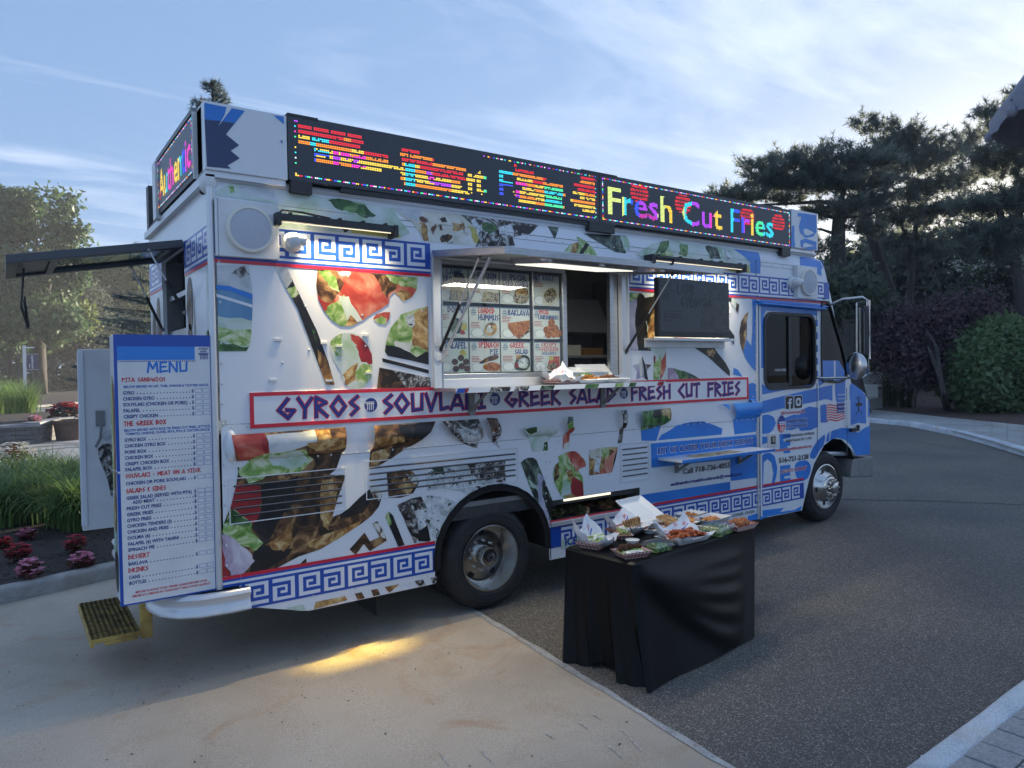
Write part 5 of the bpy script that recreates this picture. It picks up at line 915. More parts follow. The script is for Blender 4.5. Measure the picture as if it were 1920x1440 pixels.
# raised rear window hatch on two gas struts
c1, c2, c3, c4 = [np.array(v) for v in ((-1.11, .86, 2.82), (-.01, .86, 3.02), (-.01, 1.80, 3.02), (-1.11, 1.80, 2.82))]
def RP(u, v, d=0.0): p = c1+(c2-c1)*u+(c4-c1)*v; return (p[0], p[1], p[2]+d)
def rbox(b, u0, u1, v0, v1, d0, d1, m):
    v = [RP(u0, v0, d0), RP(u1, v0, d0), RP(u1, v1, d0), RP(u0, v1, d0), RP(u0, v0, d1), RP(u1, v0, d1), RP(u1, v1, d1), RP(u0, v1, d1)]
    b.add(v, [(0, 3, 2, 1), (4, 5, 6, 7), (0, 1, 5, 4), (1, 2, 6, 5), (2, 3, 7, 6), (3, 0, 4, 7)], m)
s = MB(); hm = mat('dark_hatch_frame', (.07, .075, .085), .4)
for a in ((0, 1, 0, .10), (0, 1, .90, 1), (0, .06, .10, .90), (.94, 1, .10, .90), (.235, .28, .10, .90)): rbox(s, *a, -.03, .03, hm)
rbox(s, .06, .235, .10, .90, -.012, .012, hm); rh = s.build('rear_hatch', truck, bevel=.005)
s = MB(); rbox(s, .28, .94, .10, .90, -.006, .006, glass_mat('hatch_glass', (.42, .50, .50), f=.10)); s.build('hatch_pane', rh)
strut(-.01, .86, 2.50, -.24, .87, 2.95, par=truck); strut(-.01, 1.80, 2.42, -.24, 1.79, 2.95, par=truck)
s = MB()
for y in (.9, 1.15): s.tube([(-1.0, y+.4, 2.82), (-1.02, y+.4, 2.55), (-.98, y+.42, 2.40), (-1.0, y+.45, 2.62)], .006, black, 6)
s.build('pull_strap', rh)
# step and bumper
s = MB(); sx0, sx1, sy0, sy1, sz = -.72, -.42, .42, 1.36, .30
rw = F['tread'] = mat('worn_tread', srgb(122, 104, 60), .5, .5, col2=srgb(58, 52, 38), scale=16)
s.box(sx0, sx1, sy0, sy1, sz-.035, sz-.006, yellowpaint); stp = s.build('rear_step', truck, bevel=.004)
s = MB()
for j in range(26):
    y = sy0+.018+j*(sy1-sy0-.036)/25
    s.tube([(sx0+.01+(sx1-sx0-.02)*i/18, y+.011*(1 if i % 2 else -1)*.8, sz-.004) for i in range(19)], .006, rw, 4, False)
o = s.build('tread_grip', stp); tag(o, kind='stuff')
s = MB(); s.box(sx1, sx1+.07, sy0-.01, sy0+.06, sz-.06, .78, yellowpaint); s.box(sx1, sx1+.07, sy1-.06, sy1+.01, sz-.06, .95, yellowpaint); s.box(sx0, sx0+.02, sy0, sy1, sz-.06, sz-.035, yellowpaint); s.box(sx0+.08, sx1-.02, sy0-.012, sy0, sz-.055, sz-.03, yellowpaint); s.build('step_frame', stp, bevel=.003)
s = MB(); path = [(.18, -.045), (.06, -.05), (-.12, -.03), (-.24, .03), (-.32, .13), (-.36, .28), (-.37, .6), (-.37, 2.2)]
sec = [(0.0, .595), (-.02, .585), (-.03, .565), (-.012, .54), (-.012, .50), (-.028, .485), (-.03, .455), (-.01, .44), (.03, .435)]
P = []
for i, (x, y) in enumerate(path):
    a, c = path[max(i-1, 0)], path[min(i+1, len(path)-1)]; d = np.array((c[0]-a[0], c[1]-a[1])); d /= np.linalg.norm(d); nrm = np.array((d[1], -d[0]))*-1
    nrm = -nrm if (nrm[1] > 0 and i < 3) or (nrm[0] > 0 and i >= 3) else nrm
    P.append([(x+nrm[0]*-o*1, y+nrm[1]*-o*1, z) for o, z in sec])
s.grid(P, mat('silver_bumper', (.62, .63, .65), .3, .35, coat=.3)); s.build('rear_bumper', truck, smooth=50)
s = MB(); s.grid([[(x, y+.02, .59) for x, y in path], [(.18, .4, .59), (.06, .4, .59), (0, .4, .59), (0, .45, .59), (0, .5, .59), (0, .5, .59), (0, .6, .59), (0, 2.2, .59)]], darkmetal); s.build('bumper_top', truck)

# ---------------------------------------------------------------- roof signs with their light-dot panels
dotmats = {}
def led_mat(c, st):
    if c == 'r': st = st*.75
    k = (c, st)
    if k not in dotmats: dotmats[k] = emit_mat('led_%s_%d' % (c, len(dotmats)), dict(r=(1, .05, .08), y=(1, .72, .10), g=(.1, .95, .45), c=(.05, .75, .95), b=(.06, .12, 1), m=(.95, .06, .62), p=(.5, .08, 1), w=(.9, .85, 1), o=(1, .32, .05), l=(.8, .95, .3))[c], st)
    return dotmats[k]
def raster(txt, ncol, nrow, x0, x1, y0, y1):
    """rows x cols mask and letter fraction of a word set in a plain typeface"""
    v, fs = text_geo(txt, 0.012); a, b_ = v[:, 0].min(), v[:, 0].max(); M = np.zeros((nrow, ncol), bool); U = np.zeros((nrow, ncol))
    X = v[:, 0]; X = x0+(X-a)/(b_-a)*(x1-x0); Y = y0+v[:, 1]/CAPH*(y1-y0)
    gx, gy = np.meshgrid(np.arange(ncol)+.5, np.arange(nrow)+.5)
    for f_ in fs:
        for k in range(1, len(f_)-1):
            ax, ay, bx, by, cx, cy = X[f_[0]], Y[f_[0]], X[f_[k]], Y[f_[k]], X[f_[k+1]], Y[f_[k+1]]; d = (by-cy)*(ax-cx)+(cx-bx)*(ay-cy)
            if abs(d) < 1e-9: continue
            l1 = ((by-cy)*(gx-cx)+(cx-bx)*(gy-cy))/d; l2 = ((cy-ay)*(gx-cx)+(ax-cx)*(gy-cy))/d; M |= (l1 >= -.02) & (l2 >= -.02) & (l1+l2 <= 1.02)
    return M
def led_panel(name, x0, x1, z0, z1, ncol, paint, f, par):
    """paint(col,row) -> colour letter or None; every lit diode is its own little face"""
    d = MB(); pw_, ph_ = (x1-x0)/ncol, (z1-z0)/32
    for r in range(32):
        for c in range(ncol):
            k = paint(c, r)
            if k is None: continue
            x, z = x0+(c+.5)*pw_, z0+(r+.5)*ph_; a, e = pw_*.36, ph_*.36
            d.add([f(x-a, z-e, .004), f(x+a, z-e, .004), f(x+a, z+e, .004), f(x-a, z+e, .004)], [(0, 1, 2, 3)], led_mat(k, LEDS))
    o = d.build('light_dot', par); tag(o, kind='stuff')
LEDS = 0.30
border = lambda c, r, n: 'yrbgmwcp'[(c//2+r//2) % 8] if (r in (0, 31) or c in (0, n-1)) and (c+r) % 5 != 4 else None
faceblk = mat('dark_led_face', (.04, .044, .055), .35, col2=(.055, .06, .072), scale=150, detail=0)
YS = -.02
def sgf(x, z, off=0.0): return (x, YS-off, z)
s = MB(); s.box(.515, 6.40, YS+.002, YS+.20, 3.375, 3.83, blackplastic); s.box(.515, 3.405, YS-.002, YS+.002, 3.375, 3.825, faceblk); s.box(3.415, 6.40, YS-.002, YS+.002, 3.375, 3.825, faceblk)
for x in (.515, 3.2, 3.42, 6.0): s.box(x, x+.22, YS-.004, YS+.19, 3.815, 3.838, blackplastic)
sg = s.build('light_sign', truck, bevel=.003); sg['label'] = 'long black light sign facing the camera along the roof edge'
for xa, xb in ((.53, .68), (3.28, 3.6), (6.22, 6.38)): s = MB(); s.box(xa, xb, YS-.004, YS+.16, 3.29, 3.375, blackplastic); s.build('sign_foot', sg)
s = MB(); s.box(.9, 3.3, YS+.01, YS+.12, 3.34, 3.375, blackplastic); s.box(3.7, 6.2, YS+.03, YS+.08, 3.36, 3.375, blackplastic); s.build('sign_rail', sg)
NC = 200; M1 = raster('Fresh Cut Fries', NC, 32, 8, 172, 6, 25); rr = np.random.RandomState(5)
lo_ = [rr.randint(4, 26) for _ in range(32)]; hi_ = [rr.randint(0, 10) for _ in range(32)]
def pcol(c): return 'ccmmyyycmmmyyygcbmmryyggc'[(c//8) % 25]
def paint1(c, r):
    """a rolling picture: letters torn into pairs of lit rows with one dark row between"""
    k = border(c, r, NC)
    if k and (r == 0 or c < 2 and r % 3 == 1 or c > 110 and r == 31 and c % 3 or c > NC-3 and r % 3 == 1): return k
    if r < 3 or r > 29 or c < 2 or r % 3 == 0: return None
    u = c/NC; q = r//3; j = jit[q]
    if 3 <= q and u < .27+j*.05 and q <= 9-max(0, u-.12)*22+j and not (u < .05 and q < 6): pass
    elif .295+j*.01 < u < .50+j*.03 and q <= 9-(u-.30)*14+j*.8: pass
    elif .68+j*.02 < u < .86+j*.01 and q <= 9.2-(u-.68)*16+j*.5: pass
    elif .90+.05*abs(q-4)/5+j*.03 < u < .992: pass
    elif M1[r, c] and (.50 < u < .60 or .61 < u < .67): return 'y' if u < .56 else ('g' if u < .60 else ('b' if q < 5 else 'c'))
    elif u < .27 and q > 7 and u < .22+j*.08: return 'r' if (c+q) % 9 else None
    else: return None
    if rr.random_sample() < .07: return None
    top = 9-(u*9 if u < .5 else (u-.5)*7)
    if q > top-1.2+.4*jit[q-1]: return 'r' if (q+c//26) % 3 else 'o'
    if M1[r, c] and u < .09: return 'c' if q > 4 else 'b'
    if M1[r, c] and (.09 < u < .19 or .36 < u < .45 or .67 < u < .72): return 'm' if q % 2 else 'p'
    if .30 < u < .335: return 'c'
    if .78 < u < .86: return 'g' if q % 2 else 'c'
    return 'y' if (q+c//30) % 3 else 'o'
jit = [rr.uniform(-1, 1) for _ in range(12)]
led_panel('a', .56, 3.37, 3.405, 3.795, NC, paint1, sgf, sg)
NC2 = 208; M2 = raster('Fresh Cut Fries', NC2, 32, 5, 186, 6, 27)
cols2 = [(0, 20, 'l'), (20, 26, 'c'), (26, 34, 'b'), (34, 52, 'p'), (52, 60, 'l'), (60, 72, 'y'), (72, 80, 'l'), (80, 88, 'c'), (88, 108, 'p'), (108, 113, 'm'), (113, 124, 'y'), (124, 128, 'l'), (128, 136, 'c'), (136, 148, 'b'), (148, 156, 'p'), (156, 162, 'y'), (162, 172, 'g'), (172, 208, 'c')]
def heart(c, r, cx, cz): 
    u, v = (c-cx)/9.0, (r-cz)/8.0; return u*u+v*v < 1 and (r % 3 != 1) and not (u*u+v*v < .35 and (c+r) % 3 == 0)
def paint2(c, r):
    k = border(c, r, NC2)
    if k: return k
    if M2[r, c]: 
        for a, e, k in cols2:
            if a <= c < e: return 'r' if (34 <= c < 50 and r < 10 and (c+r) % 2) else k
    if heart(c, r, 34, 25) or heart(c, r, 78, 22) or heart(c, r, 152, 21) or heart(c, r, 192, 20): return 'r' if not (c > 186 and r < 14) else 'l'
    return None
led_panel('b', 3.445, 6.37, 3.405, 3.795, NC2, paint2, sgf, sg)
# printed end boxes
s = MB(); s.box(-.03, .51, YS, YS+.22, 3.37, 3.815, white); eb = s.build('sign_end_box', truck, bevel=.004)
ZOOM['S'] = (270, 180, 4.236)
def cs(pts, m, off=.003): s = MB(); cdt(s, side('S', pts, YS), (), (), m, off, False, sgf); s.build('end_box_print', eb)
cs([(478, 55), (800, 118), (650, 305), (720, 215), (480, 185)], blue); cs([(480, 188), (720, 215), (650, 305), (755, 392), (688, 435), (760, 495), (662, 553), (690, 578), (500, 560)], mat('slate_print', srgb(52, 66, 104), .35)); cs([(1030, 155), (1108, 165), (1112, 225)], blue); cs([(655, 90), (700, 92), (590, 240), (640, 150)], white, .0045)
cs([(1080, 355), (1100, 385), (1096, 350)], navy)
s = MB(); s.box(6.41, 6.945, YS, YS+.22, 3.40, 3.845, white); eb2 = s.build('sign_end_box', truck, bevel=.004)
ZOOM['T'] = (1420, 380, 4.2333)
def cs2(pts, m, off=.003): s = MB(); cdt(s, side('T', pts, YS), (), (), m, off, False, sgf); s.build('end_box_print', eb2)
cs2([(320, 80), (468, 100), (468, 235), (440, 270), (380, 280), (340, 240), (330, 190), (350, 110), (320, 110)], blue); cs2([(340, 300), (380, 285), (468, 310), (468, 372), (400, 375), (345, 350)], blue); cs2([(362, 215), (385, 205), (450, 240), (400, 262), (372, 255)], white, .0045); cs2([(362, 330), (375, 318), (450, 345), (360, 358)], white, .0045); cs2([(275, 182), (292, 184), (294, 300), (300, 350), (268, 352), (268, 300)], blue)
s = MB(); s.box(-.025, 0.5, YS+.02, YS+.2, 3.33, 3.37, alulight); s.build('sign_base_rail', truck); s = MB(); s.box(6.42, 6.9, YS+.03, YS+.2, 3.36, 3.40, alulight); s.build('sign_base_rail', truck)
# rear sign
s = MB(); s.box(-.05, .12, .20, 1.68, 3.36, 3.80, blackplastic); s.box(-.054, -.05, .22, 1.56, 3.40, 3.78, faceblk); s.box(-.075, -.03, 1.56, 1.70, 3.33, 3.80, whitepaint); s.box(-.06, .10, .19, .205, 3.35, 3.80, whitepaint); s.box(-.06, -.01, .2, 1.6, 3.795, 3.83, graymetal)
rs = s.build('light_sign', truck, bevel=.003); rs['label'] = 'short light sign facing backwards over the rear doors'
NC3 = 96; M3 = raster('Authentic', NC3, 32, 4, 92, 5, 25)
def paint3(c, r):
    c2 = NC3-1-c; k = border(c2, r, NC3)
    if k: return k
    if M3[r, c2]: return 'ryycmmyycbmm'[c2//8]
    return None
led_panel('c', .23, 1.54, 3.405, 3.775, NC3, paint3, lambda y, z, off=0.0: (-.054-off, y, z), rs)
s = MB(); s.box(-.03, .02, .06, .20, 3.37, 3.80, white); s.build('sign_end_box', truck)
s = MB(); s.box(-.04, .03, .0, 2.42, 3.29, 3.345, alulight); s.box(-.03, .06, .3, .4, 3.345, 3.37, graymetal); s.box(-.03, .06, 1.4, 1.5, 3.345, 3.37, graymetal); s.build('rear_gutter', truck)
s = MB(); s.box(.0, 6.3, 2.40, 2.52, 3.34, 3.79, blackplastic); fsg = s.build('light_sign', truck); fsg['label'] = 'black light sign on the far roof edge, seen end on'
# ================================================================ GROUND
def at(px, py, d): return CAM + ray(px, py)*d          # point at axial distance d in that direction
def sheet(name, pts, dz, m, parent=None, kind='structure', thick=0.0):
    b = MB(); v = [(p[0], p[1], gz(p[0])+dz) for p in pts]
    cdt(b, [(p[0], p[1]) for p in pts], (), (), m, dz, False, lambda x, y, o=0.0: (x, y, gz(x)+o))
    if thick: n = len(v); b.add([(x, y, z-thick) for x, y, z in v]+v, [(i, (i+1) % n, n+(i+1) % n, n+i) for i in range(n)], m)
    o = b.build(name, parent)
    if kind: tag(o, kind=kind)
    return o
def asphalt_mat():
    m = bpy.data.materials.new('asphalt'); m.use_nodes = True; t = m.node_tree; p = t.nodes['Principled BSDF']; p.inputs['Roughness'].default_value = .82
    c = t.nodes.new('ShaderNodeTexCoord'); o = c.outputs['Object']
    v = t.nodes.new('ShaderNodeTexVoronoi'); v.inputs['Scale'].default_value = 150; t.links.new(o, v.inputs['Vector'])
    sp = t.nodes.new('ShaderNodeSeparateColor'); t.links.new(v.outputs['Color'], sp.inputs[0])
    r = t.nodes.new('ShaderNodeValToRGB'); e = r.color_ramp.elements; e[0].position = 0; e[0].color = (.068, .063, .058, 1); e[1].position = .80; e[1].color = (.125, .116, .106, 1); q = e.new(.90); q.color = (.24, .225, .20, 1); q = e.new(1.0); q.color = (.34, .32, .29, 1); t.links.new(sp.outputs[0], r.inputs[0])
    n = t.nodes.new('ShaderNodeTexNoise'); n.inputs['Scale'].default_value = .55; n.inputs['Detail'].default_value = 7; t.links.new(o, n.inputs['Vector'])
    r2 = t.nodes.new('ShaderNodeValToRGB'); r2.color_ramp.elements[0].position = .3; r2.color_ramp.elements[0].color = (.72, .74, .80, 1); r2.color_ramp.elements[1].position = .72; r2.color_ramp.elements[1].color = (1.28, 1.22, 1.12, 1); t.links.new(n.outputs['Fac'], r2.inputs[0])
    x = t.nodes.new('ShaderNodeMixRGB'); x.blend_type = 'MULTIPLY'; x.inputs[0].default_value = 1; t.links.new(r.outputs[0], x.inputs[1]); t.links.new(r2.outputs[0], x.inputs[2]); t.links.new(x.outputs[0], p.inputs['Base Color'])
    bp = t.nodes.new('ShaderNodeBump'); bp.inputs['Strength'].default_value = .55; bp.inputs['Distance'].default_value = .006; t.links.new(v.outputs['Distance'], bp.inputs['Height']); t.links.new(bp.outputs[0], p.inputs['Normal'])
    return m
def concrete_mat(name, c1, c2, c3, grain=160, big=.6):
    m = bpy.data.materials.new(name); m.use_nodes = True; t = m.node_tree; p = t.nodes['Principled BSDF']; p.inputs['Roughness'].default_value = .8
    c = t.nodes.new('ShaderNodeTexCoord'); o = c.outputs['Object']
    n = t.nodes.new('ShaderNodeTexNoise'); n.inputs['Scale'].default_value = big; n.inputs['Detail'].default_value = 8; n.inputs['Roughness'].default_value = .6; n.inputs['Distortion'].default_value = .8; t.links.new(o, n.inputs['Vector'])
    r = t.nodes.new('ShaderNodeValToRGB'); e = r.color_ramp.elements; e[0].position = .33; e[0].color = (*c1, 1); e[1].position = .52; e[1].color = (*c2, 1); q = e.new(.70); q.color = (*c3, 1); t.links.new(n.outputs['Fac'], r.inputs[0])
    g = t.nodes.new('ShaderNodeTexNoise'); g.inputs['Scale'].default_value = grain; g.inputs['Detail'].default_value = 3; t.links.new(o, g.inputs['Vector'])
    r2 = t.nodes.new('ShaderNodeValToRGB'); r2.color_ramp.elements[0].position = .30; r2.color_ramp.elements[0].color = (.74, .74, .74, 1); r2.color_ramp.elements[1].position = .66; r2.color_ramp.elements[1].color = (1.18, 1.18, 1.18, 1); t.links.new(g.outputs['Fac'], r2.inputs[0])
    x = t.nodes.new('ShaderNodeMixRGB'); x.blend_type = 'MULTIPLY'; x.inputs[0].default_value = 1; t.links.new(r.outputs[0], x.inputs[1]); t.links.new(r2.outputs[0], x.inputs[2])
    s = t.nodes.new('ShaderNodeTexNoise'); s.inputs['Scale'].default_value = 1.6; s.inputs['Detail'].default_value = 5; s.inputs['Distortion'].default_value = 1.5; t.links.new(o, s.inputs['Vector'])
    r3 = t.nodes.new('ShaderNodeValToRGB'); r3.color_ramp.elements[0].position = .56; r3.color_ramp.elements[0].color = (1, 1, 1, 1); r3.color_ramp.elements[1].position = .74; r3.color_ramp.elements[1].color = (.86, .68, .52, 1); t.links.new(s.outputs['Fac'], r3.inputs[0])
    y = t.nodes.new('ShaderNodeMixRGB'); y.blend_type = 'MULTIPLY'; y.inputs[0].default_value = .8; t.links.new(x.outputs[0], y.inputs[1]); t.links.new(r3.outputs[0], y.inputs[2]); t.links.new(y.outputs[0], p.inputs['Base Color'])
    bp = t.nodes.new('ShaderNodeBump'); bp.inputs['Strength'].default_value = .25; bp.inputs['Distance'].default_value = .004; t.links.new(g.outputs['Fac'], bp.inputs['Height']); t.links.new(bp.outputs[0], p.inputs['Normal'])
    MATS[name] = m; return m
ASPH = asphalt_mat()
CONC = concrete_mat('apron_concrete', (.37, .31, .245), (.455, .385, .31), (.51, .445, .365))
KERBC = concrete_mat('kerb_concrete', (.20, .195, .185), (.30, .29, .275), (.40, .39, .37), 120, 2.5)
KERBW = concrete_mat('painted_kerb', (.38, .42, .46), (.52, .56, .60), (.62, .65, .68), 120, 2.0)
WALK = concrete_mat('sidewalk_concrete', (.26, .27, .27), (.33, .335, .33), (.40, .40, .39), 90, .8)
MULCH = mat('dark_mulch', (.018, .014, .013), .95, col2=(.045, .034, .028), scale=26, detail=8, bump=.9, bscale=50)
BARK = mat('red_bark_mulch', (.05, .026, .020), .95, col2=(.11, .062, .048), scale=20, detail=8, bump=.9, bscale=40)
PAVE = concrete_mat('paver_stone', (.24, .24, .25), (.32, .32, .32), (.40, .40, .39), 60, 1.2)
ROADF = mat('far_asphalt', (.12, .12, .125), .9, col2=(.16, .16, .16), scale=2)
TURF = mat('turf', (.035, .06, .018), .9, col2=(.06, .09, .03), scale=3, detail=8, bump=.5)
b = MB()
gxs = [-60, -20, -6, 0, 6, 14, 30, 80, 110]; gys = [-40, -15, -6, 0, 6, 14, 30, 80, 160]
b.grid([[(x, y, gz(x)) for y in gys] for x in gxs], ASPH); tag(b.build('asphalt_drive'), kind='structure')
JT = [(1.72, -8), (1.82, -2.72), (1.88, -1.98), (1.985, -.8), (2.06, .19), (2.2, 2.0), (2.35, 4.0)]
kl = [(-14, .8), (-4, 2.45), (-1.22, 3.03), (-.8, 3.11), (-.29, 3.27), (1.0, 3.55), (2.4, 3.85), (6, 4.6), (12, 5.2)]
sheet('concrete_apron', JT+[(2.4, 3.9), (1.0, 3.6), (-.29, 3.30), (-1.22, 3.06), (-4, 2.5), (-14, .85), (-14, -8)], .005, CONC)
# pale crumbling joint strip and scratches
b = MB(); rr = np.random.RandomState(3)
P = []
for i in range(70):
    y = -7+i*.13; x = float(np.interp(y, [p[1] for p in JT], [p[0] for p in JT])); P.append([(x-.03-rr.uniform(0, .02), y, gz(x)+.0085), (x+.006+rr.uniform(-.008, .012), y, gz(x)+.0085)])
b.grid(P, concrete_mat('joint_mortar', (.28, .28, .28), (.36, .36, .36), (.44, .44, .43), 80, 5)); tag(b.build('pavement_joint'), kind='structure')
b = MB(); cr_ = mat('scratch', (.5, .48, .46), .9, col2=(.3, .28, .26), scale=30)
for (x0, y0), (x1, y1) in (((1180, 1385), (1205, 1412)), ((1165, 1370), (1178, 1382)), ((825, 1415), (842, 1438)), ((900, 1408), (926, 1436)), ((1110, 1340), (1128, 1352)), ((1085, 1356), (1103, 1370)), ((1140, 1400), (1168, 1425)), ((1020, 1376), (1040, 1388)), ((565, 1258), (600, 1270)), ((255, 1290), (262, 1310))):
    a, c = ground(x0, y0), ground(x1, y1); d = c-a; l = np.linalg.norm(d[:2]); nn = np.array((-d[1], d[0], 0))/l*.008; n = 6
    vs = []
    for k in range(n+1):
        q = a+d*k/n; wv = rr.uniform(.2, 1.0) if 0 < k < n else .1
        vs += [q-nn*wv, q+nn*wv]
    b.add([(v[0], v[1], gz(v[0])+.009) for v in vs], [(2*k, 2*k+1, 2*k+3, 2*k+2) for k in range(n)], cr_)
o = b.build('pavement_scratches'); tag(o, kind='structure')
b = MB(); crk = mat('tar_seam', (.015, .015, .016), .7)
for l in ([(1560, 936), (1640, 938), (1760, 940), (1920, 947)], [(1700, 826), (1760, 835), (1830, 846)]):
    q = [ground(*p) for p in l]; b.add([(p[0]+s*.0, p[1]+s*.025, gz(p[0])+.004) for p in q for s in (-1, 1)], [(2*k, 2*k+1, 2*k+3, 2*k+2) for k in range(len(q)-1)], crk)
tag(b.build('road_seam'), kind='structure')
def kerb(name, line, w, h, m, side_=1, label=None):
    b = MB(); P = []; line = [np.array(p, float) for p in line]; fine = []
    for i in range(len(line)-1):
        n = max(2, int(np.linalg.norm(line[i+1]-line[i])/.25))
        for k in range(n): fine.append(line[i]+(line[i+1]-line[i])*k/n)
    fine.append(line[-1])
    for i, p in enumerate(fine):
        d = fine[min(i+1, len(fine)-1)]-fine[max(i-1, 0)]; d = d/np.linalg.norm(d); n = np.array((-d[1], d[0]))*side_; j = RND.uniform(-.006, .006)
        P.append([(p[0]+n[0]*o, p[1]+n[1]*o, gz(p[0])+z) for o, z in ((j*.5, -.02), (.012+j, h-.028+j*.5), (.03+j, h-.006), (.05, h+j*.3), (w-.02, h), (w, h-.015), (w, -.02))])
    b.grid(P, m); o = b.build(name, smooth=40); tag(o, kind='structure'); return o
kerb('kerb', kl, .20, .14, KERBC)
off = lambda line, d: [(x-d*.22, y+d) for x, y in line]
sheet('mulch_bed', off(kl, .19)+[(12, 12), (3, 10.5), (0, 9.6), (-14, 9)], .115, MULCH)
# path of pavers, lawn strips, far road with its kerb
sheet('lawn', [(-40, 9.1), (0, 9.7), (3, 10.6), (14, 12), (40, 14), (60, 158), (-40, 158)], .01, TURF)
pa = [(-14, 10.0), (-1.2, 10.6), (.5, 11.3), (4, 13), (9, 15), (9, 27), (3, 25.5), (0, 23.2), (-14, 22)]
sheet('paved_path', pa, .03, PAVE)
b = MB(); dkp = mat('dark_paver', (.10, .10, .105), .85, col2=(.15, .15, .15), scale=6)
for k in range(3): P = [[(x, 17.2+2.3*k*.5+1.6*math.sin((x+1.5)*.9+k*.4)+o, gz(x)+.036) for o in (0, .35)] for x in np.linspace(-3, 5, 30)]; b.grid(P, dkp)
tag(b.build('paver_course'), kind='structure')
sheet('far_road', [(-30, 36), (-1, 37), (4, 38.5), (20, 42), (40, 46), (40, 62), (20, 58), (8, 54), (-1, 50), (-30, 48)], .02, ROADF)
kerb('kerb', [(-30, 48.5), (-1.5, 50.5), (1.5, 53.5), (8, 62), (14, 72), (30, 96)], .3, .16, KERBC)
sheet('mulch_bed', [(-30, 48.9), (-1.5, 50.9), (1.3, 53.9), (7.7, 62.3), (13.7, 72.3), (30, 97), (30, 150), (-30, 150)], .15, MULCH)
# right: kerb, footway slabs, bark bed
fk = [ground(px, py)[:2] for px, py in ((1470, 793), (1560, 789), (1636, 793), (1700, 799), (1760, 811), (1800, 820), (1860, 837), (1920, 856), (2050, 905))]
kerb('kerb', fk, .22, .13, KERBW)
inner = [ground(px, py, .12)[:2] for px, py in ((1470, 762), (1560, 764), (1636, 768), (1700, 774), (1760, 781), (1800, 785), (1860, 791), (1920, 797), (2050, 812))]
fo = [ground(px, py, .12)[:2] for px, py in ((1470, 786), (1560, 782), (1636, 785), (1700, 790), (1760, 801), (1800, 811), (1860, 827), (1920, 846), (2050, 893))]
b = MB(); b.add([(p[0], p[1], gz(p[0])+.105) for p in fo+inner[::-1]], [tuple(range(18))], WALK); wk = b.build('footway'); tag(wk, kind='structure')
for i in range(8):
    q = [np.array(p) for p in (fo[i], fo[i+1], inner[i+1], inner[i])]; n = 2
    for k in range(n):
        a0, a1 = k/n+.006, (k+1)/n-.006; v = [q[0]+(q[1]-q[0])*a0, q[0]+(q[1]-q[0])*a1, q[3]+(q[2]-q[3])*a1, q[3]+(q[2]-q[3])*a0]
        b = MB(); b.add([(p[0], p[1], gz(p[0])+.12) for p in v], [(0, 1, 2, 3)], WALK); b.add([(p[0], p[1], gz(p[0])+z) for z in (.10, .12) for p in v], [(0, 1, 5, 4), (1, 2, 6, 5), (2, 3, 7, 6), (3, 0, 4, 7)], WALK); b.build('paving_slab', wk)
far_r = [ground(px, py)[:2] for px, py in ((2400, 800), (2400, 715), (1900, 712), (1600, 712), (1300, 716))]
sheet('bark_bed', inner+far_r+[(14, 16)], .11, BARK)
# near right kerb and block paving
nk = [ground(px, py)[:2] for px, py in ((1500, 1640), (1640, 1520), (1727, 1448), (1830, 1368), (1920, 1298), (2100, 1165), (2400, 960))]
kerb('kerb', nk, .155, .12, KERBW, -1)
PV0 = np.array(ground(1860, 1440, .1)[:2]); d0 = np.array(nk[4])-np.array(nk[2]); d0 /= np.linalg.norm(d0); n0 = np.array((d0[1], -d0[0]))
bm = MB(); base = np.array(nk[2])+n0*.15
bm.add([(p[0], p[1], gz(p[0])+.10) for p in (base-d0*3, base+d0*6, base+d0*6+n0*4, base-d0*3+n0*4)], [(0, 1, 2, 3)], MULCH); pvg = bm.build('block_paving'); tag(pvg, kind='structure')
bk = MB(); bk.obox(Matrix.Identity(4), .192, .192, .06, PAVE); bk0 = None
for i in range(-4, 14):
    for j in range(0, 8):
        p = base+d0*(i*.2+.1*(j % 2))+n0*(.1+j*.2)
        if bk0 is None: bk0 = bk.build('paving_block', pvg, bevel=.004); o = bk0
        else: o = bk0.copy(); COL.objects.link(o)
        o.location = (p[0], p[1], gz(p[0])+.088+RND.uniform(-.002, .002)); o.rotation_euler = (0, 0, math.atan2(d0[1], d0[0])+RND.uniform(-.01, .01))
g_ = ground(1727, 1420); b = MB(); b.tube([(g_[0], g_[1], gz(g_[0])+.006), (g_[0]+.045, g_[1]-.03, gz(g_[0])+.006)], .005, mat('cigarette_paper', (.75, .74, .70), .7), 8); b.tube([(g_[0]+.045, g_[1]-.03, gz(g_[0])+.006), (g_[0]+.06, g_[1]-.04, gz(g_[0])+.006)], .0052, mat('filter_tan', srgb(190, 140, 80), .8), 8)
tag(b.build('cigarette_end'), 'white cigarette end lying on the asphalt beside the near kerb', 'litter')
def grit(name, n, reg, m, smin, smax, seed):
    r = np.random.RandomState(seed); b = MB()
    for i in range(n):
        p = reg(r); s = r.uniform(smin, smax); a = r.uniform(0, 6.28); q = [(p[0]+s*math.cos(a+t)*(1 if j % 2 else .5), p[1]+s*math.sin(a+t)*(1 if j % 2 else .5), gz(p[0])+p[2]+(s*.35 if j % 2 else 0.001)) for j, t in enumerate((0, 1.6, 3.1, 4.7))]
        b.add(q, [(0, 1, 2, 3)], m)
    o = b.build(name); tag(o, kind='stuff'); return o
o = grit('mulch_chips', 5000, lambda r: (r.uniform(-3.5, 3.5), 3.5+r.uniform(0, 1)**1.5*5, .117), mat('mulch_chip', (.03, .023, .02), .95, col2=(.075, .058, .05), scale=9), .01, .035, 1); tag(o, 'dark bark chips strewn over the flower bed', 'mulch')
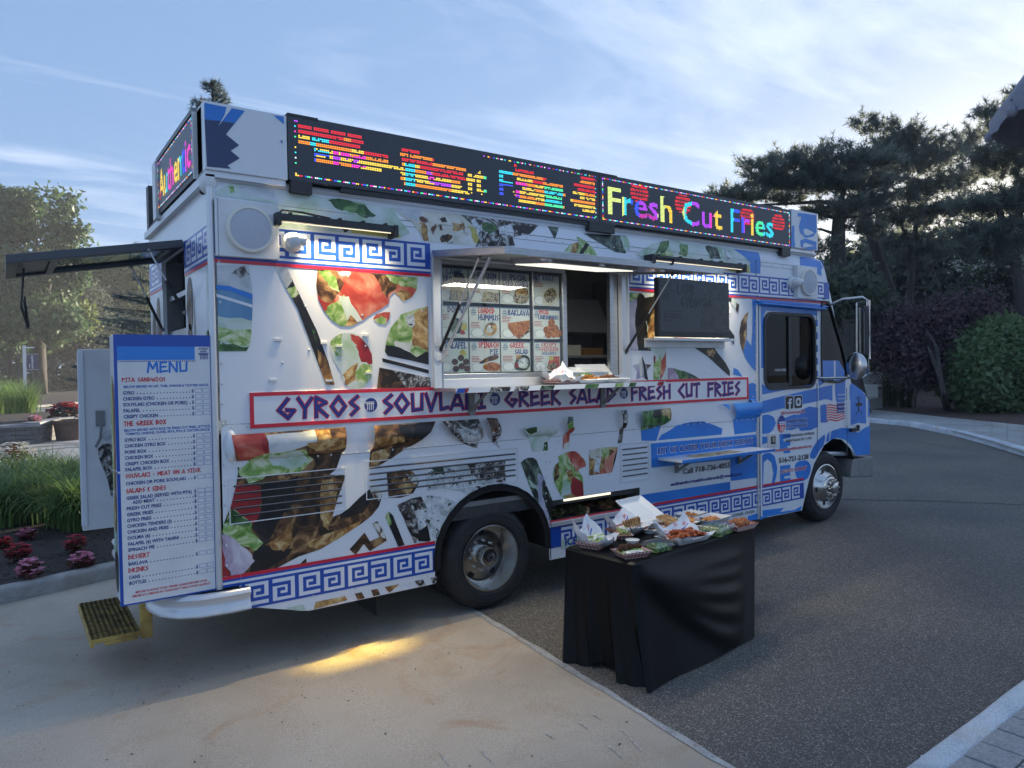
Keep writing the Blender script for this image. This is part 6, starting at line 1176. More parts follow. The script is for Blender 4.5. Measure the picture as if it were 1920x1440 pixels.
o = grit('concrete_debris', 260, lambda r: (r.uniform(-2.2, 1.8), r.uniform(-3.2, 2.2), .0065), mat('dark_debris', (.05, .042, .035), .95), .004, .014, 5); tag(o, 'dark flecks and leaf crumbs on the concrete', 'debris')
o = grit('stone_grit', 900, lambda r: (r.uniform(2.0, 6), r.uniform(-4, 0), .004), mat('grit', (.3, .29, .27), .9), .004, .010, 2); tag(o, 'pale grit scattered on the asphalt', 'grit')

# ================================================================ VEGETATION
def leaf_mat(name, c1, c2, trans=.25, rough=.5, scale=.8):
    m = bpy.data.materials.new(name); m.use_nodes = True; t = m.node_tree; p = t.nodes['Principled BSDF']; p.inputs['Roughness'].default_value = rough; p.inputs['Specular IOR Level'].default_value = .3
    g = t.nodes.new('ShaderNodeNewGeometry'); r = t.nodes.new('ShaderNodeValToRGB'); r.color_ramp.elements[0].color = (*c1, 1); r.color_ramp.elements[1].color = (*c2, 1); t.links.new(g.outputs['Random Per Island'], r.inputs[0]); t.links.new(r.outputs[0], p.inputs['Base Color'])
    tr = t.nodes.new('ShaderNodeBsdfTranslucent'); t.links.new(r.outputs[0], tr.inputs[0]); x = t.nodes.new('ShaderNodeMixShader'); x.inputs[0].default_value = trans; t.links.new(p.outputs[0], x.inputs[1]); t.links.new(tr.outputs[0], x.inputs[2]); t.links.new(x.outputs[0], t.nodes['Material Output'].inputs[0])
    MATS[name] = m; return m
BARKT = mat('tree_bark', (.04, .035, .03), .9, col2=(.075, .064, .055), scale=9, bump=.5, stretch=(1, 1, .2))
LEAF = leaf_mat('oak_leaf', (.045, .095, .04), (.11, .18, .075), .4); LEAFY = leaf_mat('sunny_leaf', (.07, .12, .026), (.17, .22, .055), .45); LEAFD = leaf_mat('dark_leaf', (.085, .11, .08), (.15, .175, .12), .55)
NEED = leaf_mat('pine_needle', (.15, .175, .15), (.24, .265, .22), .65); SPRU = leaf_mat('spruce_needle', (.07, .10, .10), (.17, .21, .21), .3); MAPL = leaf_mat('purple_maple_leaf', (.10, .068, .078), (.17, .11, .12), .5); BUSH = leaf_mat('shrub_leaf', (.11, .18, .075), (.22, .30, .14), .4, .4); HEDG = leaf_mat('hedge_leaf', (.03, .045, .022), (.07, .09, .04), .15)
GRAS = leaf_mat('grass_blade', (.10, .17, .05), (.22, .32, .11), .4, .4); PETW = leaf_mat('white_petal', (.6, .6, .52), (.78, .78, .72), .2)
def ell_points(r, ells, n, shell=.55):
    """points through ellipsoids (c, rx, ry, rz), biased to the outside"""
    wts = np.array([e[1]*e[2]+e[2]*e[3]+e[1]*e[3] for e in ells]); k = r.choice(len(ells), n, p=wts/wts.sum())
    d = r.normal(size=(n, 3)); d /= np.linalg.norm(d, axis=1)[:, None]; u = shell+(1-shell)*r.random(n)
    C = np.array([e[0] for e in ells])[k]; S = np.array([e[1:4] for e in ells])[k]
    return C+d*S*u[:, None], d
def leaves(r, pts, size, out=None, aspect=.55, droop=.0):
    n = len(pts); N_ = r.normal(size=(n, 3))*.75; N_[:, 2] += .45-droop
    if out is not None: N_ += out*.75
    N_ /= np.linalg.norm(N_, axis=1)[:, None]; a = np.cross(N_, r.normal(size=(n, 3))); a /= np.linalg.norm(a, axis=1)[:, None]; b_ = np.cross(N_, a)
    s = size*(.6+.8*r.random(n))[:, None]; nrm = -N_*s*.18
    v = np.stack([pts, pts+a*s*.5+b_*s*aspect*.5+nrm, pts+a*s, pts+a*s*.5-b_*s*aspect*.5+nrm], 1).reshape(-1, 3)
    return v, np.arange(n*4).reshape(n, 4)
def tufts(r, pts, up, ln, k=9, wd=.05):
    """needle tufts: k thin triangles fanning from each point"""
    n = len(pts); P = np.repeat(pts, k, 0); d = r.normal(size=(n*k, 3)); d += np.repeat(up, k, 0)*1.0; d /= np.linalg.norm(d, axis=1)[:, None]
    c = np.cross(d, r.normal(size=(n*k, 3))); c /= np.linalg.norm(c, axis=1)[:, None]; l = ln*(.6+.7*r.random(n*k))[:, None]
    v = np.stack([P-c*l*wd, P+c*l*wd, P+d*l], 1).reshape(-1, 3); return v, np.arange(n*k*3).reshape(-1, 3)
def pe(d, lst):                                       # crown lobes given by direction and apparent size at axial distance d
    o = []
    for px, py, rx, ry, *dd in lst:
        D = d+(dd[0] if dd else 0); c = at(px, py, D); a, e = rx/FPX*D, ry/FPX*D; o.append((c, a, a, e))
    return o
def clumped(r, ells, nc, per, rad, shell=.5):
    c, d = ell_points(r, ells, nc, shell); P = np.repeat(c, per, 0)+r.normal(size=(nc*per, 3))*rad; return P, np.repeat(d, per, 0)
def tree(name, label, cat, base, limbs, ells, m, nc, per, rad, size, group=None, kind='leaf', seed=1, shell=.45, crown='crown'):
    r = np.random.RandomState(seed); root = empty(name, (base[0], base[1], gz(base[0]))); tag(root, label, cat, group)
    b = MB()
    for pts, r0, r1 in limbs: n = len(pts); b.tube(pts, [r0+(r1-r0)*i/(n-1) for i in range(n)], BARKT, 9)
    if limbs: b.build('trunk', root, smooth=60)
    P, D = clumped(r, ells, nc, per, rad, shell)
    v, f = leaves(r, P, size, D) if kind == 'leaf' else tufts(r, P, np.tile(np.array([[0, 0, .8]]), (len(P), 1))+D*.5, size)
    o = np_mesh(crown, v, f, [m], parent=root); return root
def gb(px, py): q = ground(px, py); return q
# --- left background: oak by the lamp post, bright trees, woods
d = 72.0
b0 = gb(75, 742); D0 = float((b0-CAM) @ FW)
A_ = lambda px, py, dd=0: tuple(at(px, py, D0+dd))
tree('oak_tree', 'tall oak with a forked grey trunk standing behind the lamp post', 'tree', b0,
     [([tuple(b0), A_(75, 690), A_(73, 640), A_(70, 600)], .75, .52), ([A_(72, 625), A_(55, 560), A_(30, 500), A_(20, 430)], .4, .1), ([A_(72, 615), A_(85, 560), A_(100, 500), A_(110, 430)], .42, .1), ([A_(78, 640), A_(105, 590), A_(125, 550)], .28, .06), ([A_(68, 630), A_(40, 590), A_(10, 560)], .26, .06), ([A_(72, 600), A_(72, 520), A_(66, 400)], .34, .08)],
     pe(D0, [(15, 420, 45, 60), (70, 440, 50, 70, 2), (120, 430, 38, 48), (20, 520, 60, 55, -2), (90, 540, 55, 45, 3), (-40, 470, 60, 110), (140, 510, 25, 35), (50, 390, 30, 30), (115, 385, 22, 18), (20, 375, 20, 22), (60, 590, 60, 40, -3), (110, 610, 40, 30, -3), (20, 620, 40, 34, -2)]), LEAF, 330, 60, .55, .62, seed=11, shell=.35)
tree('young_oak_tree', 'low leafy tree filling in under the tall oak', 'tree', gb(20, 735), [([tuple(gb(20, 733)), A_(18, 660, 8)], .3, .2)], pe(D0+9, [(20, 600, 60, 45), (80, 610, 50, 42), (-30, 600, 50, 70), (130, 600, 40, 40)]), LEAFY, 210, 46, .7, .6, seed=12)
tree('maple_tree', 'bright green maple catching the sun left of the truck', 'tree', gb(215, 722), [([tuple(gb(215, 722)), A_(215, 600, 22)], .4, .3)], pe(D0+22, [(195, 545, 45, 55), (245, 530, 40, 45), (275, 555, 30, 50), (215, 600, 60, 45), (270, 620, 40, 35), (120, 460, 10, 12), (123, 465, 16, 16)]), LEAFY, 330, 50, .85, .66, seed=13)
tree('conifer_tree', 'feathery dark conifer between the oak and the bright maple', 'tree', gb(165, 726), [([tuple(gb(165, 726)), A_(165, 560, 14)], .4, .15)], pe(D0+14, [(165, 560, 30, 35), (170, 600, 45, 25), (165, 630, 55, 22), (170, 655, 60, 18), (120, 640, 40, 18)]), LEAFD, 260, 46, .7, .5, seed=14)
for i, (px, w_, m_) in enumerate(((96, .35, 1), (126, .38, 1), (136, .36, 1), (14, .3, 0), (118, .2, 1))):
    q = gb(px, 722); b = MB(); b.tube([tuple(q), tuple(np.array(q)+(.1, 0, 4)), tuple(np.array(q)+(.2, .1, 9))], [w_, w_*.8, w_*.6], mat('sunlit_bark', (.22, .15, .09), .9, col2=(.30, .21, .13), scale=4) if m_ else BARKT, 8)  # sunlit trunks: the sun's warm light is put into a paler bark colour
    root = empty('pine_trunk_tree', tuple(q)); tag(root, ('sunlit bare trunk left of the pair beside the open far door', 'left trunk of the sunlit pair beside the open far door', 'right trunk of the sunlit pair, nearest the open far door', 'dim bare trunk at the left edge behind the posts', 'sunlit thin trunk behind the wide clipped bush')[i], 'tree', 'bare trunks in the far woods'); b.build('trunk', root, smooth=60)
    r = np.random.RandomState(40+i); P, D = clumped(r, [(np.array(q)+(.2, .1, 10), 3, 3, 2.2)], 30, 40, .7); v, f = leaves(r, P, .5); np_mesh('crown', v, f, [LEAFD], parent=root)
r = np.random.RandomState(21); ells = [(np.array((x, 128+r.uniform(-6, 6), gz(x)+z)), 6, 4, 4) for x in np.linspace(-30, 60, 26) for z in (2, 6, 10+r.uniform(0, 2))]
P, D = clumped(r, ells, 900, 30, 1.2, .2); v, f = leaves(r, P, 1.1); o = np_mesh('far_woods', v, f, [LEAFD]); tag(o, 'dark band of woods closing the view on the left', 'woods', kind='stuff')
def shrub(name, label, cat, px0, px1, py0, py1, m, n, size, seed, group=None, hollow=.75, flat=1.0, stem=False):
    q = gb((px0+px1)/2, py1); D = float((q-CAM) @ FW); a = (px1-px0)/2/FPX*D; e = (py1-py0)/2/FPX*D; c = np.array(q)+np.array((0, 0, e*.9)); c[:2] += (CAM[:2]-c[:2])/np.linalg.norm(CAM[:2]-c[:2])*-a*.6
    r = np.random.RandomState(seed); root = empty(name, (c[0], c[1], gz(c[0]))); tag(root, label, cat, group)
    ells = [(c, a, a*flat, e)]+[(c+np.array((r.uniform(-.6, .6)*a, r.uniform(-.6, .6)*a, r.uniform(-.4, .5)*e)), a*.5, a*.5, e*.5) for _ in range(7)]
    P, dd = ell_points(r, ells[:1], int(n*.6), hollow); P2, d2 = ell_points(r, ells[1:], n-int(n*.6), hollow); P = np.vstack([P, P2]); dd = np.vstack([dd, d2]); k = P[:, 2] > gz(c[0])+.02; P, dd = P[k], dd[k]
    v, f = leaves(r, P, size, dd, droop=.3); np_mesh('foliage', v, f, [m], parent=root); return root, c, a, e
shrub('hedge_bush', 'low clipped bush just left of the lamp post foot', 'bush', 15, 48, 703, 732, HEDG, 1500, .35, 31, hollow=.6)
shrub('hedge_bush', 'wide clipped bush right of the oak trunk', 'bush', 85, 142, 702, 733, HEDG, 2500, .35, 32, hollow=.6)
shrub('hedge_bush', 'clipped bush half hidden by the open far door', 'bush', 132, 175, 704, 730, HEDG, 1500, .35, 33, hollow=.6)
shrub('flower_shrub', 'small orange flowering shrub behind the lamp post', 'bush', 48, 62, 708, 722, leaf_mat('orange_petal', (.35, .10, .02), (.6, .25, .06)), 300, .3, 34)
for i, (px, t_) in enumerate(((4, 696), (17, 695), (32, 694))):
    q = gb(px, 724); D = float((q-CAM) @ FW); b = MB(); h = (724-t_)/FPX*D; b.box(q[0]-.1, q[0]+.1, q[1]-.1, q[1]+.1, q[2], q[2]+h, mat('pale_post', (.35, .30, .24), .8)); b.box(q[0]-.14, q[0]+.14, q[1]-.14, q[1]+.14, q[2]+h*.72, q[2]+h, mat('post_head', (.5, .40, .28), .7))
    o = b.build('marker_post'); tag(o, 'pale wooden post, ' + ('leftmost of the row by the far lawn', 'middle of the row by the far lawn', 'the one with the bright head nearest the lamp post')[i], 'post', 'posts by the far lawn')
# lamp post with banner
q = gb(48, 746); D = float((q-CAM) @ FW); hh_ = (746-648)/FPX*D; root = empty('banner_post', tuple(q)); tag(root, 'white post with a small arm and a navy banner beside the far road', 'lamp post')
wp = mat('white_post', (.72, .73, .74), .4); b = MB(); b.box(q[0]-.14, q[0]+.14, q[1]-.14, q[1]+.14, q[2], q[2]+hh_, wp); b.build('post', root); b = MB(); b.box(q[0]+.14, q[0]+.85, q[1]-.05, q[1]+.05, q[2]+hh_-.25, q[2]+hh_-.13, wp); b.build('arm', root)
dxp = 1/FPX*D; bx0, bx1 = q[0]+.2, q[0]+1.15; bz1, bz0 = q[2]+hh_*.83, q[2]+hh_*.545
b = MB(); b.box(bx0, bx1, q[1]-.03, q[1], bz0, bz1, mat('banner_navy', srgb(24, 44, 92), .6)); bnr = b.build('banner', root); b = MB(); b.box(q[0]+.12, bx1, q[1]-.05, q[1]+.02, bz0-.04, bz0-.01, wp); b.box(q[0]+.12, bx1, q[1]-.05, q[1]+.02, bz1+.01, bz1+.04, wp); b.build('banner_bar', root)
b = MB(); w_ = bx1-bx0; fb_ = lambda u, v, o=0.0: (bx0+w_*.40+v, q[1]-.035-o, bz1-.1-u)
sans(b, 'optimum', (0, (bz1-bz0)*.88, 0, w_*.22), whitepaint, fb_, .02); fb2 = lambda u, v, o=0.0: (bx0+w_*.18+v, q[1]-.035-o, bz1-.1-u); sans(b, 'bar', ((bz1-bz0)*.58, (bz1-bz0)*.86, 0, w_*.13), whitepaint, fb2, .02); b.build('banner_lettering', bnr)
# block planter wall with flowers, brown pot
pw0, pw1 = np.array(gb(-8, 838)), np.array(gb(74, 833)); pw2 = np.array(gb(112, 824)); H_ = 40/FPX*float((pw1-CAM) @ FW)
root = empty('planter_wall', tuple(pw1)); tag(root, 'low grey block planter wall with a pale cap left of the truck', 'planter')
BLK = [concrete_mat('wall_block_%d' % i, tuple(.11*s for s in (1, .98, .97)), tuple(.15*s for s in (1, .98, .97)), tuple(.2*s for s in (1, .98, .97)), 40, 3) for i, s in enumerate((0+.8, 1.0, 1.25))]
def wallrun(a, c, rows, nb):
    a, c = a.copy(), c.copy(); d = c-a; d[2] = 0; L_ = np.linalg.norm(d); d /= L_; nn = np.array((-d[1], d[0], 0)); ang = math.atan2(d[1], d[0])
    for j in range(rows):
        hb = H_*.86/rows
        for i in range(nb):
            l = L_/nb; o = a+d*((i+.5)*l+(0 if j % 2 else -.0))+nn*.2; b = MB(); b.obox(Matrix.Translation((o[0], o[1], gz(o[0])+.03+hb*(j+.5))) @ Matrix.Rotation(ang, 4, 'Z') @ Matrix.Translation((0, RND.uniform(-.012, .012), 0)), l-.012, .4, hb-.012, BLK[RND.randrange(3)]); b.build('wall_block', root)
    b = MB(); o = (a+c)/2+nn*.2; b.obox(Matrix.Translation((o[0], o[1], gz(o[0])+.03+H_*.93)) @ Matrix.Rotation(ang, 4, 'Z'), L_+.1, .5, H_*.12, PAVE); b.build('coping', root)
wallrun(pw0-(6, 0, 0), pw1, 4, 12); wallrun(pw1, pw2, 4, 3); wallrun(pw2, np.array(gb(200, 812)), 4, 7)
b = MB(); soil = [pw0-(6, -.3, 0), pw1+(-.1, .4, 0), pw2+(0, .4, 0), np.array(gb(200, 812))+(0, .5, 0), pw2+(3, 9, 0), pw0+(-6, 8, 0)]; b.add([(p[0], p[1], gz(p[0])+H_*.9) for p in soil], [tuple(range(6))], MULCH); b.build('planter_soil', root)
q = gb(133, 826); D = float((q-CAM) @ FW); b = MB(); b.lathe([(.001, 0), (.40, 0), (.47, .55), (.52, .56), (.52, .64), (.46, .64), (.45, .56), (.001, .56)], (q[0], q[1], gz(q[0])+.03), mat('brown_pot', (.10, .062, .05), .6, col2=(.13, .08, .065), scale=5), 28, 'z'); tag(b.build('plant_pot', smooth=40), 'large brown round plant pot against the planter wall', 'plant pot')
def flowers(name, label, px0, px1, py0, py1, cols, n, size, seed, group, zb=0.0, leafm=None, q=None, cat='flowers'):
    q = np.array(q if q is not None else ground((px0+px1)/2, py1, zb)); D = float((q-CAM) @ FW); a = (px1-px0)/2/FPX*D; e = (py1-py0)/FPX*D
    r = np.random.RandomState(seed); root = empty(name, (q[0], q[1], gz(q[0])+zb)); tag(root, label, cat, group); c = np.array((q[0], q[1], gz(q[0])+zb+e*.42))
    P, dd = ell_points(r, [(c, a, a, e*.5)], n, .2); v, f = leaves(r, P, size*1.3, dd, .8); np_mesh('foliage', v, f, [leafm or LEAFD], parent=root)
    k = max(10, n//3); P, dd = ell_points(r, [(c+np.array((0, 0, e*.12)), a*.95, a*.95, e*.48)], k, .8); P = P[P[:, 2] > c[2]-e*.1]
    vs = []; 
    for p in P:
        for j in range(4): t = j*1.57+r.random(); vs.append([p, p+np.array((math.cos(t)*.5, math.sin(t)*.5, .35))*size, p+np.array((math.cos(t+.8)*.9, math.sin(t+.8)*.9, .3))*size, p+np.array((math.cos(t+1.5)*.5, math.sin(t+1.5)*.5, .35))*size])
    v = np.array(vs).reshape(-1, 3); o = np_mesh('blossom', v, np.arange(len(v)).reshape(-1, 4), [cols], parent=root); return root
PINK = leaf_mat('pink_petal', (.75, .20, .36), (.90, .50, .62), .35); REDF = leaf_mat('red_petal', (.42, .03, .05), (.65, .09, .12), .3); BRON = leaf_mat('bronze_leaf', (.07, .022, .02), (.13, .06, .035), .15)
fb_ = 'bedding flowers planted in the mulch bed'
for (lab, x0, x1, y0, y1, m_, sd_) in (('pink begonia clump nearest the kerb at the left', 34, 80, 1048, 1088, PINK, 1), ('pink begonia clump beside the open door of the truck', 134, 174, 1035, 1066, PINK, 2), ('dark red begonia clump above the nearest pink one', 14, 56, 1019, 1052, REDF, 3), ('small pink begonia with yellowish leaves below the grass', 36, 66, 992, 1012, PINK, 4), ('red begonia at the left edge of the picture', -6, 22, 1008, 1028, REDF, 5), ('dark red begonia under the grass tips by the far door', 122, 160, 1005, 1036, REDF, 6)):
    flowers('begonia_clump', lab, x0, x1, y0, y1, m_, 150, .042, sd_, fb_, .115, BRON)
wq = lambda px, D_: at(px, 790, D_)
flowers('white_flower_clump', 'white and pink flowers in front of the planter wall', -4, 62, 828, 868, PETW, 420, .055, 7, None, .03, BRON); flowers('red_flower_clump', 'reddish flowers spilling over the middle of the planter', 84, 145, 758, 788, REDF, 400, .12, 8, None, 0, BRON, q=pw2+(.3, 1.6, H_*.9)+np.array((0, 0, .0)))
for o in bpy.data.objects:
    if o.name.startswith('red_flower_clump'):
        o.location.z += H_*.9
flowers('pink_flower_clump', 'small pink and white flowers on the planter corner', 62, 88, 776, 792, PINK, 120, .08, 9, None, 0, LEAFD, q=pw1+(-.1, .7, 0))
for o in bpy.data.objects:
    if o.name.startswith('pink_flower_clump'): o.location.z += H_*.9
# grasses: arching blades
def blades(name, label, spots, n, ln, wd, m, seed, arch=.8, zb=.115, kind='stuff', cat='grass'):
    r = np.random.RandomState(seed); V = []; Fq = []; S = 6; o = 0
    for (x, y, s) in spots:
        a = r.uniform(0, 2*math.pi, n); l = ln*s*r.uniform(.6, 1.15, n); lean = r.uniform(.45, 1.0, n)*arch; bx = x+r.normal(0, .10*s, n); by = y+r.normal(0, .10*s, n)
        for i in range(n):
            d = np.array((math.cos(a[i]), math.sin(a[i]))); nn = np.array((-d[1], d[0])); p = np.array((bx[i], by[i], gz(bx[i])+zb)); th = math.pi/2-.1*lean[i]
            for k in range(S):
                w_ = wd*(1-(k/(S-1))**2)*.5+.0006; V.append((p[0]-nn[0]*w_, p[1]-nn[1]*w_, p[2])); V.append((p[0]+nn[0]*w_, p[1]+nn[1]*w_, p[2]))
                st_ = l[i]/(S-1); p = p+np.array((d[0]*math.cos(th)*st_, d[1]*math.cos(th)*st_, math.sin(th)*st_)); th -= lean[i]*2.3/(S-1)
            for k in range(S-1): Fq.append((o+2*k, o+2*k+1, o+2*k+3, o+2*k+2))
            o += 2*S
    ob = np_mesh(name, np.array(V), np.array(Fq), [m]); tag(ob, label, cat, kind=kind); return ob
sp_ = [ground(px, py, .115) for px, py in ((8, 985), (45, 965), (85, 975), (128, 985), (160, 990), (30, 940), (75, 930), (120, 935), (160, 930), (200, 950), (-20, 950), (110, 960))]
blades('ornamental_grass', 'arching bright green ornamental grass behind the flower bed', [(q[0], q[1], 1.0) for q in sp_], 420, 1.02, .017, GRAS, 51, 1.2)
sp_ = [ground(px, py, .0) for px, py in ((5, 795), (30, 797), (50, 800), (15, 780), (-15, 790))]
blades('ornamental_grass', 'tall soft grass in the planter at the left edge', [(q[0], q[1], 1.5) for q in sp_], 240, 1.25, .03, GRAS, 52, .7, .3)
q = pw2+(1.6, 2.5, 0); blades('ornamental_grass', 'feathery grass tuft in the planter next to the far door', [(q[0], q[1], 1.2), (q[0]+.5, q[1]+.3, 1.2)], 200, .9, .02, GRAS, 53, .6, H_*.9)
# blue spruce behind the truck
def spruce(base, h, slope, seed):
    r = np.random.RandomState(seed); root = empty('spruce_tree', base); tag(root, 'blue spruce rising behind the rear of the truck', 'tree'); b = MB(); b.tube([base, (base[0], base[1], base[2]+h)], [.16, .012], BARKT, 8); P = []; U = []
    for k in range(330):
        z = h*(1-(r.random()**1.3)*.86); rad = (h-z)*slope+.10; a = r.uniform(0, 6.28); n = max(3, int(rad/.06)); up = .5 if (h-z) < .7 else -.12
        for j in range(n):
            t = (j+1)/n*rad; P.append((base[0]+math.cos(a)*t, base[1]+math.sin(a)*t, base[2]+z+up*t+.12*t*t)); U.append((math.cos(a)*1.1, math.sin(a)*1.1, .35))
        if k < 120: b.tube([(base[0], base[1], base[2]+z), P[-1]], [.014, .006], BARKT, 4, False)
    for k in range(16): P.append((base[0], base[1], base[2]+h-.5*k/16)); U.append((0, 0, 1.4))
    b.build('trunk', root); v, f = tufts(r, np.array(P), np.array(U), .10, 16, .055); np_mesh('crown', v, f, [SPRU], parent=root)
spruce((1.9, 8.0, gz(1.9)), 6.95, .40, 61)

# --- right: pines, maple, dogwood, rounded shrub
def pine(name, label, D, base_px, limbs, lobes, n, seed, m=NEED, tl=.20, k=9, shell=.15, wd=.035):
    q = at(base_px[0], base_px[1], D); base = (q[0], q[1], gz(q[0])); L3 = []
    for pts, r0, r1 in limbs: L3.append(([tuple(at(px, py, D+(dd[0] if dd else 0))) for px, py, *dd in pts], r0, r1))
    r = np.random.RandomState(seed); root = empty(name, base); tag(root, label, 'tree'); b = MB()
    for pts, r0, r1 in L3: nn = len(pts); b.tube(pts, [r0+(r1-r0)*i/(nn-1) for i in range(nn)], BARKT, 8)
    P = []; U = []
    ells = pe(D, lobes); nt_ = 0
    wts = np.array([e[1]*e[1] for e in ells]); cnt = (n*wts/wts.sum()).astype(int)+20
    for e, c in zip(ells, cnt):                      # shoots: short twigs carrying tufts, tips turned up
        p, dd = ell_points(r, [e], max(8, c//7), .1)
        for a, u in zip(p, dd):
            dr = np.array((u[0]*1.2, u[1]*1.2, .55+.3*r.random())); dr /= np.linalg.norm(dr); l = .5*r.uniform(.5, 1.1)
            for j in range(7): P.append(a+dr*l*j/7+r.normal(0, .03, 3)); U.append(dr*1.0)
    if L3: b.build('trunk', root, smooth=60)
    v, f = tufts(r, np.array(P), np.array(U), tl, k, wd); np_mesh('crown', v, f, [m], parent=root); return root
pine('pine_tree', 'layered pine with a thick trunk right above the truck nose', 27, (1568, 720),
     [([(1568, 735), (1570, 600), (1570, 500), (1572, 430), (1574, 385)], .36, .20), ([(1574, 395), (1600, 375), (1640, 350), (1690, 320)], .12, .04), ([(1572, 385), (1540, 378), (1480, 382), (1400, 385)], .10, .03), ([(1571, 410), (1540, 402), (1490, 400)], .09, .03), ([(1572, 408), (1620, 405), (1690, 385)], .07, .02), ([(1570, 440), (1540, 430), (1515, 428)], .07, .02), ([(1574, 385), (1585, 350), (1600, 320)], .12, .04)],
     [(1440, 325, 40, 20), (1405, 308, 16, 10), (1490, 330, 40, 26), (1540, 315, 45, 32), (1590, 330, 50, 34), (1560, 350, 50, 18), (1465, 350, 40, 14), (1520, 300, 25, 16), (1640, 305, 40, 30), (1400, 375, 50, 10), (1350, 368, 30, 8), (1480, 378, 30, 10), (1640, 350, 40, 14), (1560, 285, 20, 12), (1500, 430, 28, 18), (1540, 470, 30, 22), (1600, 430, 22, 14), (1640, 440, 26, 20), (1470, 300, 36, 20), (1520, 345, 60, 26), (1430, 345, 40, 16), (1600, 300, 40, 30), (1560, 400, 60, 16), (1620, 380, 50, 22)], 7000, 71, wd=.055, tl=.25)
pine('pine_tree', 'broad flat-topped pine in the middle of the right-hand group', 32, (1700, 715), [([(1700, 730), (1705, 560), (1712, 470), (1720, 400)], .22, .10), ([(1712, 470), (1690, 420), (1660, 380)], .12, .04), ([(1735, 520), (1760, 480), (1800, 430)], .1, .03), ([(1690, 540), (1740, 540), (1790, 470)], .1, .03)],
     [(1640, 240, 34, 18), (1620, 230, 18, 10), (1680, 262, 40, 28), (1730, 285, 45, 34), (1700, 310, 60, 34), (1760, 300, 40, 30), (1790, 285, 40, 28), (1660, 290, 40, 26), (1740, 350, 60, 36), (1800, 340, 45, 30), (1700, 370, 40, 26), (1850, 320, 40, 30), (1680, 420, 34, 24), (1700, 270, 60, 34), (1640, 330, 50, 40), (1720, 400, 70, 40), (1790, 390, 60, 40), (1660, 460, 50, 40), (1740, 470, 60, 40), (1640, 400, 40, 30), (1820, 260, 30, 22)], 9500, 72, wd=.055, tl=.26)
pine('pine_tree', 'dark pine at the right edge behind the umbrella', 25, (1930, 715), [([(1925, 735), (1915, 560), (1900, 470), (1880, 420), (1870, 380)], .22, .09), ([(1905, 480), (1850, 430), (1800, 415)], .1, .03), ([(1880, 420), (1920, 395), (1980, 380)], .1, .03)],
     [(1850, 215, 26, 18), (1880, 240, 34, 26), (1920, 260, 44, 34), (1860, 300, 40, 22), (1905, 180, 12, 12), (1930, 350, 44, 34), (1840, 390, 44, 22), (1890, 430, 40, 20), (1960, 300, 60, 60), (1830, 440, 40, 20), (1880, 300, 60, 50), (1900, 380, 70, 40), (1860, 460, 60, 40), (1930, 460, 60, 60)], 6500, 73, wd=.055, tl=.25)
q = at(1660, 560, 29)
b = MB(); b.tube([tuple(at(1690, 640, 29)), tuple(at(1668, 540, 29)), tuple(at(1640, 460, 29)), tuple(at(1628, 420, 29)), tuple(at(1620, 392, 29))], [.26, .22, .22, .20, .16], BARKT, 8); root = empty('broken_tree', (q[0], q[1], gz(q[0]))); tag(root, 'leaning broken trunk without a top between the two pines', 'tree'); b.tube([(q[0]+.6, q[1]-.2, gz(q[0])), tuple(at(1690, 640, 29))], [.34, .26], BARKT, 8); b.build('trunk', root, smooth=60)
# the dark wood below and behind the pines
r = np.random.RandomState(81); ells = pe(38, [(1560, 600, 60, 90), (1620, 560, 60, 90), (1700, 560, 70, 110), (1790, 540, 70, 110), (1870, 560, 70, 120), (1960, 560, 80, 140), (1500, 640, 60, 80), (2080, 560, 100, 150), (1440, 660, 60, 60)])+pe(41, [(px, 690, 50, 28) for px in range(1420, 2120, 50)])
P, D_ = clumped(r, ells, 3400, 30, .5, .3); v, f = leaves(r, P, .6, D_); o = np_mesh('dark_wood', v, f, [leaf_mat('wood_leaf', (.13, .16, .12), (.20, .23, .17), .6)]); tag(o, 'dark undergrowth filling the space below the pines', 'woods', kind='stuff')
tree('purple_maple', 'dark purple Japanese maple left of the round green bush', 'tree', gb(1775, 772), [([tuple(gb(1777, 772)), tuple(at(1768, 735, 22)), tuple(at(1760, 700, 22)), tuple(at(1740, 650, 22.5))], .12, .04), ([tuple(at(1768, 735, 22)), tuple(at(1755, 650, 22)), tuple(at(1738, 620, 22))], .07, .03)],
     pe(23.5, [(1700, 655, 62, 55), (1660, 630, 40, 40), (1740, 630, 50, 50), (1720, 690, 50, 40), (1770, 600, 50, 40), (1830, 590, 50, 36), (1690, 610, 50, 30), (1760, 660, 40, 50)]), MAPL, 620, 26, .22, .16, seed=82, shell=.2)
tree('dogwood_tree', 'dogwood with white blossom above the round bush', 'tree', at(1900, 720, 27), [([tuple(at(1915, 700, 27)), tuple(at(1900, 560, 27)), tuple(at(1850, 545, 27))], .08, .03)], pe(27, [(1890, 515, 45, 22), (1920, 500, 40, 25), (1850, 545, 30, 10), (1840, 500, 14, 8), (1800, 500, 10, 6)]), PETW, 170, 9, .16, .13, seed=83, shell=.6, crown='blossom')
dog = [o for o in bpy.data.objects if o.name == 'dogwood_tree'][0]; r = np.random.RandomState(84); P, D_ = clumped(r, pe(27.2, [(1890, 525, 55, 34), (1920, 520, 50, 40), (1840, 540, 40, 24)]), 160, 30, .25); v, f = leaves(r, P, .2); np_mesh('crown', v, f, [LEAFD], parent=dog)
sh_, c, a, e = shrub('round_bush', 'large rounded bright green bush beside the footway', 'bush', 1752, 1990, 578, 782, BUSH, 22000, .21, 85, hollow=.86, flat=.8)
b = MB(); b.ball(tuple(c), 1.0, MATS['dark_leaf'], 24, 14, (a*.86, a*.70, e*.86)); b.build('inner_growth', sh_, smooth=60)
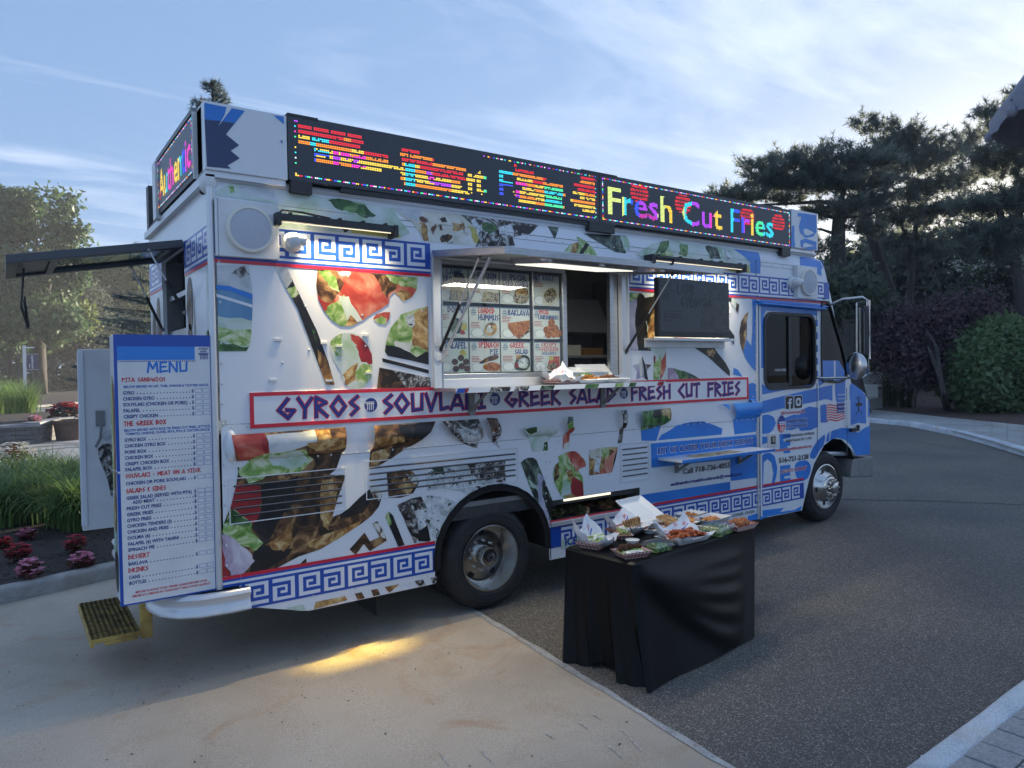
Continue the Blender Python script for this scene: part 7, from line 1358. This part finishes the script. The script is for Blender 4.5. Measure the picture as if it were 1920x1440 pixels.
sp_ = [ground(px, py, .1) for px, py in ((1600, 752), (1620, 757), (1645, 758), (1670, 762), (1700, 764), (1612, 742), (1640, 744), (1680, 748), (1590, 740))]
blades('meadow_grass', 'soft tall grass under the purple maple', [(q[0], q[1], 1.2) for q in sp_], 200, 1.15, .02, leaf_mat('dull_grass', (.03, .05, .02), (.075, .10, .04), .2), 86, .55, .1)
flowers('white_flower_clump', 'small white flowers in the shrubbery by the footway', 1620, 1690, 665, 730, PETW, 160, .06, 87, None, .1, LEAF)
q = gb(1622, 702); q = at(1618, 690, 27); g0 = gz(q[0]); b = MB(); ws = mat('white_stone', (.42, .42, .40), .8)
b.lathe([(.001, .0), (.30, 0), (.30, .1), (.22, .16), (.24, .5), (.42, .62), (.60, .66), (.62, 1.15), (.66, 1.16), (.66, 1.24), (.56, 1.24), (.001, 1.1)], (q[0], q[1], g0+.1), ws, 24, 'z'); root = b.build('stone_urn', smooth=40); tag(root, 'pale stone urn with yellow flowers beyond the truck nose', 'urn')
flowers('yellow_flower_clump', 'yellow flowers growing in the stone urn', 1602, 1630, 625, 662, leaf_mat('yellow_petal', (.4, .3, .03), (.6, .48, .08)), 150, .08, 88, None, 1.25, LEAF, q=q)
q2 = at(1628, 690, 25.5); b = MB(); b.box(q2[0]-.5, q2[0]+.4, q2[1]-.3, q2[1]+.3, gz(q2[0])+.05, gz(q2[0])+.5, ws); b.box(q2[0]+.1, q2[0]+.4, q2[1]-.3, q2[1]+.3, gz(q2[0])+.5, gz(q2[0])+.95, ws); tag(b.build('stone_bench', bevel=.03), 'pale stone bench on the grass beyond the truck nose', 'bench')
b = MB(); cq = at(1602, 705, 24); b.tube([(cq[0]-.1, cq[1], gz(cq[0])), (cq[0]-.2, cq[1], gz(cq[0])+1.3), (cq[0]-.3, cq[1], gz(cq[0])+3.2)], [.6, .34, .26], BARKT, 10); root = empty('shade_tree', (cq[0], cq[1], gz(cq[0]))); tag(root, 'thick dark trunk flaring at its foot behind the truck mirror', 'tree'); b.build('trunk', root, smooth=60)
P, D_ = clumped(np.random.RandomState(89), pe(24.5, [(1580, 560, 50, 40), (1620, 590, 40, 40)]), 80, 30, .3); v, f = leaves(np.random.RandomState(89), P, .3); np_mesh('crown', v, f, [LEAFD], parent=root)
# patio umbrella reaching into the picture at the upper right
UD = 4.4; root = None
hub = at(2112, -42, UD); rimp = [at(1896, 182, UD)]
ur = float(np.linalg.norm((rimp[0]-hub)[:2])); uz0, uz1 = float(rimp[0][2]), float(hub[2])+.15
uc = mat('umbrella_canvas', (.20, .21, .26), .8, col2=(.24, .25, .30), scale=8); a0 = math.atan2((rimp[0]-hub)[1], (rimp[0]-hub)[0])
root = empty('patio_umbrella', (hub[0], hub[1], gz(hub[0]))); tag(root, 'dark canvas patio umbrella cut off by the upper right corner', 'umbrella')
b = MB(); P = []
for k in range(49):
    t = a0+2*math.pi*k/48; e_ = abs(((k/6.0+.5) % 1)-.5)*2; s_ = 1-.06*math.cos(math.pi*e_/2*1)**2*0-.05*e_
    P.append([(hub[0]+math.cos(t)*ur*q_*s_, hub[1]+math.sin(t)*ur*q_*s_, uz1+(uz0-uz1)*q_**1.15-.03*e_*q_) for q_ in (.01, .2, .4, .6, .8, 1.0)]+[(hub[0]+math.cos(t)*ur*s_*.985, hub[1]+math.sin(t)*ur*s_*.985, uz0-.03*e_-.09)])
b.grid(P, uc); b.build('canopy', root, smooth=60)
for k in range(8): t = a0+2*math.pi*k/8; b = MB(); b.tube([(hub[0], hub[1], uz1-.08), (hub[0]+math.cos(t)*ur*.99, hub[1]+math.sin(t)*ur*.99, uz0-.025)], .014, darkmetal, 6); b.ball((hub[0]+math.cos(t)*ur*.99, hub[1]+math.sin(t)*ur*.99, uz0-.085), .035, uc, 8, 6); b.build('rib', root)
b = MB(); b.tube([(hub[0], hub[1], gz(hub[0])+.05), (hub[0], hub[1], uz1+.1)], .024, darkmetal, 10); b.lathe([(.001, .0), (.3, 0), (.3, .06), (.05, .1)], (hub[0], hub[1], gz(hub[0])+.12), darkmetal, 20, 'z'); b.build('pole', root)
# ================================================================ TABLE AND FOOD
CA = np.array((2.159, -1.686)); UD_ = np.array((.9918, .1274)); VD_ = np.array((-.1274, .9918)); TL, TW = 1.56, .64; TZ = .745+gz(2.9)
table = empty('display_table', (CA[0]+UD_[0]*TL/2+VD_[0]*TW/2, CA[1]+UD_[1]*TL/2+VD_[1]*TW/2, gz(2.9)))
tag(table, 'rectangular folding table hidden under a black cloth', 'table')
def TP(u, v): return CA+UD_*u+VD_*v
b = MB(); b.obox(Matrix.Translation((*TP(TL/2, TW/2), TZ-.03)) @ Matrix.Rotation(math.atan2(UD_[1], UD_[0]), 4, 'Z'), TL-.04, TW-.04, .035, mat('table_plastic', (.5, .5, .48), .6)); b.build('tabletop', table)
for u, v in ((.15, .08), (.15, TW-.08), (TL-.15, .08), (TL-.15, TW-.08)): q = TP(u, v); b = MB(); b.tube([(q[0], q[1], gz(q[0])), (q[0], q[1], TZ-.04)], .014, graymetal, 8); b.build('leg', table)
cm = mat('black_cloth', (.0024, .0026, .0032), .42, col2=(.004, .0042, .005), scale=50, bump=.05, bscale=400, spec=.18)
# perimeter from far-left round the near side to far-right and back
per = []
cor = [(0, TW), (0, 0), (TL, 0), (TL, TW)]; hem = [(1.99, -1.16, .012), (2.10, -1.89, .006), (3.33, -1.73, .02), (3.62, -.95, .02)]
rc = .05
for i in range(4):
    a, c = np.array(cor[i]), np.array(cor[(i+1) % 4]); h0, h1 = np.array(hem[i]), np.array(hem[(i+1) % 4]); n = 46 if i % 2 else 26
    for k in range(n): t = k/n; per.append((a+(c-a)*t, h0+(h1-h0)*t, i, t))
NP = len(per); ROWS = 26; P = []
cen = np.array((TL/2, TW/2))
def rnd_c(p):                                        # rounded plan corner
    q = np.clip(p, [rc, rc], [TL-rc, TW-rc]); d = p-q; l = np.linalg.norm(d); return q+d/l*rc if l > 1e-6 and l > rc else p
for j in range(ROWS+1):
    row = []
    for (p, h, i, t) in per:
        pr = rnd_c(p); tp = TP(*pr); s = j/ROWS
        hx = np.array(h[:2]); zb = gz(hx[0])+h[2]
        if i == 0 and .25 < t < .62: hx = hx+np.array((.06, .05))*math.sin((t-.25)/.37*math.pi)*1.2; zb += .03*math.sin((t-.25)/.37*math.pi)
        e = s**1.35; q = tp+(hx-tp)*e; z = TZ-.012+(zb-TZ+.012)*(s**.98)
        out = hx-tp; on_ = out/(np.linalg.norm(out)+1e-6); nrm = {0: -UD_, 1: -VD_, 2: UD_, 3: VD_}[i]
        f = 0.0
        if i == 1:
            for c0, wd_, am in ((.22, .03, .036), (.42, .034, .046), (.66, .04, .055), (.92, .04, .045), (1.2, .04, .035)):
                cc = c0*(1-.0)+0; arc = s*1.05+.55*(1-t)**2*0-(.95*t**1.5)*.0; x_ = (s-(.05+c0*.75*(1-(1-t)**2.0)))/wd_*.5; f += am*math.exp(-x_*x_)*math.sin(math.pi*min(1, t*1.15))
            f += .010*math.sin(t*9+s*3)*s+.018*math.sin(t*3.4-s*2.2)*s
        elif i == 0: f = (.028*math.sin(t*19+.8)+.018*math.sin(t*41))*s**1.2
        else: f = .025*math.sin(t*22)*s
        q = q+nrm*f; row.append((q[0], q[1], z))
    row.append(row[0]); P.append(row)
b = MB(); top = []
for s_ in (1.0, .965):
    rw_ = []
    for (p, h, i, t) in per: pr = cen+(rnd_c(p)-cen)*(1-(1-s_)*1.0); q = TP(*pr); rw_.append((q[0], q[1], TZ-.012 if s_ == 1 else TZ))
    rw_.append(rw_[0]); top.append(rw_)
b.grid([top[1], top[0]], cm); b.grid(P, cm)
# top surface, faintly rumpled
ctr = []
gx = np.linspace(0, 1, 24); gy = np.linspace(0, 1, 12)
ins = [TP(*(cen+(rnd_c(p)-cen)*.965)) for (p, h, i, t) in per]
b.add([(q[0], q[1], TZ) for q in ins], [tuple(range(NP))], cm)
clo = b.build('tablecloth', smooth=60); tag(clo, 'black cloth draped over the table down to the ground', 'tablecloth')

# ---------------------------------------------------------------- food
def plaid():
    m = bpy.data.materials.new('plaid_card'); m.use_nodes = True; t = m.node_tree; p = t.nodes['Principled BSDF']; p.inputs['Roughness'].default_value = .6
    c = t.nodes.new('ShaderNodeTexCoord'); prev = None
    for ax in ('X', 'Y', 'Z'):
        w_ = t.nodes.new('ShaderNodeTexWave'); w_.wave_type = 'BANDS'; w_.bands_direction = ax; w_.inputs['Scale'].default_value = 16 if ax != 'Z' else 20; t.links.new(c.outputs['Object'], w_.inputs['Vector'])
        r = t.nodes.new('ShaderNodeValToRGB'); r.color_ramp.elements[0].position = .62; r.color_ramp.elements[1].position = .78; r.color_ramp.elements[0].color = (1, 1, 1, 1); r.color_ramp.elements[1].color = (.62, .36, .34, 1); t.links.new(w_.outputs['Fac'], r.inputs[0])
        if prev is None: prev = r.outputs[0]
        else: x = t.nodes.new('ShaderNodeMixRGB'); x.blend_type = 'MULTIPLY'; x.inputs[0].default_value = 1; t.links.new(prev, x.inputs[1]); t.links.new(r.outputs[0], x.inputs[2]); prev = x.outputs[0]
    x = t.nodes.new('ShaderNodeMixRGB'); x.blend_type = 'MULTIPLY'; x.inputs[0].default_value = 1; x.inputs[1].default_value = (.74, .66, .62, 1); t.links.new(prev, x.inputs[2]); t.links.new(x.outputs[0], p.inputs['Base Color']); return m
PLAID = plaid(); CARD = mat('white_card', (.72, .71, .69), .6); FOAM = mat('white_foam', (.78, .78, .77), .5, bump=.03, bscale=300)
PAPR = mat('food_paper', (.72, .74, .78), .55)
PBLU = mat('paper_blue_print', srgb(70, 100, 186), .55); PRED = mat('paper_red_print', srgb(206, 70, 80), .55)
FRY = mat('fried_food', srgb(176, 104, 44), .5, col2=srgb(214, 150, 78), scale=40, bump=.3); FRYR = mat('fried_strips', srgb(140, 62, 26), .5, col2=srgb(196, 100, 46), scale=60, bump=.4); PITA = mat('grilled_pita', srgb(176, 140, 92), .6, col2=srgb(120, 78, 40), scale=26, bump=.2)
FALB = mat('falafel_ball', srgb(62, 34, 20), .8, col2=srgb(108, 62, 34), scale=60, bump=.9); NUG = mat('golden_ball', srgb(150, 82, 40), .6, col2=srgb(196, 124, 68), scale=50, bump=.7); MEAT = mat('sliced_meat', srgb(96, 62, 46), .6, col2=srgb(148, 102, 74), scale=30, bump=.5)
LETT = mat('shredded_lettuce', srgb(120, 156, 70), .5, col2=srgb(186, 206, 140), scale=40); SALD = mat('salad_leaf', srgb(62, 96, 40), .5, col2=srgb(130, 164, 84), scale=40); SAUC = mat('white_sauce', (.74, .72, .66), .35); TOMB = mat('tomato_piece', srgb(186, 60, 40), .4)
def holder(name, label, px, py, cat, group, rz, on_shelf=False):
    if on_shelf: q = on(px, py, 1, -.17); z = 1.893
    else: q = on(px, py, 2, TZ); z = TZ
    root = empty(name, (0, 0, 0)); tag(root, label, cat, group); root['_p'] = 0; del root['_p']; root_place.append((root, (q[0], q[1], z+.0015), rz)); return root
root_place = []
def boat(root, L_, W_, H_, m, t=.0025, flare=1.35):
    b = MB(); n = 5
    def ringp(k, z, s, o=0.0): return [(sx*(L_/2*s-o), sy*(W_/2*s-o), z) for sx, sy in ((-1, -1), (1, -1), (1, 1), (-1, 1))]
    a = ringp(0, 0, 1); c = ringp(0, H_, flare); c2 = ringp(0, H_, flare, t); a2 = ringp(0, t, 1, t)
    v = a+c+c2+a2; f = [(3, 2, 1, 0), (12, 13, 14, 15)]
    for o0, o1 in ((0, 4), (4, 8), (8, 12)):
        for k in range(4): f.append((o0+k, o0+(k+1) % 4, o1+(k+1) % 4, o1+k))
    b.add(v, f, m); return b.build('tray', root)
def sticks(root, name, n, L_, W_, z0, zh, ln, th, m, seed, wild=.5):
    r = np.random.RandomState(seed); b = MB()
    for i in range(n):
        x, y = r.uniform(-.5, .5)*L_, r.uniform(-.5, .5)*W_; z = z0+zh*(1-(abs(x)/(L_*.5))**2*.6)*r.random()
        M = Matrix.Translation((x, y, z)) @ Matrix.Rotation(r.uniform(-wild, wild)+(0 if r.random() < .6 else 1.2), 4, 'Z') @ Matrix.Rotation(r.uniform(-.45, .45), 4, 'Y'); b.obox(M, ln*r.uniform(.6, 1.2), th*r.uniform(.7, 1.2), th, m, .85)
    o = b.build(name, root); tag(o, kind='stuff'); return o
def heap(root, name, L_, W_, z0, h, m, seed, n=(14, 10), jag=.3):
    r = np.random.RandomState(seed); P = []
    for i in range(n[0]+1):
        row = []
        for j in range(n[1]+1):
            u, v = i/n[0]*2-1, j/n[1]*2-1; e = max(0.0, 1-(u*u)**1.2)*max(0.0, 1-(v*v)**1.2); row.append((u*L_/2+r.normal(0, .004), v*W_/2+r.normal(0, .004), z0+h*(e**.5)*(1+jag*r.normal())))
        P.append(row)
    b = MB(); b.grid(P, m); return b.build(name, root)
def balls(root, name, pts, rad, m, seed):
    r = np.random.RandomState(seed)
    for p in pts:
        b = MB(); b.ball((0, 0, 0), rad*r.uniform(.9, 1.1), m, 12, 8, (1, r.uniform(.85, 1), r.uniform(.85, .95)))
        b.v = [(x*(1+.06*r.normal())+p[0], y*(1+.06*r.normal())+p[1], z*(1+.06*r.normal())+p[2]) for x, y, z in b.v]; b.build(name, root, smooth=60)
def liner(root, L_, W_, z0, rise, seed, over=.5, back=1.0):
    """crumpled printed paper whose corners stand up out of the tray"""
    r = np.random.RandomState(seed); n = 12; P = []
    for i in range(n+1):
        row = []
        for j in range(n+1):
            u, v = i/n*2-1, j/n*2-1; d = max(abs(u), abs(v)); c_ = abs(u*v); e = max(0.0, d-.5)/.5
            z = z0+rise*(e**1.2*.55+c_**1.5*.75)*(back if v > 0 else .55)+.010*math.sin(u*7+seed)*math.cos(v*6)+r.normal(0, .0025)
            k = 1-.22*e; row.append((u*L_/2*(1+over*.5)*k+r.normal(0, .002), v*W_/2*(1+over)*k+r.normal(0, .002), z))
        P.append(row)
    b = MB(); b.grid(P, PAPR); o = b.build('paper_liner', root, smooth=70)
    q = MB()
    for jj in (2, 9):
        for i in range(1, n-1):
            a = [np.array(P[i][jj]), np.array(P[i+1][jj]), np.array(P[i+1][jj+1]), np.array(P[i][jj+1])]; up = np.array((0, 0, .0012)); 
            m0 = [a[0]*.7+a[3]*.3, a[1]*.7+a[2]*.3, a[1]*.35+a[2]*.65, a[0]*.35+a[3]*.65]; q.add([p+up for p in m0], [(0, 1, 2, 3)], PBLU)
    for i, j in ((2, 6), (4, 10), (8, 11), (9, 5), (5, 1), (10, 10)):
        a = [np.array(P[i][j]), np.array(P[i+1][j]), np.array(P[i+1][min(n, j+1)]), np.array(P[i][min(n, j+1)])]
        for k in range(3): m0 = [a[0]*(1-t)+a[3]*t if s_ == 0 else a[1]*(1-t)+a[2]*t for s_, t in ((0, .1+.3*k), (1, .15+.3*k), (1, .28+.3*k), (0, .22+.3*k))]; q.add([p+np.array((0, 0, .0014)) for p in m0], [(0, 1, 2, 3)], PRED)
    q.build('paper_print', o); return o
def clam(root, L_, W_, H_, m, lid=None, t=.003, foam=False):
    b = MB(); s0 = .8
    v = [(sx*L_/2*s, sy*W_/2*s, z) for z, s in ((0, s0), (H_, 1), (H_, 1.06), (H_-.004, 1.06)) for sx, sy in ((-1, -1), (1, -1), (1, 1), (-1, 1))]
    f = [(3, 2, 1, 0)]+[(o+k, o+(k+1) % 4, o+4+(k+1) % 4, o+4+k) for o in (0, 4, 8) for k in range(4)]; b.add(v, f, m); o = b.build('tray', root, bevel=.006)
    if foam: o.modifiers.new('thick', 'SOLIDIFY').thickness = .004
    b = MB()
    if lid == 'open':
        LA = R(36)
        def LV(x, y, z): u = y+W_*.53; return (x, W_*.53+u*math.cos(LA)-z*math.sin(LA), H_+.002+u*math.sin(LA)+z*math.cos(LA))
        v = [LV(sx*L_/2*s, sy*W_/2*s, z) for z, s in ((0, 1.06), (-H_*.9, .82)) for sx, sy in ((-1, -1), (1, -1), (1, 1), (-1, 1))]
        b.add(v, [(4, 5, 6, 7)]+[(k, (k+1) % 4, 4+(k+1) % 4, 4+k) for k in range(4)], m); l = b.build('lid', root, bevel=.006); l.modifiers.new('thick', 'SOLIDIFY').thickness = .004
    elif lid == 'shut':
        v = [(sx*L_/2*s, sy*W_/2*s, z) for z, s in ((H_+.001, 1.06), (H_+.003, .98), (H_*1.55, .86), (H_*1.62, .6), (H_*1.66, .58)) for sx, sy in ((-1, -1), (1, -1), (1, 1), (-1, 1))]
        b.add(v, [(o_+k, o_+(k+1) % 4, o_+4+(k+1) % 4, o_+4+k) for o_ in (0, 4, 8, 12) for k in range(4)]+[(16, 17, 18, 19)], m); b.build('lid', root, bevel=.005)
def cup(root, x, y, z, m=SAUC, r=.028):
    b = MB(); b.lathe([(.001, 0), (r*.8, 0), (r, .03), (r*1.06, .031), (r*.96, .031), (r*.9, .024)], (x, y, z), CARD, 18, 'z'); b.lathe([(r*.9, .024), (.001, .026)], (x, y, z), m, 18, 'z'); b.build('sauce_cup', root, smooth=40)
AT = math.atan2(UD_[1], UD_[0]); FT = 'food set out on the black table'; FW_ = 'food set out on the serving shelf'
# 1 nearest-left: plaid boat with upstanding white paper
o = holder('food_tray', 'plaid paper tray with tall printed paper at the left end of the table', 1118, 1024, 'food tray', FT, AT+.25); boat(o, .15, .10, .042, PLAID); liner(o, .17, .17, .016, .105, 3, .45, 1.25); sticks(o, 'shredded_filling', 60, .11, .07, .035, .03, .05, .008, LETT, 1); sticks(o, 'sauce_strip', 16, .10, .06, .05, .02, .05, .010, SAUC, 2)
o = holder('food_tray', 'small plaid tray of dark falafel balls at the near corner of the table', 1184, 1043, 'food tray', FT, AT-.35); boat(o, .115, .085, .04, PLAID, flare=1.4); heap(o, 'salad', .13, .095, .018, .022, LETT, 5); balls(o, 'falafel', [(-.04, .012, .052), (0, .016, .056), (.04, .010, .053)], .024, FALB, 6); heap(o, 'sauce', .10, .04, .034, .010, SAUC, 7, (8, 5), .1)
for ob in [c for c in o.children if c.name.startswith('sauce')]: ob.location.y -= .03
o = holder('sauce_cup', 'white sauce cup behind the falafel tray', 1186, 1021, 'sauce cup', FT, 0); cup(o, 0, 0, 0, r=.034)
o = holder('clear_container', 'smaller clear lidded container of salad at the near edge', 1232, 1032, 'container', FT, AT-.15); clam(o, .125, .11, .035, clearplastic, 'shut'); heap(o, 'salad', .105, .09, .004, .036, SALD, 9); sticks(o, 'salad_bits', 40, .09, .07, .025, .018, .03, .008, LETT, 10, 1.5)
o = holder('food_tray', 'tray with grilled pita wedges standing in printed paper', 1180, 998, 'food tray', FT, AT+.1); boat(o, .19, .11, .04, PLAID); liner(o, .21, .18, .018, .085, 11, .5, 1.2)
for k in range(7): b = MB(); b.prism([(0, 0), (.062, .012), (.055, .055), (.012, .05)], lambda x, z, k=k: (-.07+.024*k+x*.35, -.02+x*.55, .035+z), lambda x, z, k=k: (-.061+.024*k+x*.35, -.022+x*.55, .035+z), PITA); b.build('pita_wedge', o)
o = holder('food_tray', 'wrapped pita with lettuce and sauce in front of the pita wedges', 1168, 1008, 'food tray', FT, AT+.9); boat(o, .11, .06, .034, PLAID); heap(o, 'rolled_pita', .12, .07, .01, .05, PITA, 13, jag=.05); sticks(o, 'shredded_filling', 40, .09, .04, .045, .018, .035, .007, LETT, 14, 1.2); sticks(o, 'sauce_strip', 8, .07, .03, .06, .008, .04, .010, SAUC, 15)
o = holder('foam_container', 'open white foam box of toasted pita at the back of the table', 1258, 989, 'container', FT, AT+.02); clam(o, .225, .21, .036, FOAM, 'open', foam=True)
for k in range(6): b = MB(); b.prism([(0, 0), (.11, -.01), (.10, .012), (.01, .014)], lambda x, z, k=k: (-.09+.012*k+x, -.07+.024*k, .03+.010*k*(1-.12*k)+z), lambda x, z, k=k: (-.085+.012*k+x, -.055+.024*k+.02, .036+.010*k*(1-.12*k)+z), PITA); b.build('pita_wedge', o)
sticks(o, 'grilled_meat', 30, .14, .08, .03, .02, .05, .014, MEAT, 17)
o = holder('sauce_cup', 'white cup of brown dip beside the toasted pita box', 1219, 999, 'sauce cup', FT, 0); cup(o, 0, 0, 0, MEAT, .042)
o = holder('food_tray', 'tray of long fried strips on blue printed paper in the middle of the near edge', 1282, 1014, 'food tray', FT, AT-.12); boat(o, .20, .12, .036, CARD); liner(o, .26, .19, .018, .07, 19, .45, 1.35); sticks(o, 'fried_strip', 46, .19, .075, .03, .032, .085, .015, FRYR, 20, .25)
o = holder('food_tray', 'black tray with a golden pastry behind the fried strips', 1292, 985, 'food tray', FT, AT); boat(o, .15, .11, .04, blackplastic); heap(o, 'pastry', .12, .09, .012, .042, FRY, 21, jag=.08)
o = holder('food_tray', 'white paper tray upstanding behind the golden pastry', 1296, 973, 'food tray', FT, AT+.1); boat(o, .13, .09, .045, CARD); heap(o, 'pastry', .10, .07, .01, .03, FRY, 22)
o = holder('food_tray', 'white paper tray with a baked pie at the back edge of the table', 1333, 982, 'food tray', FT, AT+.05); boat(o, .17, .10, .048, CARD); heap(o, 'pie', .13, .08, .012, .04, FRY, 23, jag=.08)
o = holder('clear_container', 'larger clear lidded container of green salad at the right of the table', 1342, 1000, 'container', FT, AT+.1); clam(o, .20, .15, .042, clearplastic, 'shut'); heap(o, 'salad', .17, .125, .004, .046, SALD, 24); sticks(o, 'salad_bits', 70, .15, .10, .03, .022, .035, .009, LETT, 25, 1.5)
o = holder('food_tray', 'plaid tray of golden round fritters at the right end of the table', 1384, 992, 'food tray', FT, AT-.1); boat(o, .14, .10, .042, PLAID, flare=1.35); balls(o, 'fritter', [(-.045, 0, .05), (.0, .01, .055), (.045, 0, .05), (-.02, -.03, .045), (.025, -.03, .046)], .026, NUG, 26)
o = holder('food_tray', 'tray of fries with white paper between the pita and the fried strips', 1247, 1001, 'food tray', FT, AT+.3); boat(o, .10, .07, .03, CARD); sticks(o, 'chips', 30, .09, .05, .02, .02, .05, .008, FRY, 27)
# on the serving shelf
o = holder('food_tray', 'paper-lined tray of dark filled pita, leftmost on the serving shelf', 1054, 709, 'food tray', FW_, .1, True); boat(o, .17, .11, .035, PLAID); liner(o, .22, .18, .018, .095, 31, .45, 1.3); sticks(o, 'grilled_meat', 40, .12, .06, .03, .025, .05, .012, MEAT, 32); balls(o, 'lemon', [(.0, .02, .06)], .018, mat('lemon', srgb(206, 170, 70), .5), 33)
o = holder('foam_container', 'open foam tray of fries, middle of the serving shelf', 1098, 706, 'container', FW_, -.1, True); clam(o, .21, .16, .03, FOAM, 'open', foam=True); sticks(o, 'chips', 60, .14, .09, .025, .035, .06, .009, FRY, 34); sticks(o, 'shredded_filling', 30, .1, .04, .05, .03, .04, .009, SALD, 35, 1.4)
o = holder('foam_container', 'open foam box of sliced meat and sauce, rightmost on the serving shelf', 1138, 706, 'container', FW_, -.3, True); clam(o, .21, .19, .034, FOAM, 'open', foam=True); sticks(o, 'grilled_meat', 40, .10, .10, .025, .035, .05, .015, MEAT, 36); heap(o, 'sauce', .06, .06, .02, .03, SAUC, 37)
for ob, p, rz in root_place: ob.location = p; ob.rotation_euler = (0, 0, rz); ob.scale = (1.42, 1.42, 1.10)
# the evening air: thin even haze over the whole place
b = MB(); b.box(-62, 112, -42, 162, -3, 30, MATS['black_ink']); hz_ = b.build('haze'); hz_.data.materials.clear(); tag(hz_, 'thin evening haze', kind='stuff')
hm_ = bpy.data.materials.new('haze_air'); hm_.use_nodes = True; t_ = hm_.node_tree; t_.nodes.remove(t_.nodes['Principled BSDF']); pv = t_.nodes.new('ShaderNodeVolumePrincipled'); pv.inputs['Color'].default_value = (.92, .95, 1, 1); pv.inputs['Density'].default_value = HAZE; pv.inputs['Anisotropy'].default_value = .3
t_.links.new(pv.outputs[0], t_.nodes['Material Output'].inputs['Volume']); hz_.data.materials.append(hm_)
# every remaining top-level setting object gets a plain description
for o in list(bpy.data.objects):
    if o.type in ('MESH', 'EMPTY') and o.parent is None and not o.get('label'):
        o['label'] = {'asphalt_drive': 'dark speckled asphalt of the drive', 'concrete_apron': 'stained brown concrete apron under the rear of the truck', 'footway': 'pale concrete footway curving behind the truck nose'}.get(o.name.split('.')[0], o.name.split('.')[0].replace('_', ' ')+' of the place')
    if o.type == 'MESH' and o.parent is None and not o.get('category') and o.get('kind') is None: o['category'] = o.name.split('.')[0].replace('_', ' ')
